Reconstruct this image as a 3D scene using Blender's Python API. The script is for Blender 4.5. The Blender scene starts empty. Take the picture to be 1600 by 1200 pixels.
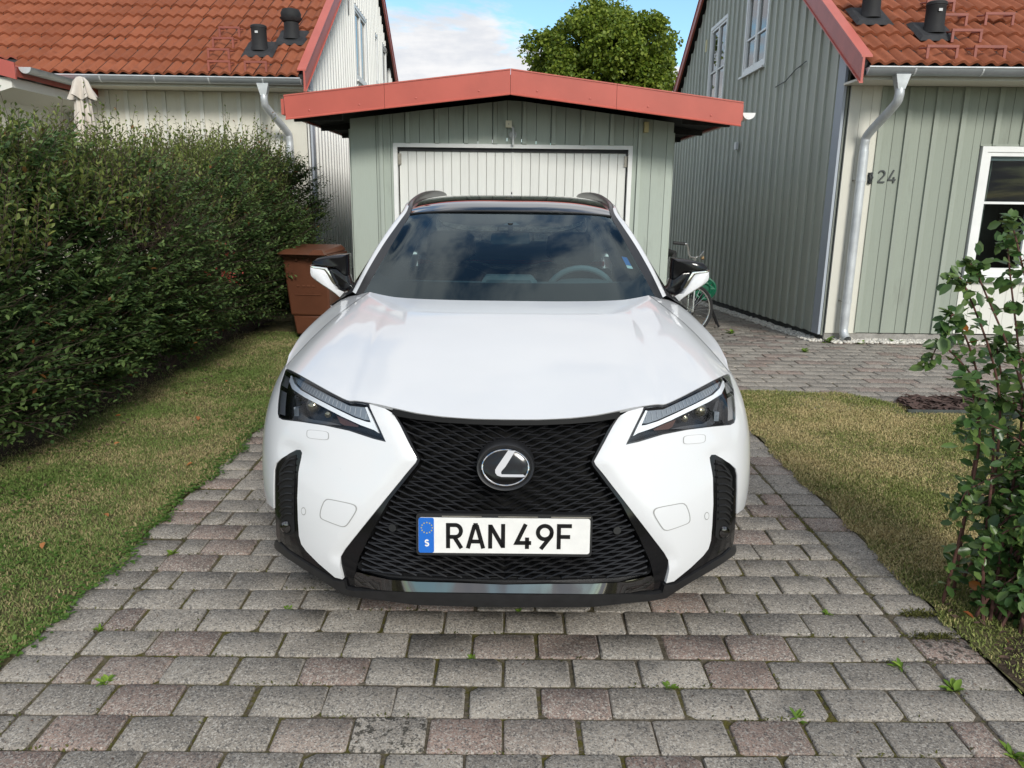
import bpy, bmesh, math, random
import numpy as np
from mathutils import Vector, Matrix
from mathutils.geometry import delaunay_2d_cdt
R = math.radians
random.seed(7)
rng = np.random.default_rng(11)
scene = bpy.context.scene
COL = scene.collection

# ---------------------------------------------------------------- camera
cam_data = bpy.data.cameras.new('camera')
cam_data.sensor_width = 36.0
cam_data.lens = 27.0
cam_data.clip_start = 0.05
cam_data.clip_end = 3000.0
cam = bpy.data.objects.new('camera', cam_data)
COL.objects.link(cam)
cam.matrix_world = (Matrix.Translation((0, 0, 1.48)) @ Matrix.Rotation(-0.0069, 4, 'Z')
                    @ Matrix.Rotation(R(90 - 13.8), 4, 'X') @ Matrix.Rotation(0.012, 4, 'Z'))
scene.camera = cam

# ---------------------------------------------------------------- sky, sun, exposure
SUN_EL, SUN_AZ = 30.0, 162.0        # azimuth measured clockwise from +Y (the way the camera looks)
world = bpy.data.worlds.new('World')
scene.world = world
world.use_nodes = True
wn, wl = world.node_tree.nodes, world.node_tree.links
wn.clear()
w_out = wn.new('ShaderNodeOutputWorld')
w_bg = wn.new('ShaderNodeBackground')
w_bg.inputs['Strength'].default_value = 0.095
w_sky = wn.new('ShaderNodeTexSky')
w_sky.sky_type = 'NISHITA'
w_sky.sun_disc = False
w_sky.sun_elevation = R(SUN_EL)
w_sky.sun_rotation = R(SUN_AZ)
w_sky.air_density = 1.0
w_sky.dust_density = 0.6
w_sky.ozone_density = 1.5
# broken cloud deck: noise laid out on a flat layer overhead (direction / height), so that clouds shrink towards the horizon
w_tc = wn.new('ShaderNodeTexCoord')
w_sep = wn.new('ShaderNodeSeparateXYZ')
wl.new(w_tc.outputs['Generated'], w_sep.inputs[0])
def wmath(op, a, b=None, c=None):
    n = wn.new('ShaderNodeMath'); n.operation = op
    for i, v in enumerate((a, b, c)):
        if v is None: continue
        if isinstance(v, (int, float)): n.inputs[i].default_value = v
        else: wl.new(v, n.inputs[i])
    return n.outputs[0]
w_h = wmath('ADD', wmath('MAXIMUM', w_sep.outputs['Z'], 0.0), 0.16)
w_cx = wmath('DIVIDE', w_sep.outputs['X'], w_h)
w_cy = wmath('DIVIDE', w_sep.outputs['Y'], w_h)
w_comb = wn.new('ShaderNodeCombineXYZ')
wl.new(w_cx, w_comb.inputs[0]); wl.new(w_cy, w_comb.inputs[1])
w_off = wn.new('ShaderNodeVectorMath'); w_off.operation = 'ADD'
wl.new(w_comb.outputs[0], w_off.inputs[0]); w_off.inputs[1].default_value = (3.1, 7.4, 0.0)
def wnoise(scale, detail, rough, dist=0.0):
    n = wn.new('ShaderNodeTexNoise'); n.noise_dimensions = '2D'
    n.inputs['Scale'].default_value = scale; n.inputs['Detail'].default_value = detail
    n.inputs['Roughness'].default_value = rough; n.inputs['Distortion'].default_value = dist
    wl.new(w_off.outputs[0], n.inputs['Vector'])
    return n.outputs['Fac']
w_n1 = wnoise(0.95, 8.0, 0.60, 0.25)
w_n2 = wnoise(2.6, 6.0, 0.6)
def wramp(x, p0, p1, v0=0.0, v1=1.0):
    n = wn.new('ShaderNodeMapRange'); n.interpolation_type = 'SMOOTHSTEP'
    wl.new(x, n.inputs['Value'])
    for k, v in (('From Min', p0), ('From Max', p1), ('To Min', v0), ('To Max', v1)): n.inputs[k].default_value = v
    return n.outputs['Result']
w_cover = wramp(w_n1, 0.40, 0.53, 0.02, 1.0)
w_shade = wramp(w_n2, 0.35, 0.68, 0.0, 1.0)
w_cc = wn.new('ShaderNodeMix'); w_cc.data_type = 'RGBA'
w_cc.inputs['A'].default_value = (8.6, 8.9, 9.5, 1); w_cc.inputs['B'].default_value = (10.8, 10.8, 10.9, 1)
wl.new(w_shade, w_cc.inputs['Factor'])
w_mix = wn.new('ShaderNodeMix'); w_mix.data_type = 'RGBA'
wl.new(w_cover, w_mix.inputs['Factor'])
w_lift = wn.new('ShaderNodeMix'); w_lift.data_type = 'RGBA'; w_lift.blend_type = 'MULTIPLY'
w_lift.inputs['Factor'].default_value = 1.0; w_lift.inputs['B'].default_value = (1.55, 1.95, 2.0, 1)
wl.new(w_sky.outputs['Color'], w_lift.inputs['A'])
wl.new(w_lift.outputs['Result'], w_mix.inputs['A']); wl.new(w_cc.outputs['Result'], w_mix.inputs['B'])
wl.new(w_mix.outputs['Result'], w_bg.inputs['Color'])
wl.new(w_bg.outputs[0], w_out.inputs['Surface'])

sun_d = bpy.data.lights.new('sun', 'SUN')
sun_d.energy = 3.0
sun_d.angle = R(14)
sun_d.color = (1.0, 0.96, 0.89)
sun = bpy.data.objects.new('sun', sun_d)
COL.objects.link(sun)
_az, _el = R(SUN_AZ), R(SUN_EL)
_to_sun = Vector((math.sin(_az) * math.cos(_el), math.cos(_az) * math.cos(_el), math.sin(_el)))
sun.rotation_euler = _to_sun.to_track_quat('Z', 'Y').to_euler()
sun.location = _to_sun * 30

vs = scene.view_settings
vs.view_transform = 'Standard'; vs.look = 'None'; vs.gamma = 1.0; vs.use_curve_mapping = False
vs.exposure = -0.07
try:
    scene.cycles.max_bounces = 10; scene.cycles.transparent_max_bounces = 16
    scene.cycles.diffuse_bounces = 6; scene.cycles.glossy_bounces = 4
    scene.cycles.use_denoising = True
except Exception:
    pass

# ================================================================ helpers
def srgb(h):
    """hex colour as seen -> linear rgb"""
    c = [int(h[i:i + 2], 16) / 255 for i in (0, 2, 4)]
    return tuple(x / 12.92 if x <= .04045 else ((x + .055) / 1.055) ** 2.4 for x in c)

class NT:
    """small wrapper to write node trees tersely"""
    def __init__(s, tree): s.t = tree; s.n = tree.nodes; s.l = tree.links
    def add(s, kind, **kw):
        n = s.n.new(kind)
        for k, v in kw.items(): setattr(n, k, v)
        return n
    def put(s, sock, v):
        if v is None: return
        if isinstance(v, bpy.types.NodeSocket): s.l.new(v, sock)
        elif isinstance(v, (tuple, list)) and sock.type == 'RGBA' and len(v) == 3: sock.default_value = (*v, 1)
        else: sock.default_value = v
    def math(s, op, a, b=None, c=None, clamp=False):
        n = s.add('ShaderNodeMath', operation=op); n.use_clamp = clamp
        for i, v in enumerate((a, b, c)):
            if v is not None: s.put(n.inputs[i], v)
        return n.outputs[0]
    def noise(s, scale, detail=3.0, rough=.55, vec=None, dist=0.0, out='Fac'):
        n = s.add('ShaderNodeTexNoise'); s.put(n.inputs['Scale'], scale); s.put(n.inputs['Detail'], detail)
        s.put(n.inputs['Roughness'], rough); s.put(n.inputs['Distortion'], dist)
        if vec is not None: s.l.new(vec, n.inputs['Vector'])
        return n.outputs[out]
    def voronoi(s, scale, vec=None, feature='F1', out='Distance', rnd=1.0):
        n = s.add('ShaderNodeTexVoronoi', feature=feature); s.put(n.inputs['Scale'], scale); s.put(n.inputs['Randomness'], rnd)
        if vec is not None: s.l.new(vec, n.inputs['Vector'])
        return n.outputs[out]
    def ramp(s, x, a, b, lo=0.0, hi=1.0, smooth=True):
        n = s.add('ShaderNodeMapRange'); n.interpolation_type = 'SMOOTHSTEP' if smooth else 'LINEAR'
        s.put(n.inputs['Value'], x)
        for k, v in (('From Min', a), ('From Max', b), ('To Min', lo), ('To Max', hi)): s.put(n.inputs[k], v)
        return n.outputs['Result']
    def mix(s, f, a, b, mode='MIX'):
        n = s.add('ShaderNodeMix', data_type='RGBA', blend_type=mode)
        s.put(n.inputs['Factor'], f); s.put(n.inputs['A'], a); s.put(n.inputs['B'], b)
        return n.outputs['Result']
    def pos(s): return s.add('ShaderNodeNewGeometry').outputs['Position']
    def objc(s): return s.add('ShaderNodeTexCoord').outputs['Object']
    def scaled(s, vec, sc):
        n = s.add('ShaderNodeMapping'); s.l.new(vec, n.inputs['Vector']); n.inputs['Scale'].default_value = sc
        return n.outputs[0]
    def rnd(s):
        """a random number that differs between objects and between islands of one mesh"""
        a = s.add('ShaderNodeObjectInfo').outputs['Random']; b = s.add('ShaderNodeNewGeometry').outputs['Random Per Island']
        return s.math('FRACT', s.math('ADD', a, b))
    def bump(s, h, strength, dist):
        n = s.add('ShaderNodeBump'); s.put(n.inputs['Strength'], strength); s.put(n.inputs['Distance'], dist); s.l.new(h, n.inputs['Height'])
        return n.outputs[0]

MATS = {}
def new_mat(name):
    m = bpy.data.materials.new(name); m.use_nodes = True
    t = NT(m.node_tree)
    b = m.node_tree.nodes['Principled BSDF']
    MATS[name] = m
    return m, t, b

def simple(name, col, rough=.5, metal=0.0, coat=0.0, var=0.0, scale=6.0, bump=0.0, bscale=60.0, spec=None, stretch=None, hue=None):
    """principled colour with procedural variation and fine relief"""
    m, t, b = new_mat(name)
    p = t.pos()
    if stretch: p = t.scaled(p, stretch)
    c = col
    if var:
        n1 = t.noise(scale, 5, .6, p)
        lo = tuple(x * (1 - var) for x in col); hi = hue or tuple(min(1, x * (1 + var)) for x in col)
        c = t.mix(t.ramp(n1, .3, .7), lo, hi)
    t.put(b.inputs['Base Color'], c if not isinstance(c, tuple) else (*c, 1))
    t.put(b.inputs['Roughness'], rough); t.put(b.inputs['Metallic'], metal); t.put(b.inputs['Coat Weight'], coat)
    t.put(b.inputs['Coat Roughness'], .03)
    if spec is not None: t.put(b.inputs['Specular IOR Level'], spec)
    if bump:
        t.l.new(t.bump(t.noise(bscale, 4, .6, p), bump, .01), b.inputs['Normal'])
    return m

def set_props(o, label=None, category=None, group=None, kind=None):
    if label: o['label'] = label
    if category: o['category'] = category
    if group: o['group'] = group
    if kind: o['kind'] = kind
    return o

def link(name, data, parent=None, loc=(0, 0, 0), rot=(0, 0, 0), scale=(1, 1, 1)):
    o = bpy.data.objects.new(name, data)
    COL.objects.link(o)
    o.parent = parent
    o.location = loc; o.rotation_euler = rot; o.scale = scale
    return o

def thing(name, label, category, loc=(0, 0, 0), rotz=0.0, group=None):
    o = link(name, None, None, loc, (0, 0, rotz))
    o.empty_display_size = .1
    return set_props(o, label, category, group)

def mesh_data(name, V, F, mat=None, smooth=False, sharp=None):
    me = bpy.data.meshes.new(name)
    me.from_pydata([tuple(v) for v in V], [], [tuple(f) for f in F])
    me.update()
    if mat is not None: me.materials.append(MATS[mat] if isinstance(mat, str) else mat)
    if smooth:
        me.polygons.foreach_set('use_smooth', [True] * len(me.polygons))
        if sharp is not None: me.set_sharp_from_angle(angle=R(sharp))
    return me

def mesh(name, V, F, mat=None, parent=None, smooth=False, sharp=None, **kw):
    return link(name, mesh_data(name, V, F, mat, smooth, sharp), parent, **kw)

def np_mesh(name, V, F, mat, smooth=False):
    """fast mesh from numpy arrays, all faces the same size"""
    V = np.asarray(V, np.float32); F = np.asarray(F, np.int32)
    me = bpy.data.meshes.new(name)
    k = F.shape[1]
    me.vertices.add(len(V)); me.vertices.foreach_set('co', V.ravel())
    me.loops.add(F.size); me.loops.foreach_set('vertex_index', F.ravel())
    me.polygons.add(len(F)); me.polygons.foreach_set('loop_start', np.arange(0, F.size, k, dtype=np.int32))
    me.update(calc_edges=True)
    if smooth: me.polygons.foreach_set('use_smooth', np.ones(len(F), bool))
    me.materials.append(MATS[mat] if isinstance(mat, str) else mat)
    return me

CUBE_V = [(-.5, -.5, -.5), (.5, -.5, -.5), (.5, .5, -.5), (-.5, .5, -.5), (-.5, -.5, .5), (.5, -.5, .5), (.5, .5, .5), (-.5, .5, .5)]
CUBE_F = [(0, 3, 2, 1), (4, 5, 6, 7), (0, 1, 5, 4), (1, 2, 6, 5), (2, 3, 7, 6), (3, 0, 4, 7)]

class MB:
    """collects boxes, tubes, prisms into one mesh"""
    def __init__(s): s.V = []; s.F = []
    def add(s, V, F):
        n = len(s.V); s.V += [tuple(v) for v in V]; s.F += [tuple(i + n for i in f) for f in F]; return s
    def box(s, x0, x1, y0, y1, z0, z1):
        return s.add([(x0, y0, z0), (x1, y0, z0), (x1, y1, z0), (x0, y1, z0), (x0, y0, z1), (x1, y0, z1), (x1, y1, z1), (x0, y1, z1)], CUBE_F)
    def tube(s, pts, r, n=8, caps=True, closed=False):
        pts = [Vector(p) for p in pts]; m = len(pts)
        rs = r if isinstance(r, (list, tuple)) else [r] * m
        V = []; prev = None
        for i, p in enumerate(pts):
            if closed: d = (pts[(i + 1) % m] - pts[i - 1])
            else: d = pts[min(i + 1, m - 1)] - pts[max(i - 1, 0)]
            d.normalize()
            if prev is None:
                up = Vector((0, 0, 1)) if abs(d.z) < .9 else Vector((1, 0, 0))
                a = d.cross(up).normalized()
            else:
                a = (prev - d * prev.dot(d)).normalized()
            prev = a; b = d.cross(a)
            for k in range(n):
                t = 2 * math.pi * k / n
                V.append(p + (a * math.cos(t) + b * math.sin(t)) * rs[i])
        F = []
        for i in range(m if closed else m - 1):
            j = (i + 1) % m
            for k in range(n):
                k2 = (k + 1) % n
                F.append((i * n + k, i * n + k2, j * n + k2, j * n + k))
        if caps and not closed:
            F.append(tuple(range(n))[::-1]); F.append(tuple((m - 1) * n + k for k in range(n)))
        return s.add(V, F)
    def prism(s, poly, d, axis='y', o=0.0):
        """polygon in two coordinates extruded from o to o+d along axis"""
        def at(p, q):
            return {'x': (q, p[0], p[1]), 'y': (p[0], q, p[1]), 'z': (p[0], p[1], q)}[axis]
        n = len(poly)
        V = [at(p, o) for p in poly] + [at(p, o + d) for p in poly]
        F = [tuple(range(n)), tuple(range(2 * n - 1, n - 1, -1))] + [(i, n + i, n + (i + 1) % n, (i + 1) % n) for i in range(n)]
        return s.add(V, F)
    def lathe(s, prof, n=24, axis='z', c=(0, 0, 0)):
        V = []; m = len(prof)
        for (r, h) in prof:
            for k in range(n):
                t = 2 * math.pi * k / n; a, b = r * math.cos(t), r * math.sin(t)
                p = {'z': (a, b, h), 'y': (a, h, b), 'x': (h, a, b)}[axis]
                V.append((p[0] + c[0], p[1] + c[1], p[2] + c[2]))
        F = [(i * n + k, i * n + (k + 1) % n, (i + 1) * n + (k + 1) % n, (i + 1) * n + k) for i in range(m - 1) for k in range(n)]
        F.append(tuple(range(n))[::-1]); F.append(tuple((m - 1) * n + k for k in range(n)))
        return s.add(V, F)
    def build(s, name, mat, parent=None, smooth=False, sharp=35, recalc=True, **kw):
        me = mesh_data(name, s.V, s.F, mat)
        if recalc:
            bm = bmesh.new(); bm.from_mesh(me); bmesh.ops.recalc_face_normals(bm, faces=bm.faces); bm.to_mesh(me); bm.free()
        if smooth:
            me.polygons.foreach_set('use_smooth', [True] * len(me.polygons)); me.set_sharp_from_angle(angle=R(sharp))
        return link(name, me, parent, **kw)

_CUBES = {}
def box(name, mat, parent, x0, x1, y0, y1, z0, z1, **kw):
    """a box piece; boxes of one material share one unit cube"""
    if mat not in _CUBES: _CUBES[mat] = mesh_data('block', CUBE_V, CUBE_F, mat)
    return link(name, _CUBES[mat], parent, loc=((x0 + x1) / 2, (y0 + y1) / 2, (z0 + z1) / 2), scale=(x1 - x0, y1 - y0, z1 - z0), **kw)

def bez(pts, n=8):
    """Catmull-Rom polyline through points"""
    P = [Vector(p) for p in pts]; out = []
    for i in range(len(P) - 1):
        a = P[i - 1] if i else 2 * P[0] - P[1]; b = P[i]; c = P[i + 1]; d = P[i + 2] if i + 2 < len(P) else 2 * P[-1] - P[-2]
        for k in range(n):
            t = k / n
            out.append(b + (c - a) * (.5 * t) + (2 * a - 5 * b + 4 * c - d) * (.5 * t * t) + (3 * b - a - 3 * c + d) * (.5 * t ** 3))
    out.append(P[-1]); return out

def stroke(polyline, w):
    """flat ribbon of width w along a 2D polyline (mitred) -> list of 2D quads"""
    P = [Vector(p) for p in polyline]; n = len(P); closed = (P[0] - P[-1]).length < 1e-6
    L = []; Rr = []
    for i in range(n):
        if closed: a = P[i - 1] if i else P[-2]; b = P[(i + 1)] if i < n - 1 else P[1]
        else: a = P[max(i - 1, 0)]; b = P[min(i + 1, n - 1)]
        d1 = (P[i] - a); d2 = (b - P[i])
        if d1.length < 1e-9: d1 = d2
        if d2.length < 1e-9: d2 = d1
        d1.normalize(); d2.normalize()
        t = d1 + d2
        if t.length < 1e-6: t = d1
        t.normalize(); nrm = Vector((-t.y, t.x)); k = 1 / max(.45, nrm.dot(Vector((-d1.y, d1.x))))
        L.append(P[i] + nrm * (w / 2 * k)); Rr.append(P[i] - nrm * (w / 2 * k))
    return [(L[i], Rr[i], Rr[i + 1], L[i + 1]) for i in range(n - 1)]

def glyph_strokes(ch):
    """polylines of a sign letter in a box 0..w by 0..1; returns (strokes, width)"""
    def arc(cx, cy, rx, ry, a0, a1, n=14):
        return [(cx + rx * math.cos(R(a0 + (a1 - a0) * i / n)), cy + ry * math.sin(R(a0 + (a1 - a0) * i / n))) for i in range(n + 1)]
    G = {
        'R': ([[(.06, 0), (.06, .94), (.30, .94)] + arc(.34, .70, .22, .24, 90, -90) + [(.06, .46)], [(.30, .46), (.58, 0)]], .62),
        'A': ([[(.03, 0), (.29, .94)], [(.37, .94), (.63, 0)], [(.245, .945), (.415, .945)], [(.14, .28), (.52, .28)]], .66),
        'N': ([[(.06, 0), (.06, .97)], [(.06, .94), (.56, .06)], [(.56, .03), (.56, 1)]], .62),
        '4': ([[(.40, 1), (.05, .24), (.62, .24)], [(.46, .46), (.46, 0)]], .64),
        '9': ([arc(.33, .67, .27, .27, 0, 360, 24), [(.60, .67), (.57, .52), (.18, 0)]], .64),
        'F': ([[(.06, 0), (.06, .94), (.56, .94)], [(.06, .50), (.50, .50)]], .58),
        'S': ([arc(.30, .72, .22, .22, 20, 270, 12)[:-1] + arc(.30, .27, .24, .23, 90, -160, 12)], .58),
        '2': ([arc(.30, .70, .24, .24, 165, -35, 12) + [(.06, .06), (.58, .06)]], .62),
    }
    return G[ch]

def letters(mb, text, x, y, z, h, w, thick, gap, advance=None, y_out=-1):
    """adds raised flat letters standing in the x-z plane, facing -y; returns end x"""
    for ch in text:
        if ch == ' ': x += h * (advance or .38); continue
        st, gw = glyph_strokes(ch)
        for pl in st:
            for q in stroke([(p[0] * h, p[1] * h) for p in pl], w):
                V = [(x + p.x, y, z + p.y) for p in q] + [(x + p.x, y - thick, z + p.y) for p in q]
                mb.add(V, CUBE_F)
        x += gw * h + gap
    return x

def ground_h(x, y):
    """height of the yard: level, but the passage beside the green house falls away to the back"""
    s = min(1, max(0, (x - 1.3) / .8)); s = s * s * (3 - 2 * s)
    d = min(7.0, max(0.0, y - 7.9))
    return -0.056 * d * s

# ================================================================ materials of the setting
def m_paver():
    m, t, b = new_mat('paver_concrete'); p = t.pos(); r = t.rnd()
    r2 = t.math('FRACT', t.math('MULTIPLY', r, 7.31))
    tone = t.mix(t.ramp(r2, 0, 1), (.312, .272, .226), (.380, .336, .282))
    pink = t.mix(t.ramp(r2, 0, 1), (.300, .210, .172), (.36, .250, .202))
    base = t.mix(t.ramp(r, .74, .80), tone, pink)
    wear = t.ramp(t.noise(1.3, 5, .65, p), .38, .66)
    base = t.mix(t.math('MULTIPLY', wear, .30), base, (.135, .122, .105))
    blotch = t.ramp(t.noise(9, 4, .6, p), .32, .72)
    base = t.mix(t.math('MULTIPLY', blotch, .35), base, (.12, .112, .10))
    cell = t.add('ShaderNodeSeparateColor'); t.l.new(t.voronoi(190, p, out='Color'), cell.inputs[0])
    cell2 = t.add('ShaderNodeSeparateColor'); t.l.new(t.voronoi(420, p, out='Color'), cell2.inputs[0])
    base = t.mix(t.ramp(cell.outputs[0], .62, .90, 0, .70), base, (.062, .060, .060))
    base = t.mix(t.ramp(cell.outputs[1], .74, .92, 0, .65), base, (.52, .48, .42))
    base = t.mix(t.ramp(cell2.outputs[0], .60, .95, 0, .45), base, (.09, .085, .08))
    base = t.mix(t.ramp(cell2.outputs[1], .65, .95, 0, .45), base, (.46, .44, .40))
    # damp moss creeping in from some joints
    ms = t.math('MULTIPLY', t.ramp(t.noise(1.1, 3, .6, p), .60, .72), t.ramp(t.noise(16, 4, .65, p), .50, .66))
    base = t.mix(t.math('MULTIPLY', ms, .55), base, (.075, .075, .03))
    lich = t.math('MULTIPLY', t.math('GREATER_THAN', r2, .982), t.ramp(t.noise(38, 4, .7, p), .50, .60))
    base = t.mix(t.math('MULTIPLY', lich, .85), base, (.030, .028, .022))
    t.put(b.inputs['Base Color'], base); t.put(b.inputs['Roughness'], .92); t.put(b.inputs['Specular IOR Level'], .25)
    h = t.math('ADD', t.math('MULTIPLY', t.noise(230, 3, .6, p), .6), t.noise(34, 3, .6, p))
    t.l.new(t.bump(h, .7, .006), b.inputs['Normal'])
m_paver()

def m_joint():
    m, t, b = new_mat('joint_sand'); p = t.pos()
    c = t.mix(t.ramp(t.noise(60, 4, .7, p), .35, .7), (.095, .080, .058), (.205, .175, .135))
    moss = t.math('MULTIPLY', t.ramp(t.noise(1.6, 4, .6, p), .42, .56), t.ramp(t.noise(45, 4, .7, p), .38, .58))
    c = t.mix(moss, c, t.mix(t.noise(90, 2, .5, p), (.070, .062, .016), (.15, .135, .036)))
    t.put(b.inputs['Base Color'], c); t.put(b.inputs['Roughness'], 1.0); t.put(b.inputs['Specular IOR Level'], .1)
    t.l.new(t.bump(t.noise(150, 4, .7, p), .9, .01), b.inputs['Normal'])
m_joint()

def m_soil(name, a, c, scale=30):
    m, t, b = new_mat(name); p = t.pos()
    col = t.mix(t.ramp(t.noise(scale, 6, .7, p), .3, .7), a, c)
    col = t.mix(t.ramp(t.voronoi(scale * 3, p), .0, .35, .6, 0), col, tuple(x * .5 for x in a))
    t.put(b.inputs['Base Color'], col); t.put(b.inputs['Roughness'], 1.0); t.put(b.inputs['Specular IOR Level'], .1)
    t.l.new(t.bump(t.noise(scale * 3, 5, .7, p), .8, .02), b.inputs['Normal'])
m_soil('yard_soil', (.060, .058, .030), (.115, .095, .055), 12)
m_soil('lawn_soil', (.100, .100, .045), (.20, .170, .090), 18)
m_soil('bed_soil', (.025, .015, .012), (.075, .045, .036), 40)
m_soil('leaf_litter', (.045, .034, .025), (.115, .085, .062), 40)

def m_grass(name, green, straw, bias):
    m, t, b = new_mat(name); p = t.pos(); r = t.rnd()
    patch = t.ramp(t.math('ADD', t.math('MULTIPLY', t.noise(1.5, 5, .62, p), 1.0), t.math('MULTIPLY', r, .28)), bias - .10, bias + .14)
    g = t.mix(t.math('FRACT', t.math('MULTIPLY', r, 5.7)), tuple(x * .75 for x in green), tuple(x * 1.2 for x in green))
    s = t.mix(t.math('FRACT', t.math('MULTIPLY', r, 9.1)), tuple(x * .8 for x in straw), tuple(x * 1.1 for x in straw))
    t.put(b.inputs['Base Color'], t.mix(patch, g, s)); t.put(b.inputs['Roughness'], .7)
    t.put(b.inputs['Specular IOR Level'], .2)
m_grass('grass_left', (.125, .182, .046), (.36, .290, .150), .665)
m_grass('grass_right', (.175, .208, .056), (.50, .400, .200), .61)

def m_leaf(name, dark, light, odd=None, odd_share=0.0, rough=.45, trans=.25):
    m, t, b = new_mat(name); r = t.rnd()
    c = t.mix(t.math('POWER', r, 1.5), dark, light)
    if odd: c = t.mix(t.math('GREATER_THAN', t.math('FRACT', t.math('MULTIPLY', r, 17.3)), 1 - odd_share), c, odd)
    t.put(b.inputs['Base Color'], c); t.put(b.inputs['Roughness'], rough); t.put(b.inputs['Specular IOR Level'], .35)
    tr = t.add('ShaderNodeBsdfTranslucent'); t.l.new(c, tr.inputs['Color'])
    mx = t.add('ShaderNodeMixShader'); mx.inputs[0].default_value = trans
    out = m.node_tree.nodes['Material Output']
    t.l.new(b.outputs[0], mx.inputs[1]); t.l.new(tr.outputs[0], mx.inputs[2]); t.l.new(mx.outputs[0], out.inputs['Surface'])
m_leaf('hedge_leaf', (.048, .096, .030), (.155, .228, .064), (.20, .085, .02), .008, .58, .35)
m_leaf('hedge_shoot_leaf', (.105, .150, .036), (.26, .30, .080), (.22, .12, .04), .02, .5, .35)
m_leaf('red_leaf', (.25, .03, .025), (.42, .09, .06), None, 0, .5, .3)
m_leaf('shrub_leaf', (.045, .100, .028), (.135, .205, .055), (.28, .10, .02), .012, .30, .2)
m_leaf('maple_leaf', (.095, .155, .016), (.28, .34, .045), None, 0, .5, .35)
m_leaf('weed_leaf', (.10, .19, .02), (.24, .36, .05), None, 0, .5, .3)
m_leaf('dry_leaf', (.33, .10, .03), (.52, .24, .09), None, 0, .7, .2)
m_leaf('clover_leaf', (.06, .14, .02), (.12, .22, .04), None, 0, .5, .3)
simple('twig_bark', (.085, .055, .042), .9, var=.35, scale=30)
simple('red_twig', (.11, .048, .036), .8, var=.3, scale=30)
simple('tree_bark', (.10, .085, .07), .95, var=.4, scale=8, bump=.6, bscale=20)

def m_paint_wood(name, col, var=.10, rough=.55, dirt=(.16, .16, .13), amount=.35):
    """painted timber: vertical grain, a slight tone of its own for each board, faint weathering"""
    m, t, b = new_mat(name); p = t.pos(); r = t.rnd()
    g = t.noise(14, 5, .65, t.scaled(p, (9, 9, .45)))
    c = t.mix(r, tuple(x * (1 - var) for x in col), tuple(min(1, x * (1 + var * .6)) for x in col))
    c = t.mix(t.ramp(g, .25, .75, 0, .30), c, tuple(x * .80 for x in col))
    w = t.math('MULTIPLY', t.ramp(t.noise(2.2, 5, .7, t.scaled(p, (2, 2, .35))), .55, .75), amount)
    c = t.mix(w, c, dirt)
    spot = t.ramp(t.noise(55, 3, .6, p), .70, .76)
    c = t.mix(t.math('MULTIPLY', spot, .35), c, tuple(x * .55 for x in col))
    t.put(b.inputs['Base Color'], c); t.put(b.inputs['Roughness'], rough); t.put(b.inputs['Specular IOR Level'], .3)
    t.l.new(t.bump(t.math('ADD', g, t.math('MULTIPLY', t.noise(120, 3, .6, t.scaled(p, (4, 4, .5))), .4)), .35, .004), b.inputs['Normal'])
m_paint_wood('green_paint', (0.3, 0.33, 0.276))
m_paint_wood('green_gable_shade_lift', (0.43, 0.45, 0.39))  # the front's green, lightened in colour to make up for the gable's shade
m_paint_wood('green_batten', (0.328, 0.358, 0.302))
m_paint_wood('gable_batten_shade_lift', (0.49, 0.51, 0.44))  # batten green, likewise lightened for the shaded gable
m_paint_wood('garage_paint', (0.405, 0.452, 0.395))
m_paint_wood('garage_batten', (0.43, 0.478, 0.42))
m_paint_wood('white_paint', (.70, .69, .63), .04, amount=.12, dirt=(.4, .38, .32))
m_paint_wood('cream_paint', (.70, .67, .58), .05, amount=.18, dirt=(.38, .35, .27))
m_paint_wood('gable_white', (.80, .80, .77), .05, amount=.18, dirt=(.38, .38, .34))
m_paint_wood('door_paint', (.71, .715, .68), .035, amount=.18, dirt=(.42, .41, .36))
m_paint_wood('trim_grey', (0.414, 0.448, 0.494), .04, amount=.15)
m_paint_wood('panel_cream', (.66, .64, .56), .04, amount=.2, dirt=(.42, .40, .33))
simple('window_white', (.78, .78, .76), .35, var=.04, scale=5)
simple('red_sheet', (0.45, 0.09, 0.062), .42, var=.07, scale=2.5, bump=.05, bscale=18)
simple('red_sheet_edge', (0.48, 0.11, 0.08), .4, var=.06, scale=3)
simple('red_barge', (0.43, 0.094, 0.072), .42, var=.10, scale=3, bump=.05, bscale=18)
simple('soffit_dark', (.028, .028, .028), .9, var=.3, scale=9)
simple('plinth', (.055, .055, .053), .95, var=.35, scale=14, bump=.4, bscale=60)
simple('plinth_grey', (.30, .285, .26), .95, var=.2, scale=14, bump=.4, bscale=60)
simple('zinc', (.58, .60, .61), .42, metal=.35, var=.12, scale=7)
simple('gutter_grey', (.33, .35, .37), .4, metal=.55, var=.10, scale=5)
simple('vent_black', (.012, .012, .013), .75, var=.3, scale=6)
simple('vent_flashing', (.022, .022, .024), .75, var=.3, scale=10)
simple('dark_void', (.008, .008, .009), .9)
simple('room_dark', (.020, .018, .016), .8, var=.5, scale=3)
simple('curtain', (.42, .43, .37), .9, var=.15, scale=25, stretch=(1, 1, .15))
simple('felt_roof', (.06, .058, .056), .95, var=.3, scale=20)
simple('hinge_metal', (.30, .28, .24), .5, metal=.7, var=.25, scale=20)
simple('cream_plastic', (.70, .66, .50), .45)
simple('yellow_plastic', (.62, .54, .27), .45, var=.08, scale=10)
simple('grey_plastic', (.55, .56, .56), .4)
simple('house_number', (.06, .065, .065), .5, metal=.3)
simple('roof_step', (.26, .068, .045), .5, var=.12, scale=6)

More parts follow.
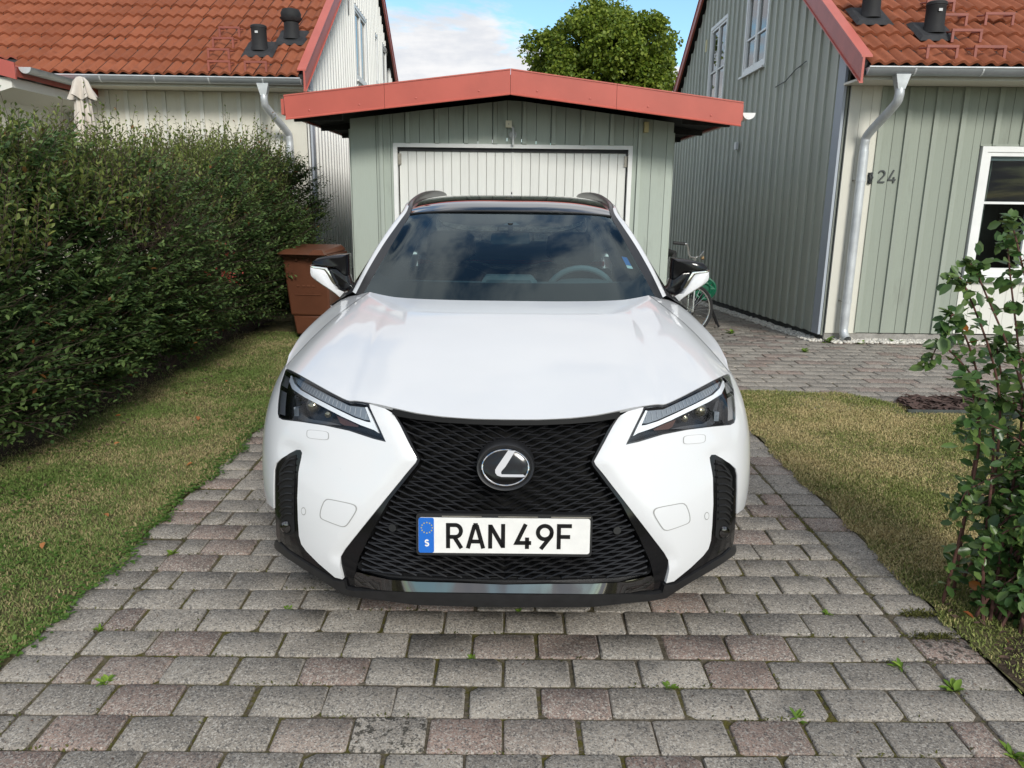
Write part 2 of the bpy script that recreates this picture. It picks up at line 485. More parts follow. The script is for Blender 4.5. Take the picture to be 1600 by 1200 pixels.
def m_tile():
    m, t, b = new_mat('clay_tile'); p = t.pos(); r = t.rnd()
    c = t.mix(r, (.240, .073, .034), (.305, .096, .046))
    c = t.mix(t.math('GREATER_THAN', r, .992), c, (.40, .135, .09))
    c = t.mix(t.ramp(t.noise(7, 5, .65, p), .45, .75, 0, .55), c, (.165, .050, .026))
    c = t.mix(t.ramp(t.noise(40, 4, .7, p), .60, .72, 0, .55), c, (.085, .040, .026))
    t.put(b.inputs['Base Color'], c); t.put(b.inputs['Roughness'], .85); t.put(b.inputs['Specular IOR Level'], .25)
    t.l.new(t.bump(t.noise(90, 4, .65, p), .4, .006), b.inputs['Normal'])
m_tile()

def m_glass(name, tint=(.9, .95, .95), refl=1.0, ior=1.5, cool=(1, 1, 1)):
    """single thin pane: mirror reflection by Fresnel over a tinted see-through sheet"""
    m, t, b = new_mat(name); m.node_tree.nodes.remove(b)
    g = t.add('ShaderNodeBsdfGlossy'); t.put(g.inputs['Roughness'], .0); t.put(g.inputs['Color'], tuple(refl * c_ for c_ in cool))
    tr = t.add('ShaderNodeBsdfTransparent'); t.put(tr.inputs['Color'], tint)
    f = t.add('ShaderNodeFresnel'); t.put(f.inputs['IOR'], ior)
    mx = t.add('ShaderNodeMixShader'); t.l.new(f.outputs[0], mx.inputs[0]); t.l.new(tr.outputs[0], mx.inputs[1]); t.l.new(g.outputs[0], mx.inputs[2])
    t.l.new(mx.outputs[0], m.node_tree.nodes['Material Output'].inputs['Surface'])
m_glass('window_glass', (.62, .68, .68), 1, 1.9)

m_glass('front_window_glass', (.62, .68, .68), 1, 1.30)
simple('room_pale', (.50, .51, .50), .9, var=.2, scale=14, stretch=(1, 4, .2))

# ================================================================ ground, driveway, courtyard paving, lawns
def grid_sheet(name, xs, ys, zf, mat, kind='structure'):
    V = [(x, y, zf(x, y)) for y in ys for x in xs]; n = len(xs)
    F = [(j * n + i, j * n + i + 1, (j + 1) * n + i + 1, (j + 1) * n + i) for j in range(len(ys) - 1) for i in range(n - 1)]
    o = mesh(name, V, F, mat, smooth=True); o['kind'] = kind; return o
def frange(a, b, n): return [a + (b - a) * i / n for i in range(n + 1)]
gx = [-1500, -300, -60, -20, -8, -4] + frange(0, 4, 16) + [5, 8, 20, 60, 300, 1500]
gy = [-1500, -300, -60, -15, -4, 0, 4, 7] + frange(7.8, 16, 18) + [20, 40, 100, 400, 1500]
grid_sheet('ground', gx, gy, lambda x, y: ground_h(x, y) - .07, 'yard_soil')

def paver_variant(L, W, k):
    rr = random.Random(k * 13 + int(L * 1000))
    chip_at = rr.randrange(7)
    def ring(inset, z, jit):
        pts = []
        c0 = .004 + .008 * rr.random() ** 2
        hx, hy = L / 2 - inset, W / 2 - inset
        for q_, (sx, sy, first) in enumerate(((1, -1, 0), (1, 1, 1), (-1, 1, 0), (-1, -1, 1))):
            c = .022 if q_ == chip_at else c0
            a = (sx * (hx - c), sy * hy); b = (sx * hx, sy * (hy - c))
            for q in ((a, b) if first == 0 else (b, a)):
                pts.append((q[0] + rr.uniform(-jit, jit), q[1] + rr.uniform(-jit, jit), z))
        return pts
    out = ring(0, -.004, .0018); top = ring(.0035, 0, .0016)
    bot = [(x, y, -.045) for x, y, z in out]
    V = bot + out + top
    F = []
    for i in range(8):
        j = (i + 1) % 8
        F.append((i, j, 8 + j, 8 + i)); F.append((8 + i, 8 + j, 16 + j, 16 + i))
    F.append(tuple(range(16, 24)))
    return V, F
PV = {}
def paver_mesh(L, W, k):
    key = (round(L, 3), round(W, 3), k)
    if key not in PV:
        V, F = paver_variant(L, W, k)
        PV[key] = (V, F, mesh_data('paver', V, F, 'paver_concrete', smooth=True, sharp=50))
    return PV[key]

def lay(parent, spots, limit=300):
    """spots: (x, y, z, length, width, tilt, weight): the ones largest in view become pavers of their own, the rest one joined part"""
    spots = sorted(spots, key=lambda s: -s[6])
    rest = MB()
    for i, (x, y, z, L, W, tx, wgt) in enumerate(spots):
        k = random.randrange(9)
        V, F, me = paver_mesh(L, W, k)
        rz = random.gauss(0, .007); rx = max(-.011, min(.011, random.gauss(0, .005))) + tx; ry = max(-.011, min(.011, random.gauss(0, .005))); z += max(-.002, min(.003, random.gauss(0, .0015)))
        if random.random() < .5: rz += math.pi
        if i < limit and wgt > 0:
            link('paver', me, parent, (x, y, z), (rx, ry, rz))
        else:
            M4 = Matrix.Translation((x, y, z)) @ Matrix.Rotation(rz, 4, 'Z') @ Matrix.Rotation(ry, 4, 'Y') @ Matrix.Rotation(rx, 4, 'X')
            rest.add([M4 @ Vector(v) for v in V], F)
    if rest.V:
        me = mesh_data('paver_field', rest.V, rest.F, 'paver_concrete', smooth=True, sharp=50)
        o = link('paver_field', me, parent); o['kind'] = 'stuff'

PX, PY, JOINT = .216, .147, .0085
driveway = grid_sheet('driveway', [-1.61, 1.61], frange(-1.2, 8.25, 12), lambda x, y: -.0075, 'joint_sand')
spots = []
y0 = 1.80 - PY * 19
for r in range(64):
    yc = y0 + (r + .5) * PY
    if yc > 8.15: break
    wander = .004 * math.sin(r * .9)
    def weight(x, y):
        if y < 1.62: return 0
        if abs(x) < .80 and y > 2.45: return 0
        if abs(x) / y > .75: return 0
        if y > 4.9: return 0
        return 1 / (y * y)
    odd = (r + 1) % 2
    xs = [-1.404 + PX * i for i in range(14)] if odd else [-1.404] + [-1.404 + PX * (i + .5) for i in range(13)] + [1.404]
    for a, b in zip(xs[:-1], xs[1:]):
        x = (a + b) / 2 + random.gauss(0, .0025); yy = yc + wander + random.gauss(0, .002)
        spots.append((x, yy, 0, b - a - JOINT - abs(random.gauss(0, .0015)), PY - JOINT, 0, weight(x, yy)))
    for s in (-1, 1):
        x = s * (1.404 + .098 + .006)
        spots.append((x + random.gauss(0, .003), yc + random.gauss(0, .004), -.002, .188, PY - JOINT, 0, weight(x, yc)))
# a few lengths only, so that pavers share meshes
spots = [(x, y, z, min((.0985, .0995, .187, .2055, .2075), key=lambda q: abs(q - L)), W, tx, w) for (x, y, z, L, W, tx, w) in spots]
lay(driveway, spots)

court = grid_sheet('courtyard_paving', frange(1.62, 8.6, 14), frange(5.2, 14.4, 26), lambda x, y: ground_h(x, y) - .0095, 'joint_sand')
spots = []
CX, CY = .216, .146
for r in range(70):
    yc = 5.26 + r * CY
    for i in range(-1, 33):
        x = 1.62 + (i + .5 * (r % 2)) * CX + .11
        if yc > 8.2 and x > 3.38: continue
        if x < 1.72 or x > 8: continue
        z = ground_h(x, yc); sl = -.056 if (yc > 7.9 and x > 2.0) else 0
        near = 0
        if x / yc < .68 and yc < 10.5 and yc > 5.55: near = 1 / yc ** 2
        spots.append((x + random.gauss(0, .003), yc + random.gauss(0, .003), z - .002, .2085, .1385, sl, near))
lay(court, spots)

# lawns: soil sheets that the grass stands on
def lawn_right_edge(x):
    """far edge of the right lawn towards the paving (a curved corner at the planting bed)"""
    if x < 2.55: return 5.86 + .03 * math.sin(x * 7)
    if x < 3.05: return 5.86 - .60 * ((x - 2.55) / .5) ** 1.6
    return 5.26
lx = frange(-3.3, -1.605, 10); ly = frange(-1, 9.0, 40)
grid_sheet('lawn_by_hedge', [-8, -5] + lx, ly, lambda x, y: -.004 + .006 * math.sin(3 * x + 1.7 * y), 'lawn_soil')
rx_ = frange(1.605, 3.4, 24) + frange(3.4, 8.6, 8)[1:]
V = []; NY = 20
for x in rx_:
    e = lawn_right_edge(x)
    for j in range(NY + 1):
        y = -1 + (e + 1) * j / NY
        V.append((x, y, .002 + .006 * math.sin(2.3 * x + 2.1 * y)))
F = [(i * (NY + 1) + j, (i + 1) * (NY + 1) + j, (i + 1) * (NY + 1) + j + 1, i * (NY + 1) + j + 1) for i in range(len(rx_) - 1) for j in range(NY)]
o = mesh('lawn_by_shrub', V, F, 'lawn_soil', smooth=True); o['kind'] = 'structure'

# planting bed of bark chips with a low edging board
V = [(2.86, 5.285, .012), (8.6, 5.285, .012), (8.6, 5.72, .012), (3.02, 5.70, .012), (2.93, 5.58, .012)]
o = mesh('planting_bed', V, [tuple(range(5))], 'bed_soil'); o['kind'] = 'structure'
nchip = 2600
cx = rng.uniform(2.9, 5.6, nchip); cy = rng.uniform(5.29, 5.69, nchip); ok = (cx - 2.9) > (cy - 5.29) * .25
cx, cy = cx[ok], cy[ok]; n = len(cx)
ang = rng.uniform(0, 2 * np.pi, n); L = rng.uniform(.012, .035, n); W = L * rng.uniform(.3, .6, n); tz = rng.uniform(-.25, .25, n)
d = np.stack([np.cos(ang), np.sin(ang), tz], 1); e = np.stack([-np.sin(ang), np.cos(ang), rng.uniform(-.4, .4, n)], 1)
c = np.stack([cx, cy, .018 + rng.uniform(0, .02, n)], 1)
V = np.stack([c + d * L[:, None] + e * W[:, None] * .6, c - d * L[:, None] + e * W[:, None], c - d * L[:, None] - e * W[:, None] * .8, c + d * L[:, None] - e * W[:, None]], 1).reshape(-1, 3)
simple('bark_chip', (.085, .050, .040), .95, var=.5, scale=60)
o = link('bark_chips', np_mesh('bark_chips', V, np.arange(4 * n).reshape(-1, 4), 'bark_chip'))
set_props(o, 'dark brown bark chips covering the planting bed behind the right lawn', 'bark mulch', kind='stuff')
simple('edging_wood', (.060, .068, .060), .85, var=.25, scale=12)
eb = MB().box(2.86, 6.2, 5.250, 5.275, -.03, .028)
set_props(eb.build('edging_board', 'edging_wood'), 'low dark green wooden edging board in front of the bark chip bed', 'edging')

# white pebble strip along the foot of the green house
def pebbles(name, x0, x1, y0, y1, n, label, rmin=.010, rmax=.024, zf=lambda x, y: 0.0):
    ico = bmesh.new(); bmesh.ops.create_icosphere(ico, subdivisions=1, radius=1)
    bv = np.array([v.co[:] for v in ico.verts]); bf = np.array([[v.index for v in f.verts] for f in ico.faces]); ico.free()
    px = rng.uniform(x0, x1, n); py = rng.uniform(y0, y1, n) ; r = rng.uniform(rmin, rmax, n)
    pz = np.array([zf(a, b) for a, b in zip(px, py)]) + rng.uniform(0, .012, n)
    S = np.stack([r * rng.uniform(.8, 1.4, n), r * rng.uniform(.8, 1.2, n), r * rng.uniform(.5, .8, n)], 1)
    V = bv[None] * S[:, None, :] + np.stack([px, py, pz], 1)[:, None, :]
    Fm = bf[None] + (np.arange(n) * len(bv))[:, None, None]
    o = link(name, np_mesh(name, V.reshape(-1, 3), Fm.reshape(-1, 3), 'pebble_white', True))
    set_props(o, label, 'gravel', kind='stuff')
simple('pebble_white', (.60, .57, .51), .85, var=.35, scale=60)
pebbles('gravel', 3.45, 6.6, 8.00, 8.20, 2200, 'white pebble strip along the foot of the green house front')
pebbles('gravel', 3.25, 3.44, 8.15, 13.5, 1500, 'white pebbles along the foot of the green gable wall', zf=lambda x, y: ground_h(x, y))

# ================================================================ garage
GX, GY = .027, 8.20
garage = thing('garage', 'low grey-green timber garage with white double door and red metal fascia', 'garage', (GX, GY, 0))
HW = 1.648                         # half width of the walls
def g_top(x): return 2.60 - .215 - .1215 * abs(x) + .03     # underside of the roof above the front wall
DO_L, DO_R, DO_T = -1.214, 1.236, 1.985
BW = .1485
# boards of the front wall, butted side by side; battens cover every second joint
edges = [-HW]
x = -HW + .26
while x < HW - .02:
    edges.append(x); x += BW
edges.append(HW)
board_spans = []
for a, b in zip(edges[:-1], edges[1:]):
    pieces = [(a, b, DO_T if (a > DO_L - .001 and b < DO_R + .001) else .06)]
    for cut_x in (DO_L, DO_R):
        if a < cut_x - .004 and b > cut_x + .004:
            pieces = [(a, cut_x, .06 if cut_x == DO_L else DO_T), (cut_x, b, DO_T if cut_x == DO_L else .06)]
    board_spans += pieces
for a, b, zb in board_spans:
    p = MB(); g = .0022
    V = [(a + g, 0, zb), (b - g, 0, zb), (b - g, .022, zb), (a + g, .022, zb), (a + g, 0, g_top(a)), (b - g, 0, g_top(b)), (b - g, .022, g_top(b)), (a + g, .022, g_top(a))]
    dy = random.uniform(-.0015, .0015)
    p.add([(q[0], q[1] + dy, q[2]) for q in V], CUBE_F).build('board', 'garage_paint', garage, recalc=False)
bx = [-1.335, 1.305] + [-1.06 + .2965 * i for i in range(8)]
for i, x in enumerate(bx):
    zb = DO_T - .012 if DO_L < x < DO_R else .06
    zt = g_top(x) - .004
    w = .021
    m = MB()
    m.add([(x - w, -.024, zb + .02), (x + w, -.024, zb + .02), (x + w, -.003, zb), (x - w, -.003, zb), (x - w * .8, -.026, zt), (x + w * .8, -.026, zt), (x + w, -.003, zt), (x - w, -.003, zt)], CUBE_F)
    m.build('batten', 'garage_batten', garage)
# body walls behind the boards
for s in (-1, 1):
    a, b = sorted((s * HW, s * (HW - .1)))
    box('wall', 'garage_paint', garage, a, b, .025, 5.6, .06, 2.20)
    for k in range(18):
        y = .05 + .3 * k
        a, b = sorted((s * (HW + .002), s * (HW + .024)))
        box('batten', 'garage_batten', garage, a, b, y, y + .045, .08, 2.12)
MB().add([(-HW, 5.6, .06), (HW, 5.6, .06), (HW, 5.6, 2.2), (0, 5.6, 2.38), (-HW, 5.6, 2.2), (-HW, 5.5, .06), (HW, 5.5, .06), (HW, 5.5, 2.2), (0, 5.5, 2.38), (-HW, 5.5, 2.2)],
         [(0, 1, 2, 3, 4), (9, 8, 7, 6, 5), (0, 5, 6, 1), (1, 6, 7, 2), (4, 9, 5, 0)]).build('wall', 'garage_paint', garage)
box('plinth', 'plinth', garage, -HW + .01, HW - .01, .01, 5.58, -.04, .06)
# roof: two shallow slopes with deep eaves
RB = 5.95
for s in (-1, 1):
    E = 2.135
    pts = [(0, 2.57), (s * E, 2.31), (s * E, 2.23), (0, 2.49)]
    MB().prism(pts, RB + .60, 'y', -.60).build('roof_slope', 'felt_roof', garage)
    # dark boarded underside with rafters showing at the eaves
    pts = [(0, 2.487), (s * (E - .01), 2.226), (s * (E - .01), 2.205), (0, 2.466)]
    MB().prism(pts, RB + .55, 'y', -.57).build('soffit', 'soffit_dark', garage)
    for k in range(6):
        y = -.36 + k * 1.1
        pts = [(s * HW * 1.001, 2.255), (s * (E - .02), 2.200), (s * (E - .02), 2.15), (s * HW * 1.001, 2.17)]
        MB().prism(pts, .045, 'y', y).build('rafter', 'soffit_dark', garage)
    pts = [(s * E, 2.19), (s * (E + .03), 2.19), (s * (E + .03), 2.33), (s * E, 2.33)]
    MB().prism(pts, RB + .2, 'y', -.60).build('eaves_board', 'red_sheet', garage)
    if s < 0: continue
    # half-round white gutter with a closed end
    cx0 = s * (E + .098)
    prof = [(cx0 + .060 * math.cos(t), 2.262 + .060 * math.sin(t)) for t in [math.pi * (1 + i / 10) for i in range(11)]]
    inn = [(cx0 + .052 * math.cos(t), 2.262 + .052 * math.sin(t)) for t in [math.pi * (1 + i / 10) for i in range(11)]][::-1]
    MB().prism(prof + inn, RB - .3, 'y', -.56).build('gutter', 'window_white', garage)
    MB().prism(prof, .006, 'y', -.566).build('gutter_end', 'window_white', garage)
# sheet-metal fascia in four lengths, each folded forward at its foot
FY = -.645
cuts = [(-2.125, -1.19), (-1.19, -.022), (-.022, .965), (.965, 2.150)]
def ft(x): return 2.602 - .1215 * abs(x + .022)
def fb(x): return ft(x) - (.213 - .008 * abs(x) / 2)
for a, b in cuts:
    sk = {-2.125: -.010, 2.150: .010}
    g = .0015
    m = MB()
    a0, b0 = a + g, b - g
    ab, bb = a0 - sk.get(a, 0), b0 - sk.get(b, 0)
    m.add([(ab, FY, fb(a0)), (bb, FY, fb(b0)), (bb, FY + .03, fb(b0)), (ab, FY + .03, fb(a0)), (a0, FY, ft(a0)), (b0, FY, ft(b0)), (b0, FY + .03, ft(b0)), (a0, FY + .03, ft(a0))], CUBE_F)
    o = m.build('fascia', 'red_sheet', garage)
    m = MB()
    m.add([(ab, FY - .012, fb(a0) - .004), (bb, FY - .012, fb(b0) - .004), (bb, FY - .001, fb(b0) + .012), (ab, FY - .001, fb(a0) + .012), (ab, FY - .014, fb(a0) + .004), (bb, FY - .014, fb(b0) + .004), (bb, FY - .001, fb(b0) + .016), (ab, FY - .001, fb(a0) + .016)], CUBE_F)
    m.build('drip_edge', 'red_sheet_edge', garage)
    m.V = []; m.F = []
    m.add([(a0, FY - .006, ft(a0) + .001), (b0, FY - .006, ft(b0) + .001), (b0, FY + .12, ft(b0) + .001), (a0, FY + .12, ft(a0) + .001), (a0, FY - .006, ft(a0) + .012), (b0, FY - .006, ft(b0) + .012), (b0, FY + .12, ft(b0) + .012), (a0, FY + .12, ft(a0) + .012)], CUBE_F)
    m.build('cap_flashing', 'red_sheet_edge', garage)
    for k in range(2):
        xx = a + (b - a) * (.25 + .5 * k); zz = (ft(xx) + fb(xx)) / 2 - .045
        MB().lathe([(.009, 0), (.009, -.003), (.004, -.006)], 8, 'y', (xx, FY - .0005, zz)).build('screw', 'red_sheet_edge', garage, smooth=True)
# door frame and double door
fw = .042
box('door_frame', 'window_white', garage, DO_L, DO_L + fw, -.012, .08, 0, DO_T)
box('door_frame', 'window_white', garage, DO_R - fw, DO_R, -.012, .08, 0, DO_T)
box('door_frame', 'window_white', garage, DO_L + fw, DO_R - fw, -.012, .08, DO_T - .038, DO_T)
box('weather_strip', 'vent_flashing', garage, DO_L + fw, DO_R - fw, .028, .06, DO_T - .075, DO_T - .038)
inner0, inner1 = DO_L + fw + .012, DO_R - fw - .012
mid = (inner0 + inner1) / 2
for s, (a, b) in enumerate(((inner0, mid - .003), (mid + .003, inner1))):
    leaf = link('door_leaf', mesh_data('door_leaf', *(lambda q: (q.V, q.F))(MB().box(a, b, .062, .085, .04, DO_T - .062)), 'door_paint'), garage)
    n = 13; w = (b - a) / n
    for i in range(n):
        xa, xb = a + i * w, a + (i + 1) * w
        c = .0045
        V = [(xa + .0012, .062, .04), (xb - .0012, .062, .04), (xa + .0012, .050, .04), (xa + c, .042, .04), (xb - c, .042, .04), (xb - .0012, .050, .04)]
        T = [(v[0], v[1], DO_T - .064) for v in V]
        Fq = [(2, 3, 9, 8), (3, 4, 10, 9), (4, 5, 11, 10), (0, 2, 8, 6), (5, 1, 7, 11), (6, 8, 9, 10, 11, 7)]
        mesh('plank', V + T, Fq, 'door_paint', leaf)
    for z in (.35, 1.05, 1.83):
        xh = a + .004 if s == 0 else b - .004
        m = MB().box(xh - .018, xh + .018, .024, .041, z - .055, z + .055); m.tube([(xh - (.02 if s == 0 else -.02), .024, z - .06), (xh - (.02 if s == 0 else -.02), .024, z + .06)], .009, 8)
        m.build('hinge', 'hinge_metal', leaf)
m = MB().box(mid - .012, mid + .012, .032, .041, .06, DO_T - .07); m.build('meeting_strip', 'door_paint', garage)
# junction box with conduit and a small round fitting above the door, and a square lamp box at the right
jb = MB().box(-.067, -.003, -.058, -.026, 2.145, 2.212); o = jb.build('junction_box', 'cream_plastic', garage)
MB().lathe([(.006, 0), (.006, -.003)], 8, 'y', (-.035, -.058, 2.178)).build('screw', 'hinge_metal', o)
MB().tube([(-.012, -.04, 2.150), (.004, -.042, 2.148), (.010, -.042, 2.14), (.010, -.042, 1.975)], .0125, 10).build('conduit', 'grey_plastic', garage, smooth=True)
MB().lathe([(.040, -.003), (.040, -.016), (.030, -.024), (.027, -.018)], 20, 'y', (.008, 0, 2.075)).build('round_fitting', 'grey_plastic', garage, smooth=True)
box('lamp_box', 'yellow_plastic', garage, 1.335, 1.378, -.072, -.003, 2.115, 2.215)

# ================================================================ the two houses
SL = .61; EAVE_Y, EAVE_Z = -.50, 2.60          # barge-board foot at the eaves; the roof climbs SL per metre
RIDGE = 5.2; OVER = .11
def under(y): return EAVE_Z + SL * ((y - EAVE_Y) if y <= RIDGE else (2 * RIDGE - EAVE_Y - y))
def roof_top(y): return under(y) + .185
TW, TE = .258, .350
def tile_mesh():
    n = 22; V = []; F = []
    def wave(t):   # two rolls across the tile
        return .030 * (.5 - .5 * math.cos(4 * math.pi * t)) ** .9 - (.012 if t < .03 else 0)
    L = TE + .05; ca = math.atan(SL)
    for j, (v, dz) in enumerate(((0, -.026), (0, .0), (L, 0))):
        for i in range(n + 1):
            t = i / n
            V.append((-TW / 2 + .001 + (TW - .001) * t, v, wave(t) + dz + .034 - .034 * v / L))
    for j in range(2):
        for i in range(n): F.append((j * (n + 1) + i, j * (n + 1) + i + 1, (j + 1) * (n + 1) + i + 1, (j + 1) * (n + 1) + i))
    return mesh_data('roof_tile', V, F, 'clay_tile', smooth=True, sharp=45)
TILE = tile_mesh(); ANG = math.atan(SL); CA, SA = math.cos(ANG), math.sin(ANG)

def window(parent, x0, x1, z0, z1, y=0.0, face='front', s=1, bars=(.45,), leaves=2, sill=True, room=True, curtain=False, glass='window_glass'):
    """casement window; the part is its white frame, with sashes, bars, panes and sill beneath it"""
    def P(a, d, z):       # a along the wall, d out of the wall
        return (a, y - d, z) if face == 'front' else (y - s * d, a, z)
    def bx(name, mat, par, a0, a1, d0, d1, za, zb):
        V = [P(a, d, z) for z in (za, zb) for a, d in ((a0, d0), (a1, d0), (a1, d1), (a0, d1))]
        return MB().add(V, CUBE_F).build(name, mat, par)
    f = MB(); fw = .055
    for a0, a1, za, zb in ((x0, x0 + fw, z0, z1), (x1 - fw, x1, z0, z1), (x0 + fw, x1 - fw, z1 - fw, z1), (x0 + fw, x1 - fw, z0, z0 + fw)):
        f.add([P(a, d, z) for z in (za, zb) for a, d in ((a0, -.06), (a1, -.06), (a1, .034), (a0, .034))], CUBE_F)
    win = f.build('window', 'window_white', parent)
    w = (x1 - x0 - 2 * fw) / leaves
    for k in range(leaves):
        a0, a1 = x0 + fw + k * w + .004, x0 + fw + (k + 1) * w - .004
        sh = MB(); q = .040
        for b0, b1, za, zb in ((a0, a0 + q, z0 + fw, z1 - fw), (a1 - q, a1, z0 + fw, z1 - fw), (a0 + q, a1 - q, z1 - fw - q, z1 - fw), (a0 + q, a1 - q, z0 + fw, z0 + fw + q)):
            sh.add([P(b, d, z) for z in (za, zb) for b, d in ((b0, -.04), (b1, -.04), (b1, .022), (b0, .022))], CUBE_F)
        sh.build('sash', 'window_white', win)
        for t in bars:
            zz = z0 + fw + (z1 - z0 - 2 * fw) * t
            bx('glazing_bar', 'window_white', win, a0 + q, a1 - q, -.012, .016, zz - .012, zz + .012)
        bx('pane', glass, win, a0 + q, a1 - q, -.012, -.006, z0 + fw + q, z1 - fw - q)
        if curtain:
            V = []; F = []; n = 24; side = a0 + q if k == 0 else a1 - q; wd = .13 if k == 0 else -.13
            for j, z in enumerate((z0 + fw, z1 - fw)):
                for i in range(n + 1):
                    t = i / n; V.append(P(side + wd * t * (1 if j else .75), -.16 + .018 * math.sin(t * 22), z))
            for i in range(n): F.append((i, i + 1, n + 2 + i, n + 1 + i))
            mesh('curtain', V, F, 'curtain', win, smooth=True)
            bx('blind_box', 'grey_plastic', win, a0 + q, a1 - q, -.06, -.02, z1 - fw - q - .04, z1 - fw - q)
    if room:
        rm = MB(); d0, d1 = -.061, (-.20 if face == 'gable' else -.9)
        c = [P(a, d, z) for d in (d0, d1) for a, z in ((x0 + .01, z0 + .01), (x1 - .01, z0 + .01), (x1 - .01, z1 - .01), (x0 + .01, z1 - .01))]
        rm.add(c, [(4, 5, 6, 7), (0, 1, 5, 4), (1, 2, 6, 5), (2, 3, 7, 6), (3, 0, 4, 7)])
        rm.build('room', 'room_pale' if face == 'gable' else 'room_dark', win, recalc=False)
    if sill:
        bx('sill', 'window_white', win, x0 - .03, x1 + .03, .036, .075, z0 - .035, z0 - .008)
    return win

def gable_wall(house, s, board, batten, zb, pitch, wins, length, mid=False):
    """vertical boards and battens of the end wall; s=+1: the wall faces -x, s=-1: it faces +x"""
    def seg(name, mat, a0, a1, d0, d1, za, zbx, t0, t1):
        V = [(-s * d0, a0, za), (-s * d0, a1, zbx), (-s * d1, a1, zbx), (-s * d1, a0, za), (-s * d0, a0, t0), (-s * d0, a1, t1), (-s * d1, a1, t1), (-s * d1, a0, t0)]
        MB().add(V, CUBE_F).build(name, mat, house)
    def spans(a0, a1, top):
        cut = [(w[2] - .01, w[3] + .01) for w in wins if a1 > w[0] + .002 and a0 < w[1] - .002]
        zs = [zb((a0 + a1) / 2)]
        for c0, c1 in sorted(cut): zs += [c0, c1]
        zs.append(top); return [(zs[i], zs[i + 1]) for i in range(0, len(zs), 2) if zs[i + 1] - zs[i] > .03]
    xs = [.02 + .0]
    y = .02
    cuts = sorted({w[0] for w in wins} | {w[1] for w in wins})
    while y < length:
        y2 = min(y + pitch, length)
        sub = [y] + [c for c in cuts if y + .004 < c < y2 - .004] + [y2]
        for a, b in zip(sub[:-1], sub[1:]):
            top = min(under(a), under(b)) - .02
            for za, zt in spans(a, b, top):
                full = abs(zt - top) < 1e-6
                seg('board', board, a + .0015, b - .0015, 0, .02, za, za, under(a) - .02 if full else zt, under(b) - .02 if full else zt)
        a, b = y - .024, y + .024
        if y > .05:
            top = min(under(a), under(b)) - .02
            for za, zt in spans(a, b, top): seg('batten', batten, a, b, .0205, .046, za + .002, za + .002, zt, zt)
        y = y2
    # solid wall behind the boards
    V = [(0, .02, zb(0) + .02), (0, length, zb(length) + .02), (0, length, under(length) - .05), (0, RIDGE, under(RIDGE) - .05), (0, .02, under(.02) - .05)]
    V = [(s * .002, *v[1:]) for v in V]

def front_wall(house, s, board, batten, z0, z1, x0, x1, bw, every, holes):
    """boards side by side with a batten over every n-th joint; x measured away from the corner"""
    x = x0; i = 0
    while x < x1 - 1e-6:
        b = min([x + bw, x1] + [e for h in holes for e in h[:2] if x + .004 < e < x + bw])
        for a0, a1 in [(x, b)]:
            zs = [z0]
            for h in holes:
                if a1 > h[0] + .005 and a0 < h[1] - .005: zs += [h[2], h[3]]
            zs.append(z1)
            for k in range(0, len(zs), 2):
                if zs[k + 1] - zs[k] > .03:
                    p, q = sorted((s * (a0 + .002), s * (a1 - .002)))
                    dy = random.uniform(-.001, .001)
                    box('board', board, house, p, q, -.02 + dy, dy, zs[k], zs[k + 1])
                    if i % every == 0:
                        p, q = sorted((s * (a0 - .024), s * (a0 + .024)))
                        box('batten', batten, house, p, q, -.043, -.0215, zs[k] + .003, zs[k + 1] - .003)
        if abs(b - x - bw) < 1e-6 or b not in [e for h in holes for e in h[:2]]: i += 1
        x = b

def half_round(mb, x0, x1, yc, zc, r, t=.006, n=10):
    out = [(yc + r * math.cos(a), zc + r * math.sin(a)) for a in [math.pi * (1 + i / n) for i in range(n + 1)]]
    inn = [(yc + (r - t) * math.cos(a), zc + (r - t) * math.sin(a)) for a in [math.pi * (1 + i / n) for i in range(n + 1)]][::-1]
    return mb.prism(out + inn, x1 - x0, 'x', x0)

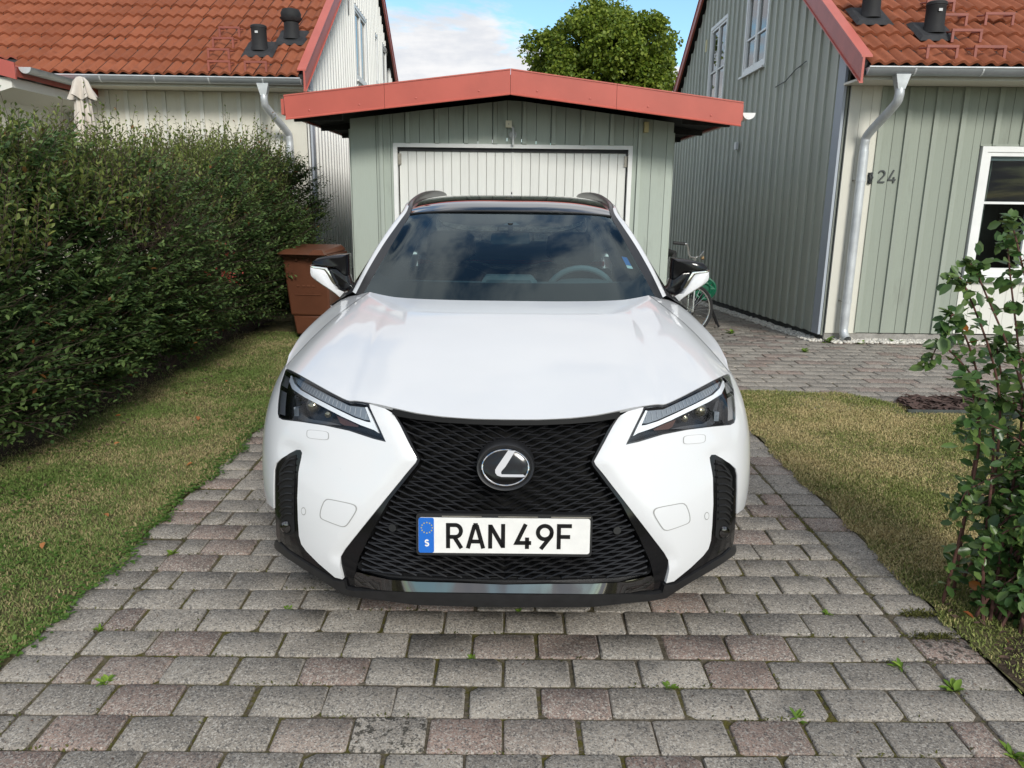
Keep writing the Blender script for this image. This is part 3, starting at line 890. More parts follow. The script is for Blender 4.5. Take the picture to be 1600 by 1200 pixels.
def roof(house, s, length, tiles_to, rows, cut=None):
    """tiles, sheathing, barge boards, gutter of one roof; x runs from the gable (0) to length on side s"""
    # sheathing slabs
    for front in (True, False):
        ya, yb = (EAVE_Y, RIDGE) if front else (2 * RIDGE - EAVE_Y, RIDGE)
        xa, xb = -s * (OVER - .02), s * length
        q = [(xa, ya), (xb, ya), (xb, yb), (xa, yb)]
        MB().add([(x, y, under(y) + .09) for x, y in q] + [(x, y, under(y) + .135) for x, y in q], CUBE_F).build('roof_deck', 'soffit_dark' if front else 'clay_tile', house)
    # tiles
    ncol = int((tiles_to + OVER) / TW)
    for r in range(rows):
        for c in range(ncol):
            d = -OVER + .055 + (c + .5) * TW
            v = -.075 + r * TE
            y = EAVE_Y + v * CA; z = under(EAVE_Y) + .128 + v * SA
            if cut and cut(d, y): continue
            o = link('roof_tile', TILE, house, (s * d, y, z), (ANG + random.gauss(0, .004), random.gauss(0, .004), random.gauss(0, .004)))
    # upper roof beyond the picture, joined
    m = MB(); y2 = EAVE_Y + (rows * TE - .04) * CA
    if y2 < RIDGE:
        q = [(-s * (OVER - .06), y2), (s * length, y2), (s * length, RIDGE), (-s * (OVER - .06), RIDGE)]
        m.add([(x, y, under(y) + .136) for x, y in q] + [(x, y, under(y) + .165) for x, y in q], CUBE_F).build('upper_roof', 'clay_tile', house)
    if length > tiles_to + .3:
        q = [(s * (tiles_to - .05), EAVE_Y - .02), (s * length, EAVE_Y - .02), (s * length, y2), (s * (tiles_to - .05), y2)]
        MB().add([(x, y, under(y) + .136) for x, y in q] + [(x, y, under(y) + .16) for x, y in q], CUBE_F).build('side_roof', 'clay_tile', house)
    # barge boards: a red side face and a red cap on top, on both slopes
    for front in (True, False):
        ya, yb = (EAVE_Y - .06, RIDGE) if front else (2 * RIDGE - EAVE_Y, RIDGE)
        x0, x1 = -s * OVER, -s * (OVER + .022)
        lo, hi = (lambda y: under(y) - .012), (lambda y: under(y) + .205)
        V = [(x, y, f(y)) for f in (lo, hi) for x, y in ((x0, ya), (x1, ya), (x1, yb), (x0, yb))]
        MB().add(V, CUBE_F).build('barge_board', 'red_barge', house)
        V = [(x, y, under(y) + h) for h in (.206, .222) for x, y in ((-s * (OVER + .035), ya), (s * .018 - s * .06, ya), (s * .018 - s * .06, yb), (-s * (OVER + .035), yb))]
        MB().add(V, CUBE_F).build('barge_cap', 'red_sheet_edge', house)
        # lower lip and verge soffit
        V = [(x, y, under(y) + h) for h in (-.022, -.008) for x, y in ((-s * (OVER + .034), ya), (-s * (OVER - .004), ya), (-s * (OVER - .004), yb), (-s * (OVER + .034), yb))]
        MB().add(V, CUBE_F).build('barge_lip', 'red_sheet_edge', house)
        ys = ya if not front else 0.0
        V = [(x, y, under(y) + h) for h in (.05, .085) for x, y in ((-s * (OVER - .002), ya), (s * .02, ya), (s * .02, yb), (-s * (OVER - .002), yb))]
        MB().add(V, CUBE_F).build('verge_soffit', 'soffit_dark', house)
    # eaves: fascia board, soffit, gutter with brackets
    xa, xb = sorted((-s * (OVER - .03), s * length))
    box('eaves_fascia', 'white_paint', house, xa, xb, EAVE_Y + .03, EAVE_Y + .055, EAVE_Z - .015, EAVE_Z + .085)
    box('eaves_soffit', 'cream_paint', house, xa, xb, EAVE_Y + .055, -.022, EAVE_Z - .01, EAVE_Z + .012)
    g = half_round(MB(), xa, xb, EAVE_Y - .045, EAVE_Z + .075, .066)
    gut = g.build('gutter', 'gutter_grey', house, smooth=True)
    MB().tube([(xa, EAVE_Y - .111, EAVE_Z + .077), (xb, EAVE_Y - .111, EAVE_Z + .077)], .009, 8).build('gutter_bead', 'zinc', gut, smooth=True)
    endx = -s * (OVER - .03)
    e = [(EAVE_Y - .045 + .066 * math.cos(a), EAVE_Z + .075 + .066 * math.sin(a)) for a in [math.pi * (1 + i / 10) for i in range(11)]]
    MB().prism(e, .004 * -s, 'x', endx - s * .0015).build('gutter_end', 'zinc', gut)
    k = .35
    while k < tiles_to:
        half_round(MB(), s * k - .008, s * k + .008, EAVE_Y - .045, EAVE_Z + .075, .0695, .003).build('gutter_bracket', 'zinc', gut)
        k += .62

def downpipe(house, s, fx, px, zfoot):
    """funnel below the gutter, swan neck to the wall, straight pipe with clips, and a shoe at the foot"""
    y0 = EAVE_Y - .045; y1 = -.105; zt = EAVE_Z + .02
    fun = MB()
    q = [(-.068, -.050), (.068, -.050), (.068, .050), (-.068, .050)]
    V = [(s * fx + a, y0 + b, zt) for a, b in q] + [(s * fx + a * .48, y0 + b * .8, zt - .13) for a, b in q]
    fun.add(V, CUBE_F)
    pipe = MB().tube(bez([(s * fx, y0, zt - .12), (s * fx, y0, zt - .19), (s * fx + (s * px - s * fx) * .10, y0 + .06, zt - .27), (s * px + (s * fx - s * px) * .14, y1 - .05, zt - .49), (s * px, y1, zt - .58), (s * px, y1, zt - .70)], 6), .043, 16)
    pipe.tube([(s * px, y1, zt - .66), (s * px, y1, zfoot + .12)], .047, 16)
    pipe.tube(bez([(s * px, y1, zfoot + .14), (s * px, y1 - .008, zfoot + .06), (s * px + .01, y1 - .05, zfoot + .0), (s * px + .016, y1 - .09, zfoot - .02)], 5), .045, 16, caps=False)
    dp = pipe.build('downpipe', 'zinc', house, smooth=True)
    fun.build('funnel', 'zinc', dp)
    for z in (zt - .95, zfoot + .38):
        MB().tube([(s * px, y1, z - .014), (s * px, y1, z + .014)], .051, 16).build('pipe_clip', 'zinc', dp)
        MB().tube([(s * px - .05, y1, z), (s * px - .05, -.01, z)], .006, 6).build('clip_pin', 'hinge_metal', dp)

def vent(house, s, x, y, kind):
    z = roof_top(y) - .02
    base = MB()
    q = [(-.19, -.16), (.19, -.16), (.19, .20), (-.19, .20)]
    base.add([(s * x + a, y + b, roof_top(y + b) - .012) for a, b in q] + [(s * x + a * .8, y + b * .8, roof_top(y + b * .8) + .022) for a, b in q], CUBE_F)
    prof = [(.110, 0), (.100, .05), (.092, .07), (.090, .24)]
    prof += [(.120, .255), (.125, .30), (.105, .345), (.05, .36)] if kind == 'hood' else [(.092, .245), (.092, .255), (.097, .26), (.095, .285), (.08, .295)]
    p = MB().lathe(prof, 24, 'z', (s * x, y, z)).build('roof_vent', 'vent_black', house, smooth=True)
    base.build('flashing', 'vent_flashing', p)
    if kind == 'hood':
        MB().lathe([(.105, .205), (.135, .240), (.137, .250), (.12, .252)], 24, 'z', (s * x, y, z)).build('hood_rim', 'vent_flashing', p, smooth=True)
    else:
        box('vent_label', 'grey_plastic', p, s * x - .02, s * x + .015, y - .1035, y - .097, z + .19, z + .215)

def roof_step(house, s, x, y, w=.30):
    """bent bracket that hooks over the tiles: two legs and a tread bar"""
    z = roof_top(y)
    m = MB()
    for a in (-w / 2, w / 2):
        m.box(s * x + a - .012, s * x + a + .012, y - .038, y - .022, z - .035, z + .066)
        m.tube([(s * x + a, y - .028, z + .058), (s * x + a, y + .14, z + .085)], .010, 6)
    m.box(s * x - w / 2 - .012, s * x + w / 2 + .012, y - .040, y - .018, z + .062, z + .086)
    m.build('roof_step', 'roof_step', house)

# ---------------------------------------------------------------- white house on the left
WH_POS, WH_ROT = (-2.53, 10.10, .09), R(1.4)
white_house = thing('white_house', 'cream white timber house with red tiled roof behind the hedge', 'house', WH_POS, WH_ROT)
LW = [(3.75, 5.02, 3.27, 4.45), (6.05, 6.45, 3.50, 4.45), (7.15, 8.55, 3.27, 4.45)]
LWw = [(a, b, c, d) for a, b, c, d in LW]
gable_wall(white_house, -1, 'gable_white', 'gable_white', lambda y: .20, .20, LWw, 10.2)
for a, b, c, d in LW:
    window(white_house, a, b, c, d, 0.0, 'gable', -1, bars=(), leaves=2 if b - a > .6 else 1)
front_wall(white_house, -1, 'cream_paint', 'white_paint', .2, EAVE_Z - .012, .36, 5.6, .228, 1, [])
box('corner_board', 'panel_cream', white_house, -.355, -.002, -.026, -.0, .2, EAVE_Z - .012)
box('corner_trim', 'trim_grey', white_house, .048, .072, -.03, .10, .2, under(0) + .02)
# solid core so that no light leaks through
m = MB(); prof = [(.025, .2), (10.3, .2), (10.3, under(10.3) - .02), (RIDGE, under(RIDGE) - .04), (.025, under(.025) - .04)]
m.prism(prof, -5.30, 'x', -.25).build('wall_core', 'cream_paint', white_house)
box('plinth', 'plinth_grey', white_house, -5.6, -.01, .02, 10.2, -.1, .2)
def cut_left(d, y):   # the side wing's valley cuts the main roof's lower left corner
    return d > 2.72 + max(0, (y + .74)) * 3.2 + .10
roof(white_house, -1, 7.2, 5.2, 9, cut_left)
downpipe(white_house, -1, .36, .20, .06)
vent(white_house, -1, .52, -.02, 'cap'); vent(white_house, -1, .20, .30, 'hood')
for x, y in ((.86, -.50), (.44, -.50), (.95, -.21), (.98, .08), (.985, .37)): roof_step(white_house, -1, x, y, .24)
box('wall_vent', 'vent_flashing', white_house, .022, .034, 3.15, 3.27, 4.15, 4.36)
# side wing at the left: its eaves point to the right, with a red barge end and a short gutter
wing = MB(); WX = -2.90
wing.prism([(WX, .2), (-5.6, .2), (-5.6, 2.9), (WX, 2.43)], 1.70, 'y', -1.68)
wing.build('wing_wall', 'cream_paint', white_house)
m = MB(); m.add([(-2.52, -1.72, 2.50), (-2.52, .02, 2.50), (-5.6, .02, 3.3), (-5.6, -1.72, 3.3), (-2.52, -1.72, 2.60), (-2.52, .02, 2.60), (-5.6, .02, 3.42), (-5.6, -1.72, 3.42)], CUBE_F)
m.build('wing_roof', 'red_barge', white_house)
m = MB(); m.add([(-2.50, -1.76, 2.47), (-5.6, -1.76, 3.27), (-5.6, -1.735, 3.27), (-2.50, -1.735, 2.47), (-2.50, -1.76, 2.63), (-5.6, -1.76, 3.45), (-5.6, -1.735, 3.45), (-2.50, -1.735, 2.63)], CUBE_F)
m.build('wing_barge', 'red_barge', white_house)
m = MB(); m.add([(-2.58, -1.70, 2.40), (-2.58, -.02, 2.40), (WX, -.02, 2.30), (WX, -1.70, 2.30), (-2.58, -1.70, 2.495), (-2.58, -.02, 2.495), (WX, -.02, 2.495), (WX, -1.70, 2.495)], CUBE_F)
m.build('wing_eaves', 'white_paint', white_house)
pr = [(-2.45 + .062 * math.cos(a), 2.60 + .062 * math.sin(a)) for a in [math.pi * (1 + i / 10) for i in range(11)]]
pi_ = [(-2.45 + .056 * math.cos(a), 2.60 + .056 * math.sin(a)) for a in [math.pi * (1 + i / 10) for i in range(11)]][::-1]
MB().prism(pr + pi_, 1.18, 'y', -1.66).build('wing_gutter', 'gutter_grey', white_house, smooth=True)
MB().prism(pr, .005, 'y', -1.666).build('wing_gutter_end', 'zinc', white_house)

# ---------------------------------------------------------------- green house on the right
GH_POS, GH_ROT = (3.43, 8.21, 0), R(-1.5)
green_house = thing('green_house', 'grey-green timber house numbered 24 with red tiled roof', 'house', GH_POS, GH_ROT)
def gz(y): return .05 - .056 * y if y < 7.5 else .05 - .42
RW = [(3.02, 4.18, 3.26, 4.40), (5.35, 6.55, 3.05, 4.40)]
gable_wall(green_house, 1, 'green_gable_shade_lift', 'gable_batten_shade_lift', gz, .290, RW, 10.2)
for a, b, c, d in RW: window(green_house, a, b, c, d, 0.0, 'gable', 1, bars=(.42,), leaves=2)
HOLE = [(1.365, 2.62, .70, 2.06), (1.36, 2.63, .085, .66)]
front_wall(green_house, 1, 'green_paint', 'green_batten', .085, EAVE_Z - .012, .335, 5.8, .1365, 2, [(1.366, 2.618, .085, 2.024)])
for i in range(3):
    box('corner_board', 'panel_cream', green_house, .002 + .111 * i, .002 + .111 * (i + 1) - .003, -.026, 0, .075, EAVE_Z - .012)
V = [(-.074, -.028, .06), (-.048, -.028, .06), (-.048, .17, .05), (-.074, .17, .05), (-.074, -.028, under(0) + .02), (-.048, -.028, under(0) + .02), (-.048, .17, under(.17) + .0), (-.074, .17, under(.17))]
MB().add(V, CUBE_F).build('corner_trim', 'trim_grey', green_house)
for i in range(10):
    box('apron_board', 'white_paint', green_house, 1.37 + .125 * i, 1.37 + .125 * (i + 1) - .003, -.024, 0, .09, .655)
window(green_house, 1.385, 2.60, .70, 2.02, -.012, 'front', 1, bars=(.585,), leaves=2, curtain=True, sill=False, glass='front_window_glass')
box('window_sill', 'window_white', green_house, 1.36, 2.63, -.085, -.022, .655, .695)
m = MB(); m.box(1.365, 2.62, -.030, -.0205, 2.022, 2.045); m.build('drip_flashing', 'green_batten', green_house)
m = MB(); prof = [(.025, -.4), (10.3, -.4), (10.3, under(10.3) - .02), (RIDGE, under(RIDGE) - .04), (.025, under(.025) - .04)]
m.prism(prof, 1.10, 'x', .25).build('wall_core', 'green_gable_shade_lift', green_house)
m = MB(); m.prism([(1.0, -.4), (10.3, -.4), (10.3, under(10.3) - .02), (RIDGE, under(RIDGE) - .04), (1.0, under(1.0) - .04)], 4.5, 'x', 1.352).build('wall_core', 'green_gable_shade_lift', green_house)
box('plinth', 'plinth', green_house, -.004, 5.9, .03, 10.2, -.7, .06)
box('plinth', 'plinth_grey', green_house, .0, 5.9, -.012, .028, -.1, .074)
roof(green_house, 1, 6.6, 3.4, 7)
downpipe(green_house, 1, .25, .165, .05)
vent(green_house, 1, .76, .02, 'cap'); vent(green_house, 1, .26, .36, 'hood')
for x, y in ((.62, -.47), (1.06, -.47), (1.0, -.13), (1.02, .22), (1.5, .25), (1.04, .55)): roof_step(green_house, 1, x, y, .27)
num = MB(); letters(num, '24', .366, -.0225, 1.650, .128, .014, .012, .028)
num.build('house_number', 'house_number', green_house)
hk = MB().tube([(.275, -.02, 1.735), (.28, -.07, 1.745), (.295, -.075, 1.70), (.28, -.06, 1.655), (.29, -.04, 1.64)], .010, 6)
hk.box(.265, .305, -.036, -.027, 1.64, 1.75)
hk.build('cable_hook', 'house_number', green_house, smooth=True)
box('sensor_box', 'grey_plastic', green_house, -.085, -.047, 4.0, 4.11, 2.20, 2.31)
box('wall_vent', 'yellow_plastic', green_house, -.06, -.047, 6.72, 6.82, 4.05, 4.25)
# thin dark cable tacked across the gable boards
MB().tube([(-.052, 1.25, 3.02), (-.056, 1.6, 2.98), (-.052, 1.95, 2.90), (-.056, 2.35, 2.88)], .006, 5).build('cable', 'house_number', green_house)

# ================================================================ car data
# front surface control grid and outlines on it: (u, v) along the nose and up, traced once and stored in metres / surface units
NOSE = [[(0.0, 0.05, 0.17), (0.18, 0.058, 0.17), (0.3616, 0.085, 0.17), (0.518, 0.135, 0.17), (0.6456, 0.21, 0.17), (0.7468, 0.3, 0.17), (0.8137, 0.4, 0.17), (0.86, 0.52, 0.17), (0.891, 0.63, 0.17), (0.9116, 0.75, 0.17)], [(0.0, 0.015, 0.26), (0.18, 0.023, 0.26), (0.3603, 0.05, 0.26), (0.5217, 0.1, 0.26), (0.6534, 0.175, 0.26), (0.7495, 0.265, 0.26), (0.8199, 0.365, 0.26), (0.8652, 0.485, 0.26), (0.8903, 0.595, 0.26), (0.9054, 0.715, 0.26)], [(0.0, 0.015, 0.36), (0.18, 0.021, 0.36), (0.3591, 0.045, 0.36), (0.5203, 0.09, 0.36), (0.6505, 0.155, 0.36), (0.7478, 0.235, 0.36), (0.8187, 0.335, 0.36), (0.861, 0.445, 0.36), (0.8826, 0.555, 0.36), (0.8954, 0.675, 0.36)], [(0.0, 0.03, 0.5), (0.18, 0.036, 0.5), (0.3594, 0.06, 0.5), (0.5263, 0.105, 0.5), (0.6626, 0.17, 0.5), (0.7657, 0.25, 0.5), (0.8349, 0.35, 0.5), (0.8764, 0.46, 0.5), (0.8951, 0.57, 0.5), (0.905, 0.69, 0.5)], [(0.0, 0.07, 0.64), (0.18, 0.076, 0.64), (0.3595, 0.1, 0.64), (0.527, 0.145, 0.64), (0.6638, 0.21, 0.64), (0.7672, 0.29, 0.64), (0.8366, 0.39, 0.64), (0.8781, 0.5, 0.64), (0.8969, 0.61, 0.64), (0.9068, 0.73, 0.64)], [(0.0, 0.1, 0.74), (0.18, 0.107, 0.74), (0.3597, 0.132, 0.74), (0.5235, 0.18, 0.74), (0.657, 0.25, 0.74), (0.7582, 0.335, 0.739), (0.8258, 0.435, 0.738), (0.8676, 0.55, 0.736), (0.8905, 0.66, 0.734), (0.9035, 0.78, 0.732)], [(0.0, 0.13, 0.82), (0.18, 0.138, 0.82), (0.36, 0.165, 0.82), (0.515, 0.215, 0.82), (0.64, 0.29, 0.818), (0.735, 0.38, 0.816), (0.8, 0.485, 0.812), (0.843, 0.595, 0.808), (0.87, 0.7, 0.804), (0.888, 0.81, 0.8)], [(0.0, 0.19, 0.9), (0.18, 0.2, 0.9), (0.355, 0.23, 0.9), (0.5, 0.285, 0.9), (0.61, 0.36, 0.896), (0.7, 0.45, 0.891), (0.76, 0.55, 0.885), (0.8, 0.65, 0.879), (0.83, 0.75, 0.872), (0.855, 0.85, 0.866)]]
OUT_cheek = [(2.465,6.169),(2.351,6.136),(2.24,6.102),(2.132,6.067),(1.988,5.942),(1.922,5.754),(1.861,5.559),(1.814,5.373),(1.767,5.194),(1.721,5.025),(1.67,4.858),(1.621,4.693),(1.571,4.532),(1.531,4.402),(1.558,4.299),(1.624,4.174),(1.69,4.056),(1.757,3.935),(1.823,3.822),(1.891,3.714),(1.959,3.61),(2.027,3.507),(2.096,3.405),(2.162,3.306),(2.229,3.205),(2.297,3.101),(2.366,2.994),(2.437,2.884),(2.51,2.775),(2.586,2.665),(2.668,2.546),(2.755,2.425),(2.846,2.296),(2.941,2.159),(3.051,1.941),(3.052,1.692),(3.03,1.528),(3.009,1.351),(2.99,1.163),(3.179,1.163),(3.281,1.268),(3.388,1.369),(3.499,1.465),(3.616,1.556),(3.734,1.663),(3.858,1.764),(3.986,1.857),(4.067,1.944),(4.149,2.025),(4.192,2.239),(4.176,2.364),(4.161,2.482),(4.148,2.597),(4.128,2.727),(4.114,2.855),(4.105,2.984),(4.102,3.11),(4.09,3.252),(4.081,3.389),(4.076,3.526),(4.074,3.665),(4.059,3.782),(4.046,3.904),(4.034,4.035),(4.024,4.173),(4.083,4.241),(4.212,4.216),(4.458,4.064),(4.606,3.965),(4.767,3.868),(5.011,3.703),(5.109,3.531),(5.114,3.413),(5.124,3.294),(5.142,3.171),(5.157,3.039),(5.188,2.9),(5.239,2.758),(5.308,2.61),(5.924,2.542),(6.539,2.474),(7.154,2.405),(7.769,2.337),(8.385,2.268),(9.0,2.2),(9.0,2.6),(9.0,3.0),(9.0,3.4),(9.0,3.8),(9.0,4.2),(9.0,4.6),(9.0,5.0),(9.0,5.4),(9.0,5.8),(9.0,6.2),(9.0,6.6),(9.0,7.0),(8.767,6.938),(8.534,6.875),(8.3,6.813),(8.067,6.751),(7.834,6.688),(7.601,6.626),(7.368,6.564),(7.134,6.502),(6.752,6.359),(6.475,6.204),(6.282,6.036),(6.053,5.902),(5.872,5.755),(5.721,5.601),(5.599,5.442),(5.463,5.275),(5.358,5.11),(5.197,4.994),(4.953,4.983),(4.719,5.025),(4.512,5.059),(4.323,5.088),(4.149,5.112),(3.986,5.128),(3.832,5.141),(3.687,5.152),(3.549,5.161),(3.418,5.168),(3.291,5.161),(3.169,5.153),(3.051,5.142),(2.938,5.129),(2.83,5.115),(2.724,5.082),(2.622,5.048),(2.523,5.013),(2.427,4.978),(2.332,4.942),(2.248,4.92),(2.164,4.898),(2.082,4.875),(2.121,5.009),(2.161,5.148),(2.2,5.294),(2.241,5.446),(2.284,5.601),(2.329,5.755),(2.378,5.904),(2.431,6.047)]
OUT_cheek_edge = [(1.988,5.942),(1.922,5.754),(1.861,5.559),(1.814,5.373),(1.767,5.194),(1.721,5.025),(1.67,4.858),(1.621,4.693),(1.571,4.532),(1.531,4.402),(1.558,4.299),(1.624,4.174),(1.69,4.056),(1.757,3.935),(1.823,3.822),(1.891,3.714),(1.959,3.61),(2.027,3.507),(2.096,3.405),(2.162,3.306),(2.229,3.205),(2.297,3.101),(2.366,2.994),(2.437,2.884),(2.51,2.775),(2.586,2.665),(2.668,2.546),(2.755,2.425),(2.846,2.296),(2.941,2.159),(3.051,1.941)]
OUT_headlight = [(7.134,6.502),(6.197,6.633),(5.639,6.679),(5.231,6.678),(4.919,6.657),(4.663,6.627),(4.437,6.592),(4.232,6.553),(4.043,6.511),(3.867,6.467),(3.702,6.421),(3.521,6.369),(3.355,6.315),(3.202,6.259),(3.083,6.217),(2.971,6.174),(2.874,6.185),(2.779,6.196),(2.62,6.219),(2.487,6.184),(2.431,6.047),(2.378,5.904),(2.329,5.755),(2.284,5.601),(2.241,5.446),(2.2,5.294),(2.161,5.148),(2.121,5.009),(2.082,4.875),(2.164,4.898),(2.248,4.92),(2.332,4.942),(2.427,4.978),(2.523,5.013),(2.622,5.048),(2.724,5.082),(2.83,5.115),(2.938,5.129),(3.051,5.142),(3.169,5.153),(3.291,5.161),(3.418,5.168),(3.549,5.161),(3.687,5.152),(3.832,5.141),(3.986,5.128),(4.149,5.112),(4.323,5.088),(4.512,5.059),(4.719,5.025),(4.953,4.983),(5.197,4.994),(5.358,5.11),(5.463,5.275),(5.599,5.442),(5.721,5.601),(5.872,5.755),(6.053,5.902),(6.282,6.036),(6.475,6.204),(6.752,6.359)]
OUT_hood_edge = [(0.0,5.865),(0.558,5.869),(1.11,5.913),(1.55,5.995),(1.985,6.12),(2.231,6.183),(2.477,6.214),(2.77,6.231),(2.969,6.207),(3.311,6.327),(3.73,6.46),(4.479,6.631),(5.742,6.71),(7.35,6.508)]
OUT_trim = [(0.0,5.842),(0.155,5.844),(0.289,5.845),(0.424,5.846),(0.558,5.846),(0.696,5.857),(0.834,5.867),(0.972,5.876),(1.11,5.883),(1.256,5.911),(1.402,5.937),(1.549,5.962),(1.689,6.006),(1.833,6.048),(1.983,6.087),(1.987,5.92),(1.912,5.838),(1.787,5.812),(1.665,5.784),(1.545,5.754),(1.399,5.735),(1.253,5.713),(1.107,5.691),(0.97,5.684),(0.832,5.676),(0.694,5.667),(0.557,5.657),(0.422,5.654),(0.288,5.65),(0.154,5.645),(0.0,5.64)]
OUT_grille = [(0.0,5.676),(0.557,5.692),(0.695,5.703),(0.832,5.712),(0.97,5.72),(1.108,5.726),(1.254,5.749),(1.399,5.77),(1.546,5.79),(1.661,5.811),(1.779,5.832),(1.901,5.851),(1.9,5.816),(1.832,5.623),(1.768,5.427),(1.705,5.179),(1.641,4.951),(1.595,4.79),(1.55,4.633),(1.504,4.481),(1.481,4.388),(1.513,4.258),(1.579,4.123),(1.645,3.996),(1.719,3.861),(1.795,3.734),(1.871,3.612),(1.947,3.492),(2.025,3.373),(2.081,3.255),(2.137,3.135),(2.193,3.01),(2.252,2.881),(2.312,2.754),(2.374,2.625),(2.43,2.49),(2.489,2.35),(2.55,2.202),(2.612,2.04),(2.672,1.798),(2.648,1.655),(2.542,1.593),(2.366,1.6),(2.196,1.601),(2.031,1.599),(1.869,1.593),(1.714,1.605),(1.563,1.613),(1.415,1.619),(1.268,1.622),(1.121,1.623),(0.973,1.622),(0.809,1.631),(0.645,1.637),(0.481,1.64),(0.318,1.641),(0.155,1.641),(0.0,1.639)]
OUT_frame = [(1.981,5.921),(1.916,5.743),(1.855,5.559),(1.808,5.374),(1.762,5.195),(1.715,5.026),(1.665,4.859),(1.615,4.693),(1.565,4.533),(1.526,4.403),(1.552,4.29),(1.618,4.162),(1.684,4.04),(1.751,3.921),(1.817,3.808),(1.885,3.701),(1.953,3.597),(2.021,3.495),(2.09,3.393),(2.167,3.276),(2.245,3.158),(2.325,3.035),(2.407,2.907),(2.491,2.78),(2.58,2.651),(2.663,2.533),(2.749,2.411),(2.84,2.282),(2.935,2.144),(3.044,1.933),(3.044,1.695),(3.008,1.433),(2.976,1.141),(2.942,0.789),(2.843,0.803),(2.748,0.815),(2.733,1.056),(2.724,1.282),(2.719,1.494),(2.672,1.798),(2.612,2.04),(2.55,2.202),(2.489,2.35),(2.43,2.49),(2.374,2.625),(2.312,2.754),(2.252,2.881),(2.193,3.01),(2.137,3.135),(2.081,3.255),(2.025,3.373),(1.947,3.492),(1.871,3.612),(1.795,3.734),(1.719,3.861),(1.645,3.996),(1.579,4.123),(1.513,4.258),(1.481,4.388),(1.504,4.481),(1.55,4.633),(1.595,4.79),(1.641,4.951),(1.705,5.179),(1.768,5.427),(1.832,5.623),(1.9,5.816)]
OUT_bar = [(0.0,1.487),(0.752,1.509),(0.881,1.504),(1.011,1.496),(1.14,1.487),(1.269,1.476),(1.398,1.463),(1.527,1.448),(1.648,1.445),(1.771,1.439),(1.897,1.431),(2.026,1.42),(2.157,1.444),(2.29,1.466),(2.426,1.485),(2.55,1.509),(2.677,1.531),(2.737,1.338),(2.741,0.906),(2.576,0.9),(2.418,0.952),(2.267,0.997),(2.119,1.037),(1.965,1.069),(1.816,1.097),(1.672,1.12),(1.531,1.139),(1.401,1.156),(1.272,1.171),(1.143,1.184),(1.013,1.196),(0.883,1.205),(0.753,1.212),(0.0,1.228)]
OUT_slot = [(0.0,1.66),(0.973,1.633),(1.1,1.633),(1.226,1.633),(1.352,1.631),(1.478,1.627),(1.606,1.622),(1.736,1.614),(1.869,1.604),(1.998,1.609),(2.13,1.612),(2.264,1.613),(2.401,1.61),(2.542,1.605),(2.677,1.531),(2.55,1.509),(2.426,1.485),(2.29,1.466),(2.157,1.444),(2.026,1.42),(1.897,1.431),(1.771,1.439),(1.648,1.445),(1.527,1.448),(1.398,1.463),(1.269,1.476),(1.14,1.487),(1.011,1.496),(0.881,1.504),(0.752,1.509),(0.0,1.487)]
OUT_corner = [(4.024,4.173),(4.034,4.035),(4.046,3.904),(4.059,3.782),(4.074,3.665),(4.076,3.554),(4.079,3.444),(4.084,3.334),(4.092,3.224),(4.102,3.11),(4.105,2.984),(4.114,2.855),(4.128,2.727),(4.148,2.597),(4.161,2.482),(4.176,2.364),(4.192,2.239),(4.172,2.135),(4.149,2.025),(4.067,1.944),(3.986,1.857),(3.858,1.764),(3.734,1.663),(3.616,1.556),(3.499,1.465),(3.388,1.369),(3.281,1.268),(3.179,1.163),(3.218,1.062),(3.322,1.124),(3.431,1.183),(3.545,1.239),(3.665,1.292),(3.786,1.343),(3.914,1.391),(4.051,1.435),(4.199,1.472),(4.401,1.5),(4.629,1.513),(4.889,1.504),(5.176,1.517),(5.54,1.478),(5.637,1.707),(5.577,1.941),(5.51,2.135),(5.436,2.307),(5.367,2.464),(5.308,2.61),(5.239,2.758),(5.188,2.9),(5.157,3.039),(5.142,3.171),(5.124,3.294),(5.114,3.413),(5.109,3.531),(5.011,3.703),(4.767,3.868),(4.606,3.965),(4.458,4.064),(4.331,4.14),(4.212,4.216),(4.083,4.241)]
OUT_vent = [(4.199,4.085),(4.201,3.964),(4.204,3.851),(4.208,3.744),(4.213,3.64),(4.215,3.547),(4.218,3.455),(4.222,3.363),(4.228,3.271),(4.236,3.177),(4.247,3.081),(4.252,2.987),(4.261,2.892),(4.273,2.797),(4.29,2.702),(4.309,2.605),(4.325,2.504),(4.344,2.4),(4.364,2.291),(4.6,2.127),(4.774,2.109),(4.971,2.082),(4.977,2.187),(4.982,2.286),(4.955,2.4),(4.93,2.509),(4.909,2.615),(4.892,2.717),(4.872,2.824),(4.859,2.93),(4.854,3.035),(4.856,3.136),(4.862,3.235),(4.859,3.338),(4.86,3.44),(4.864,3.541),(4.777,3.644),(4.697,3.747),(4.543,3.868),(4.401,3.992)]
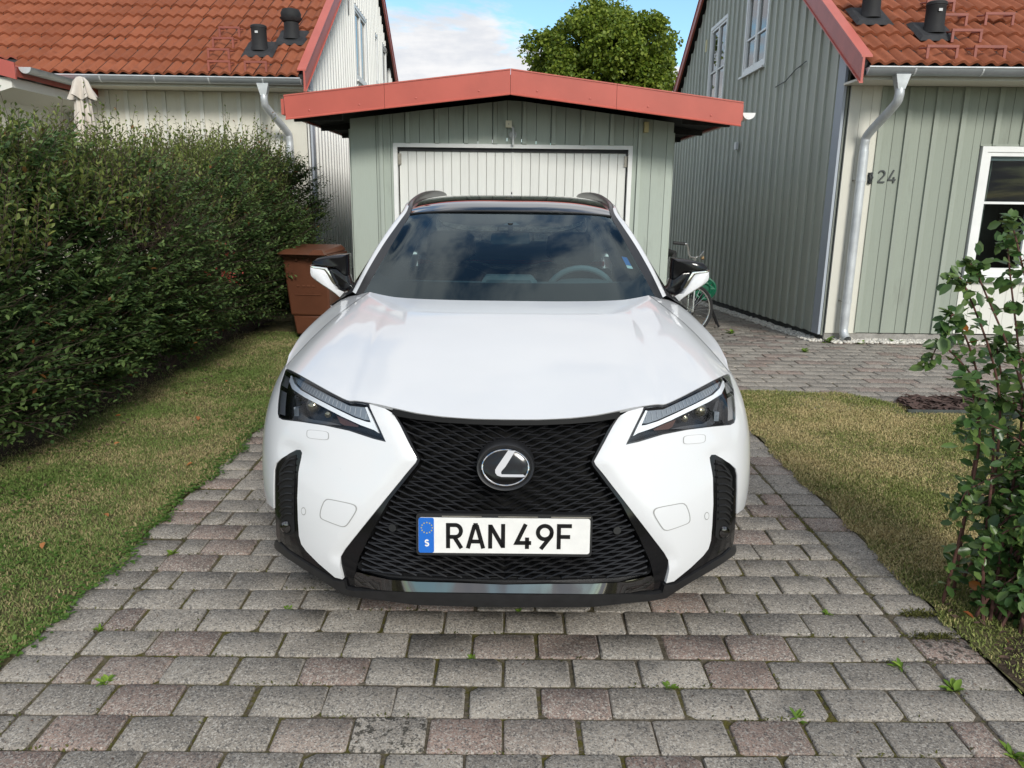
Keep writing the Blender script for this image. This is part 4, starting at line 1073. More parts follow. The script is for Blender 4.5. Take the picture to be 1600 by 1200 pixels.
OUT_lip = [(0.0,1.178),(0.753,1.162),(0.865,1.156),(0.976,1.148),(1.088,1.139),(1.198,1.128),(1.309,1.116),(1.42,1.102),(1.531,1.087),(1.644,1.071),(1.759,1.054),(1.876,1.034),(1.997,1.01),(2.121,0.983),(2.24,0.949),(2.361,0.912),(2.486,0.87),(2.616,0.823),(2.752,0.768),(2.929,0.764),(2.948,1.098),(3.082,1.062),(3.222,1.019),(3.361,1.101),(3.509,1.177),(3.667,1.248),(3.83,1.316),(4.007,1.377),(4.202,1.428),(4.405,1.46),(4.633,1.476),(4.895,1.472),(5.113,1.524),(5.368,1.552),(7.15,0.413),(6.066,1.0),(6.466,0.448),(5.34,1.05),(4.974,1.077),(4.693,1.097),(4.451,1.092),(4.241,1.066),(4.039,1.033),(3.861,0.987),(3.698,0.932),(3.544,0.849),(3.399,0.756),(3.263,0.652),(3.16,0.545),(3.061,0.431),(2.927,0.447),(2.8,0.456),(2.679,0.458),(2.536,0.486),(2.4,0.507),(2.267,0.524),(2.139,0.535),(2.013,0.538),(1.891,0.536),(1.773,0.529),(1.658,0.519),(1.545,0.506),(1.432,0.526),(1.32,0.542),(1.209,0.556),(1.097,0.569),(0.985,0.58),(0.872,0.589),(0.76,0.595),(0.0,0.62)]
OUT_washer = [(3.302,4.848),(3.3,4.775),(3.311,4.749),(3.331,4.73),(3.363,4.716),(3.414,4.705),(3.566,4.687),(3.728,4.669),(3.786,4.668),(3.826,4.674),(3.854,4.686),(3.873,4.709),(3.887,4.78),(3.892,4.852),(3.881,4.88),(3.857,4.899),(3.818,4.916),(3.76,4.93),(3.595,4.952),(3.439,4.968),(3.386,4.967),(3.351,4.959),(3.328,4.944),(3.313,4.92)]
OUT_tow = [(3.319,3.187),(3.293,3.211),(3.268,3.234),(3.225,3.25),(3.152,3.255),(3.063,3.253),(2.974,3.249),(2.886,3.245),(2.798,3.239),(2.73,3.231),(2.688,3.222),(2.663,3.211),(2.646,3.196),(2.634,3.175),(2.629,3.15),(2.633,3.117),(2.65,3.074),(2.675,3.023),(2.705,2.967),(2.741,2.905),(2.781,2.84),(2.817,2.789),(2.843,2.76),(2.864,2.745),(2.888,2.736),(2.913,2.729),(2.94,2.728),(2.988,2.733),(3.078,2.748),(3.192,2.768),(3.288,2.786),(3.345,2.796),(3.381,2.806),(3.406,2.82),(3.422,2.841),(3.427,2.867),(3.425,2.901),(3.417,2.946),(3.403,2.999),(3.385,3.051),(3.365,3.098),(3.342,3.143)]
OUT_sensor = [(3.855,2.876),(3.863,2.848),(3.878,2.822),(3.9,2.804),(3.924,2.795),(3.947,2.797),(3.965,2.81),(3.975,2.832),(3.977,2.86),(3.969,2.888),(3.953,2.914),(3.931,2.933),(3.908,2.941),(3.885,2.939),(3.868,2.925),(3.857,2.903)]
OUT_grille_sensor = [(1.876,2.815),(1.879,2.79),(1.889,2.767),(1.905,2.749),(1.925,2.737),(1.946,2.733),(1.968,2.738),(1.988,2.75),(2.003,2.768),(2.013,2.791),(2.017,2.817),(2.013,2.842),(2.003,2.865),(1.987,2.883),(1.967,2.895),(1.946,2.899),(1.924,2.894),(1.905,2.882),(1.889,2.864),(1.879,2.841)]
OUT_drl = [(5.821,6.34),(5.491,6.264),(5.23,6.176),(4.935,6.15),(4.689,6.113),(4.473,6.069),(4.244,6.03),(4.037,5.984),(3.848,5.933),(3.675,5.878),(3.514,5.819),(3.365,5.756),(3.225,5.691),(3.094,5.622),(2.971,5.564),(2.854,5.503),(2.743,5.441),(2.636,5.378),(2.536,5.334),(2.44,5.289),(2.345,5.244),(2.244,5.148),(2.286,5.303),(2.329,5.464),(2.374,5.628),(2.423,5.789),(2.476,5.944),(2.533,6.092),(2.572,6.064),(2.515,5.89),(2.463,5.706),(2.416,5.517),(2.508,5.524),(2.6,5.563),(2.694,5.601),(2.791,5.638),(2.908,5.705),(3.031,5.77),(3.162,5.832),(3.3,5.891),(3.449,5.953),(3.609,6.011),(3.782,6.065),(3.971,6.116),(4.143,6.159),(4.33,6.199),(4.535,6.234),(4.764,6.263),(5.012,6.327),(5.319,6.381),(5.59,6.471),(5.929,6.551),(6.058,6.522)]
OUT_fin = [(5.907,6.582),(5.393,6.598),(5.014,6.585),(4.717,6.556),(4.463,6.521),(4.243,6.482),(4.042,6.44),(3.855,6.394),(3.682,6.346),(3.521,6.299),(3.372,6.25),(3.233,6.198),(3.103,6.145),(2.981,6.09),(2.85,6.092),(2.725,6.092),(2.604,6.091),(2.551,5.937),(2.503,5.775),(2.459,5.606),(2.565,5.598),(2.678,5.649),(2.796,5.698),(2.914,5.765),(3.038,5.828),(3.17,5.889),(3.31,5.947),(3.462,6.008),(3.624,6.065),(3.801,6.119),(3.994,6.169),(4.223,6.227),(4.479,6.278),(4.774,6.322),(5.032,6.39),(5.354,6.448)]
OUT_amber = [(3.296,5.65),(3.167,5.598),(3.043,5.543),(2.926,5.487),(2.812,5.415),(2.703,5.341),(2.727,5.289),(2.835,5.29),(2.947,5.29),(3.063,5.289),(3.163,5.361),(3.227,5.505)]
OUT_bezel = [(5.147,6.047),(4.905,6.01),(4.744,5.871),(4.603,5.724),(4.48,5.572),(4.373,5.416),(4.217,5.358),(4.074,5.298),(3.887,5.311),(3.712,5.321),(3.548,5.327),(3.393,5.33),(3.239,5.307),(3.093,5.282),(3.203,5.265),(3.316,5.247),(3.433,5.227),(3.555,5.206),(3.688,5.2),(3.828,5.192),(3.976,5.182),(4.133,5.169),(4.302,5.154),(4.499,5.208),(4.59,5.38),(4.696,5.555),(4.822,5.727),(4.97,5.892)]
OUT_proj = [(0.642,0.28,0.805)]
OUT_proj2 = [(0.581,0.231,0.791)]
OUT_drl_top = [(7.134,6.502),(2.965,6.181)]
FLAT_mirror_cap = [(0.9713,1.1232),(0.9658,1.1374),(0.9429,1.1519),(0.8694,1.1653),(0.8058,1.1707),(0.8048,1.1156),(0.8065,1.0744),(0.8218,1.0901),(0.8496,1.1088),(0.8906,1.1162),(0.935,1.1189)]
FLAT_mirror_stalk = [(0.8941,1.1098),(0.856,1.1087),(0.8249,1.09),(0.8066,1.0712),(0.8013,1.0426),(0.7862,1.022),(0.7834,1.0108),(0.8414,1.0005),(0.8594,1.0291),(0.8772,1.0608)]
FLAT_mirror_shell = [(0.9765,1.1152),(0.9386,1.11),(0.9071,1.1034),(0.8952,1.0861),(0.8776,1.0513),(0.8597,1.0211),(0.8447,0.9989),(0.816,0.996),(0.8394,0.9716),(0.8705,0.9954),(0.9201,1.0285),(0.9572,1.0548),(0.9753,1.0756),(0.9783,1.0915)]
FLAT_mirror_line = [(0.9763,1.1193),(0.9351,1.1166),(0.894,1.1114),(0.8766,1.0736),(0.8561,1.0324),(0.8657,1.0323),(0.8983,1.0876),(0.9102,1.1055),(0.9385,1.1115),(0.9764,1.1159)]

# ================================================================ the car
def m_car_paint():
    m, t, b = new_mat('car_white'); p = t.objc()
    n = t.ramp(t.noise(2.5, 4, .6, p), .35, .7)
    c = t.mix(t.math('MULTIPLY', n, .5), (.672, .675, .682), (.645, .648, .652))
    speck = t.ramp(t.noise(95, 2, .5, p), .765, .79)
    c = t.mix(t.math('MULTIPLY', speck, .35), c, (.35, .33, .30))
    t.put(b.inputs['Base Color'], c); t.put(b.inputs['Roughness'], .40); t.put(b.inputs['Coat Weight'], .85); t.put(b.inputs['Coat Roughness'], .05)
    t.put(b.inputs['Specular IOR Level'], .35)
m_car_paint()
simple('gloss_black', (.005, .005, .006), .13, spec=.42)
simple('satin_black', (.014, .014, .015), .42)
simple('matt_black', (.030, .030, .031), .62, var=.25, scale=30, bump=.08, bscale=300)
simple('grille_black', (.009, .009, .010), .36, spec=.5)
simple('lip_black', (.014, .014, .015), .5, var=.2, scale=30)
simple('trim_black', (.008, .008, .008), .6, spec=.15)
simple('void_black', (.004, .004, .004), .95)
simple('chrome', (.80, .80, .80), .06, metal=1.0)
simple('smoked_chrome', (.15, .15, .155), .05, metal=1.0)
simple('rubber', (.018, .018, .018), .85)
simple('roof_black', (.016, .018, .022), .06, coat=1.0, spec=.6)
simple('rail_dark', (.022, .020, .020), .35, coat=.2)
simple('seat_dark', (.020, .021, .022), .8, var=.2, scale=20)
simple('dash_dark', (.10, .125, .135), .75, var=.10, scale=12)
simple('dash_trim', (.19, .225, .24), .6)
simple('lamp_housing', (.012, .012, .014), .25)
simple('lamp_bezel', (.055, .056, .060), .22, coat=.5)
simple('lamp_white', (.86, .88, .90), .3, coat=.3)
simple('lamp_fin', (.20, .225, .255), .3, coat=.3)
simple('lamp_fin_line', (.42, .46, .50), .3)
simple('lamp_amber', (.065, .022, .012), .3, coat=.5)
simple('projector', (.30, .27, .20), .06, metal=.85)
simple('plate_white', (.76, .75, .72), .35, coat=.3, var=.03, scale=30)
simple('plate_blue', (.010, .13, .52), .35, coat=.3)
simple('plate_black', (.006, .006, .006), .6, spec=.2)
simple('star_gold', (.50, .42, .12), .4)
simple('sticker_blue', (.02, .19, .50), .4)
simple('sticker_white', (.72, .74, .74), .4)
simple('shut_gap', (.09, .09, .09), .8)
simple('panel_gap', (.30, .30, .29), .8)
simple('alloy', (.35, .35, .36), .3, metal=.9)
simple('tail_red', (.30, .012, .012), .2, coat=.6)
m_glass('windscreen_glass', (.52, .70, .72), 1, 1.66, (.80, .95, 1.0))
m_glass('clear_glass', (.88, .93, .92), 1, 1.45)
m_glass('tinted_glass', (.30, .34, .34), 1, 1.5)
m_glass('lamp_glass', (.95, .96, .97), 1, 1.33)

def cr_w(t):
    return np.array([-.5 * t + t * t - .5 * t ** 3, 1 - 2.5 * t * t + 1.5 * t ** 3, .5 * t + 2 * t * t - 1.5 * t ** 3, -.5 * t * t + .5 * t ** 3])
class Patch:
    """smooth surface through a grid of points g[v][u]; with mirror the surface is even about x=0 and takes u<0"""
    def __init__(s, g, mirror=False):
        g = np.array(g, float); s.mirror = mirror
        s.nv, s.nu = g.shape[:2]
        first = g[:, 1:2] * np.array([-1, 1, 1]) if mirror else 2 * g[:, :1] - g[:, 1:2]
        g = np.concatenate([first, g, 2 * g[:, -1:] - g[:, -2:-1]], 1)
        s.g = np.concatenate([2 * g[:1] - g[1:2], g, 2 * g[-1:] - g[-2:-1]], 0)
    def __call__(s, u, v):
        sg = 1
        if u < 0 and s.mirror: sg = -1; u = -u
        u = min(max(u, 0), s.nu - 1); v = min(max(v, 0), s.nv - 1)
        i = min(int(u), s.nu - 2); j = min(int(v), s.nv - 2)
        p = np.einsum('a,b,abk->k', cr_w(v - j), cr_w(u - i), s.g[j:j + 4, i:i + 4])
        if sg < 0: p = p * np.array([-1, 1, 1])
        return p
    def normal(s, u, v):
        e = .01
        u0, u1 = (u - e, u + e) if s.mirror or u > e else (u, u + 2 * e)
        if u1 > s.nu - 1: u0, u1 = s.nu - 1 - 2 * e, s.nu - 1
        v0, v1 = max(v - e, 0), min(v + e, s.nv - 1)
        n = np.cross(s(u1, v) - s(u0, v), s(u, v1) - s(u, v0)); return n / (np.linalg.norm(n) + 1e-12)

def inside(p, poly):
    x, y = p; r = False; n = len(poly); j = n - 1
    for i in range(n):
        xi, yi = poly[i]; xj, yj = poly[j]
        if (yi > y) != (yj > y) and x < (xj - xi) * (y - yi) / (yj - yi) + xi: r = not r
        j = i
    return r
def seg_dist(p, poly, closed=True):
    P = np.array(poly); Q = np.roll(P, -1, 0) if closed else P[1:]; A = P if closed else P[:-1]
    d = Q - A; t = np.clip(((np.array(p) - A) * d).sum(1) / ((d * d).sum(1) + 1e-12), 0, 1)
    return np.sqrt((((A + t[:, None] * d) - np.array(p)) ** 2).sum(1)).min()

def full(half):
    """close a half outline (given from the centre line outwards and back) into a whole one"""
    mid = [p for p in half if abs(p[0]) > 1e-6]
    return half + [(-u, v) for u, v in mid[::-1]]

SC = np.array([.105, .10])
def region(name, patch, outline, mat, parent, side=1, offset=0.0, depth=0.0, step=.16, disp=None, rim_mat=None, flip=1):
    """a panel of the given outline lying on a surface, moved out along the normal by offset, its edge folded in by depth"""
    poly = [tuple(p) for p in outline]
    P2 = [tuple(np.array(p) * SC) for p in poly]
    us = [p[0] for p in poly]; vs_ = [p[1] for p in poly]
    pts = list(P2); gap = step * .105 * .55
    k = 0
    for v in np.arange(min(vs_), max(vs_), step):
        k += 1
        for u in np.arange(min(us) + (step / 2 if k % 2 else 0), max(us), step):
            q = (u * SC[0], v * SC[1])
            if inside(q, P2) and seg_dist(q, P2) > gap: pts.append(q)
    n = len(P2)
    co, ed, fa, ov, oe, of = delaunay_2d_cdt([Vector(p) for p in pts], [(i, (i + 1) % n) for i in range(n)], [], 1, 1e-6)
    V = []; 
    for c in co:
        u, v = c.x / SC[0], c.y / SC[1]
        nn = patch.normal(u, v) * flip
        if nn[1] > .999: nn = -nn
        off = offset + (disp(u, v) if disp else 0)
        p = patch(u, v) + nn * off
        V.append((p[0] * side, p[1], p[2]))
    F = []
    for f in fa:
        c = [(co[i].x, co[i].y) for i in f]
        ctr = (sum(q[0] for q in c) / 3, sum(q[1] for q in c) / 3)
        if not inside(ctr, P2): continue
        a = (c[1][0] - c[0][0]) * (c[2][1] - c[0][1]) - (c[1][1] - c[0][1]) * (c[2][0] - c[0][0])
        f = list(f) if a > 0 else list(f)[::-1]
        F.append(tuple(f if side * flip > 0 else f[::-1]))
    if depth:
        m = len(V)
        ring = []
        for p in poly:
            u, v = p; nn = patch.normal(u, v) * flip
            top = patch(u, v) + nn * (offset + (disp(u, v) if disp else 0)); bot = top - nn * depth
            V.append((top[0] * side, top[1], top[2])); V.append((bot[0] * side, bot[1], bot[2]))
        for i in range(n):
            j = (i + 1) % n
            F.append((m + 2 * i, m + 2 * i + 1, m + 2 * j + 1, m + 2 * j))
    o = mesh(name, V, F, mat, parent, smooth=True, sharp=50)
    return o

def strip_on(patch, poly, w, name, mat, parent, side, off, closed=True):
    """thin line of width w laid along an outline on the surface"""
    n = len(poly); V = []; F = []
    P = [np.array(patch(*p)) + patch.normal(*p) * off for p in poly]
    for i, p in enumerate(poly):
        a, b = P[i - 1 if closed or i else 0], P[(i + 1) % n if closed else min(i + 1, n - 1)]
        d = b - a; d /= np.linalg.norm(d) + 1e-12
        c = np.cross(patch.normal(*p), d) * w / 2
        for q in (P[i] + c, P[i] - c): V.append((q[0] * side, q[1], q[2]))
    for i in range(n if closed else n - 1):
        j = (i + 1) % n; F.append((2 * i, 2 * i + 1, 2 * j + 1, 2 * j))
    return mesh(name, V, F, mat, parent)

def grid_patch(name, patch, mat, parent, side=1, u0=0, u1=None, v0=0, v1=None, nu=30, nv=30, drop=None, thick=0, both=False, offset=0, sharp=40):
    u1 = patch.nu - 1 if u1 is None else u1; v1 = patch.nv - 1 if v1 is None else v1
    V = []; F = []
    us = np.linspace(-u1 if both else u0, u1, (2 * nu if both else nu) + 1); vs_ = np.linspace(v0, v1, nv + 1)
    for v in vs_:
        for u in us:
            p = patch(u, v)
            if offset: p = p + patch.normal(u, v) * offset
            V.append((p[0] * side, p[1], p[2]))
    m = len(us)
    for j in range(nv):
        for i in range(m - 1):
            q = (j * m + i, j * m + i + 1, (j + 1) * m + i + 1, (j + 1) * m + i)
            if drop and drop(np.mean([V[k] for k in q], 0)): continue
            F.append(q if side > 0 else q[::-1])
    return mesh(name, V, F, mat, parent, smooth=True, sharp=sharp)

CAR_Y = 2.15
car = thing('parked_car', 'white crossover car with black mesh grille parked on the paved driveway', 'car', (-.002, CAR_Y, 0), R(-.35))
nose = Patch(NOSE, True)
WHEEL_Y, WHEEL_Z, ARCH = (.97, 3.60), .338, .392

# ---- nose panels
cheek = [tuple(p) for p in OUT_cheek]
def arch_trim(poly):
    """pull the rear boundary of the bumper forward to the wheel arch"""
    out = []
    for (u, v) in poly:
        if u > 7 and v < 6:
            lo, hi = 6.2, u
            q = nose(u, v)
            if math.hypot(q[1] - WHEEL_Y[0], q[2] - WHEEL_Z) < ARCH:
                for _ in range(24):
                    md = (lo + hi) / 2; q = nose(md, v)
                    if math.hypot(q[1] - WHEEL_Y[0], q[2] - WHEEL_Z) < ARCH: hi = md
                    else: lo = md
                u = lo
        out.append((u, v))
    return out
cheek = arch_trim(cheek)
EDGE3 = np.array([nose(*p) for p in OUT_cheek_edge])
def cheek_disp(u, v):
    p = nose(u, v)
    d = np.sqrt(((EDGE3 - p) ** 2).sum(1)).min()
    k = max(0, 1 - d / .032)
    # bold fold beside the grille opening; soft hollow above the corner vent
    r = -.011 * k
    c = np.array([.70, .235, .655]); q = (p - c) * np.array([1, .8, 2.2])
    r -= .007 * math.exp(-(q @ q) / (2 * .05 ** 2))
    return r
for s in (-1, 1):
    region('bumper_cheek', nose, cheek, 'car_white', car, s, 0, .030, .12, cheek_disp)
    # headlight: clear cover over a dark housing, bright L-shaped light guide, finned upper panel, projector lens
    hl = region('headlight', nose, OUT_headlight, 'lamp_housing', car, s, -.045, 0, .2)
    region('lamp_cover', nose, [(u, v) for u, v in OUT_headlight], 'lamp_glass', hl, s, -.001, 0, .2)
    strip_on(nose, OUT_headlight, .009, 'lamp_seal', 'satin_black', hl, s, -.004)
    wl_ = []
    n = len(OUT_headlight)
    for i in range(n):
        for off in (-.003, -.045):
            q = nose(*OUT_headlight[i]) + nose.normal(*OUT_headlight[i]) * off; wl_.append((q[0] * s, q[1], q[2]))
    mesh('housing_wall', wl_, [(2 * i, 2 * i + 1, 2 * ((i + 1) % n) + 1, 2 * ((i + 1) % n)) for i in range(n)], 'lamp_housing', hl)
    region('light_guide', nose, OUT_drl, 'lamp_white', hl, s, -.010, .012, .2)
    region('fin_panel', nose, OUT_fin, 'lamp_fin', hl, s, -.018, .008, .2)
    fu = [p[0] for p in OUT_fin]; fl = MB()
    for k in range(26):
        u = min(fu) + (max(fu) - min(fu)) * (k + .7) / 27
        vv = [v for v in np.linspace(min(p[1] for p in OUT_fin), max(p[1] for p in OUT_fin), 60) if inside((u, v), OUT_fin)]
        if len(vv) < 3: continue
        a, b = vv[0] + (vv[-1] - vv[0]) * .12, vv[0] + (vv[-1] - vv[0]) * .86
        fl.tube([(lambda q: (q[0] * s, q[1], q[2]))(nose(u, v) + nose.normal(u, v) * -.016) for v in (a, b)], .0012, 4)
    o = fl.build('fin_lines', 'lamp_fin_line', hl); o['kind'] = 'stuff'
    region('amber_reflector', nose, OUT_amber, 'lamp_amber', hl, s, -.024, 0, .2)
    region('lamp_bezel', nose, OUT_bezel, 'lamp_bezel', hl, s, -.022, .01, .2)
    c = OUT_proj[0]; c = (c[0], c[1], c[2] - .014)
    MB().lathe([(.027, .006), (.025, -.006), (.020, -.008)], 24, 'y', (c[0] * s, c[1] + .040, c[2])).build('projector_ring', 'lamp_bezel', hl, smooth=True)
    MB().lathe([(.019, -.004), (.017, -.012), (.010, -.017), (.003, -.019)], 24, 'y', (c[0] * s, c[1] + .034, c[2])).build('projector_lens', 'projector', hl, smooth=True)
    c = OUT_proj2[0]; c = (c[0], c[1], c[2] - .012)
    MB().lathe([(.012, .0), (.010, -.01), (.003, -.013)], 16, 'y', (c[0] * s, c[1] + .030, c[2])).build('projector_lens', 'projector', hl, smooth=True)
    MB().box(c[0] * s + .12 * s - .008, c[0] * s + .12 * s + .008, .315, .330, .755, .785).build('side_lamp', 'lamp_fin', hl)
    # corner vent in gloss black with chevron blades and fog lamp
    cn = region('corner_vent', nose, OUT_corner, 'gloss_black', car, s, -.004, .03, .14)
    region('vent_recess', nose, OUT_vent, 'void_black', cn, s, -.0025, 0, .2)
    lv = [p[1] for p in OUT_vent]; bl = MB()
    def span(v):
        us = [u for u in np.linspace(min(p[0] for p in OUT_vent), max(p[0] for p in OUT_vent), 80) if inside((u, v), OUT_vent)]
        return (us[0], us[-1]) if len(us) > 2 else None
    for k in range(9):
        v = min(lv) + (max(lv) - min(lv)) * (.26 + .70 * k / 9)
        q = span(v)
        if not q: continue
        pts = []
        for t in np.linspace(0, 1, 7):
            uu = q[0] + (q[1] - q[0]) * t; vv = v + .30 * (.5 - t) * .8 + .06 * math.sin(t * 3.1)
            if inside((uu, vv), OUT_vent): pts.append((lambda p: (p[0] * s, p[1], p[2]))(nose(uu, vv) + nose.normal(uu, vv) * .002))
        if len(pts) > 2: bl.tube(pts, .0032, 6)
    o = bl.build('vent_blades', 'grille_black', cn, smooth=True); o['kind'] = 'stuff'
    v = min(lv) + (max(lv) - min(lv)) * .13; q = span(v); f0 = nose(sum(q) / 2, v)
    MB().lathe([(.020, .010), (.021, -.004), (.015, -.012), (.004, -.015)], 18, 'y', (f0[0] * s, f0[1], f0[2])).build('fog_lamp', 'smoked_chrome', cn, smooth=True)
    # washer cover, towing-eye cover, parking sensor: proud pieces with a hairline gap round them
    for nm, ol in (('washer_cover', OUT_washer), ('tow_cover', OUT_tow), ('parking_sensor', OUT_sensor)):
        o = region(nm, nose, ol, 'car_white', car, s, .0012, .004, .1, cheek_disp)
        P = [np.array(p) for p in ol]
        n = len(P); V = []
        for i in range(n):
            for kk in (1.0, 1.07 if nm != 'parking_sensor' else 1.25):
                ctr = sum(P) / n; u, v = ctr + (P[i] - ctr) * kk
                q = nose(u, v) + nose.normal(u, v) * (.0009 + cheek_disp(u, v)); V.append((q[0] * s, q[1], q[2]))
        mesh('gap', V, [(2 * i, 2 * i + 1, 2 * ((i + 1) % n) + 1, 2 * ((i + 1) % n)) for i in range(n)], 'panel_gap', o)
    region('grille_frame', nose, OUT_frame, 'gloss_black', car, s, -.010, .035, .16)

region('grille_trim', nose, full(OUT_trim), 'trim_black', car, 1, -.003, .03, .2)
grille_poly = full(OUT_grille)
gr = region('grille', nose, grille_poly, 'void_black', car, 1, -.075, 0, .22)
n = len(grille_poly); V = []
for u, v in grille_poly:
    for off in (-.008, -.075):
        q = nose(u, v) + nose.normal(u, v) * off; V.append(tuple(q))
mesh('grille_wall', V, [(2 * i, 2 * i + 1, 2 * ((i + 1) % n) + 1, 2 * ((i + 1) % n)) for i in range(n)], 'satin_black', gr)
# woven mesh: long blades falling to the centre line, tied by short level webs
zs_ = np.array([nose(0, v)[2] for v in np.linspace(0, 7, 141)]); vs_t = np.linspace(0, 7, 141)
def uv_of(x, z):
    v = float(np.interp(z, zs_, vs_t)); us = np.linspace(0, 4.2, 60); xx = [nose(u, v)[0] for u in us]
    return float(np.interp(abs(x), xx, us)) * (1 if x >= 0 else -1), v
UVT = {}
for iz, z in enumerate(np.arange(.26, .84, .01)):
    for ix, x in enumerate(np.arange(0, .62, .02)): UVT[ix, iz] = uv_of(x, z)
def uvf(x, z):
    fx, fz = abs(x) / .02, (z - .26) / .01
    i, j = int(fx), int(fz); a, b = fx - i, fz - j
    try: q = [UVT[i, j], UVT[i + 1, j], UVT[i, j + 1], UVT[i + 1, j + 1]]
    except KeyError: return None
    u = (q[0][0] * (1 - a) + q[1][0] * a) * (1 - b) + (q[2][0] * (1 - a) + q[3][0] * a) * b
    v = q[0][1] * (1 - b) + q[2][1] * b
    return (u, v)
half_poly = OUT_grille
def on_mesh(x, z):
    q = uvf(x, z)
    if q is None or not inside((max(q[0], 1e-4), q[1]), half_poly): return None
    return q
def seg_bar(mb, pts, s, th, dp):
    """blade along points (x, z): its front edge on the mesh surface, th tall, dp deep"""
    V = []
    for x, z in pts:
        u, v = uvf(x, z); p = nose(u, v); nn = nose.normal(u, v)
        f = p - nn * .010; b = p - nn * (.010 + dp)
        for q, dz in ((f + nn * -.0035, th * .75), (f, -th * .25), (f + nn * -.002, -th * .7), (b, -th / 2 - .002), (b, th * .6)):
            V.append((q[0] * s, q[1], q[2] + dz))
    F = []
    for i in range(len(pts) - 1):
        a, c = 5 * i, 5 * i + 5
        for k in range(5): F.append((a + k, a + (k + 1) % 5, c + (k + 1) % 5, c + k))
    mb.add(V, F)
lat = MB(); PK = .0205; SLP = .50
def zline(k, d): return .22 + k * PK + SLP * d - .22 * d * d
for s in (-1, 1):
    for k in range(-14, 32):
        run = []
        for d in np.arange(0.0, .60, .012):
            z = zline(k, d)
            if .265 < z < .825 and on_mesh(d, z): run.append((d, z))
            else:
                if len(run) > 1: seg_bar(lat, run, s, .0034, .022)
                run = []
        if len(run) > 1: seg_bar(lat, run, s, .0034, .022)
        # webs from this blade to the next one up, nearer the centre
        for mth in range(14):
            d = .021 + .043 * mth + (.0215 if k % 2 else 0)
            z = zline(k, d); d2 = d - PK / (SLP - .3 * d)
            if d2 < 0 or not (.27 < z < .82): continue
            if on_mesh(d, z) and on_mesh(d2, z): seg_bar(lat, [(d, z), ((d + d2) / 2, z + .001), (d2, z + .001)], s, .0030, .020)
o = lat.build('grille_mesh', 'grille_black', gr, recalc=True); o['kind'] = 'stuff'
# blank plates behind the mesh near the number plate, parking sensors in the mesh
for s in (-1, 1):
    region('grille_sensor', nose, OUT_grille_sensor, 'satin_black', gr, s, -.004, .02, .1)
region('slot', nose, full(OUT_slot), 'satin_black', car, 1, -.022, 0, .3)
region('bright_bar', nose, full(OUT_bar), 'smoked_chrome', car, 1, -.002, .025, .25, lambda u, v: .012 * math.sin(max(0, min(1, (v - .92) / .42)) * math.pi) - .004)
region('lower_lip', nose, full(OUT_lip), 'lip_black', car, 1, .002, .05, .14)
# dark backing so that no gap shows daylight
grid_patch('nose_backing', nose, 'void_black', car, 1, v0=.35, v1=6.4, nu=34, nv=26, both=True, u1=8.0, offset=-.095)

# ---- hood
HE = [np.array(nose(*p)) for p in OUT_hood_edge]
rear = [(0, 1.255, 1.024), (.10, 1.257, 1.0238), (.20, 1.264, 1.023), (.28, 1.274, 1.0228), (.36, 1.288, 1.0225), (.41, 1.30, 1.0225), (.455, 1.315, 1.0225), (.495, 1.33, 1.023), (.525, 1.345, 1.0235), (.555, 1.365, 1.025), (.58, 1.385, 1.0265), (.61, 1.41, 1.0285), (.635, 1.435, 1.030), (.655, 1.455, 1.031)]
rows = []
for t in (0, .06, .16, .3, .5, .7, .87, 1.0):
    row = []
    for j, (a, b) in enumerate(zip(HE, rear)):
        b = np.array(b); w = j / 13
        p = a + (b - a) * t
        p[2] += (.046 * (1 - w ** 2) + .016 * w ** 2) * math.sin(math.pi * t) ** .9 * (1 - .25 * t)
        p[0] += .012 * w * math.sin(math.pi * t)
        row.append(p)
    rows.append(row)
hood = Patch(rows, True)
def hood_disp(u, v):
    # two soft ribs converge to the nose
    return 0
hd = grid_patch('hood', hood, 'car_white', car, 1, nu=40, nv=40, both=True, sharp=60)
# folded front and rear lips of the hood
for vv, dz, dy in ((0, -.012, .010), (7, -.030, .012)):
    V = []
    us = np.linspace(-13, 13, 81)
    for u in us:
        p = hood(u, vv); V += [tuple(p), (p[0], p[1] + dy, p[2] + dz)]
    mesh('hood_lip', V, [(2 * i, 2 * i + 2, 2 * i + 3, 2 * i + 1) for i in range(80)], 'car_white', hd, smooth=True)

for s in (-1, 1):
    strip_on(hood, [(13, v) for v in np.linspace(.1, 6.9, 40)], .0045, 'shut_line', 'shut_gap', hd, s, .0012, False)
# ---- body side
lv_z = [.17, .26, .36, .50, .64, .74, .82, .90]
last = [nose(9, j) for j in range(8)]
st = [(1.12, 0, .893), (1.45, -.004, .925), (1.75, -.012, .945), (2.2, -.014, .952), (2.7, -.012, .962), (3.1, -.004, .975), (3.5, .006, .99), (3.9, .0, 1.005), (4.2, -.035, 1.0), (4.38, -.11, .99)]
basex = [.865, .895, .905, .91, .918, .916, .905, .885]
side_rows = []
for j in range(8):
    row = [last[j]]
    for (y, dx, dz) in st:
        k = (lv_z[j] - .17) / .73
        row.append(np.array([basex[j] + dx, y, .17 + (dz - .17) * k]))
    side_rows.append(row)
body = Patch(side_rows)
def in_arch(p):
    return any(math.hypot(p[1] - wy, p[2] - WHEEL_Z) < ARCH for wy in WHEEL_Y)
tyre_me = rim_me = None
# fender top between hood edge and body shoulder
hs = [hood(13, t) for t in np.linspace(0, 7, 15)]
sh = [body(0, 7)] + [body(u, 7) for u in np.linspace(.25, 3.05, 14)]
fr = []
for a, b in zip(hs, sh):
    m1 = a + (b - a) * .38 + np.array([.003, 0, .003]); m2 = a + (b - a) * .75 + np.array([.007, 0, .006])
    fr.append([a, m1, m2, b])
fender = Patch(fr)
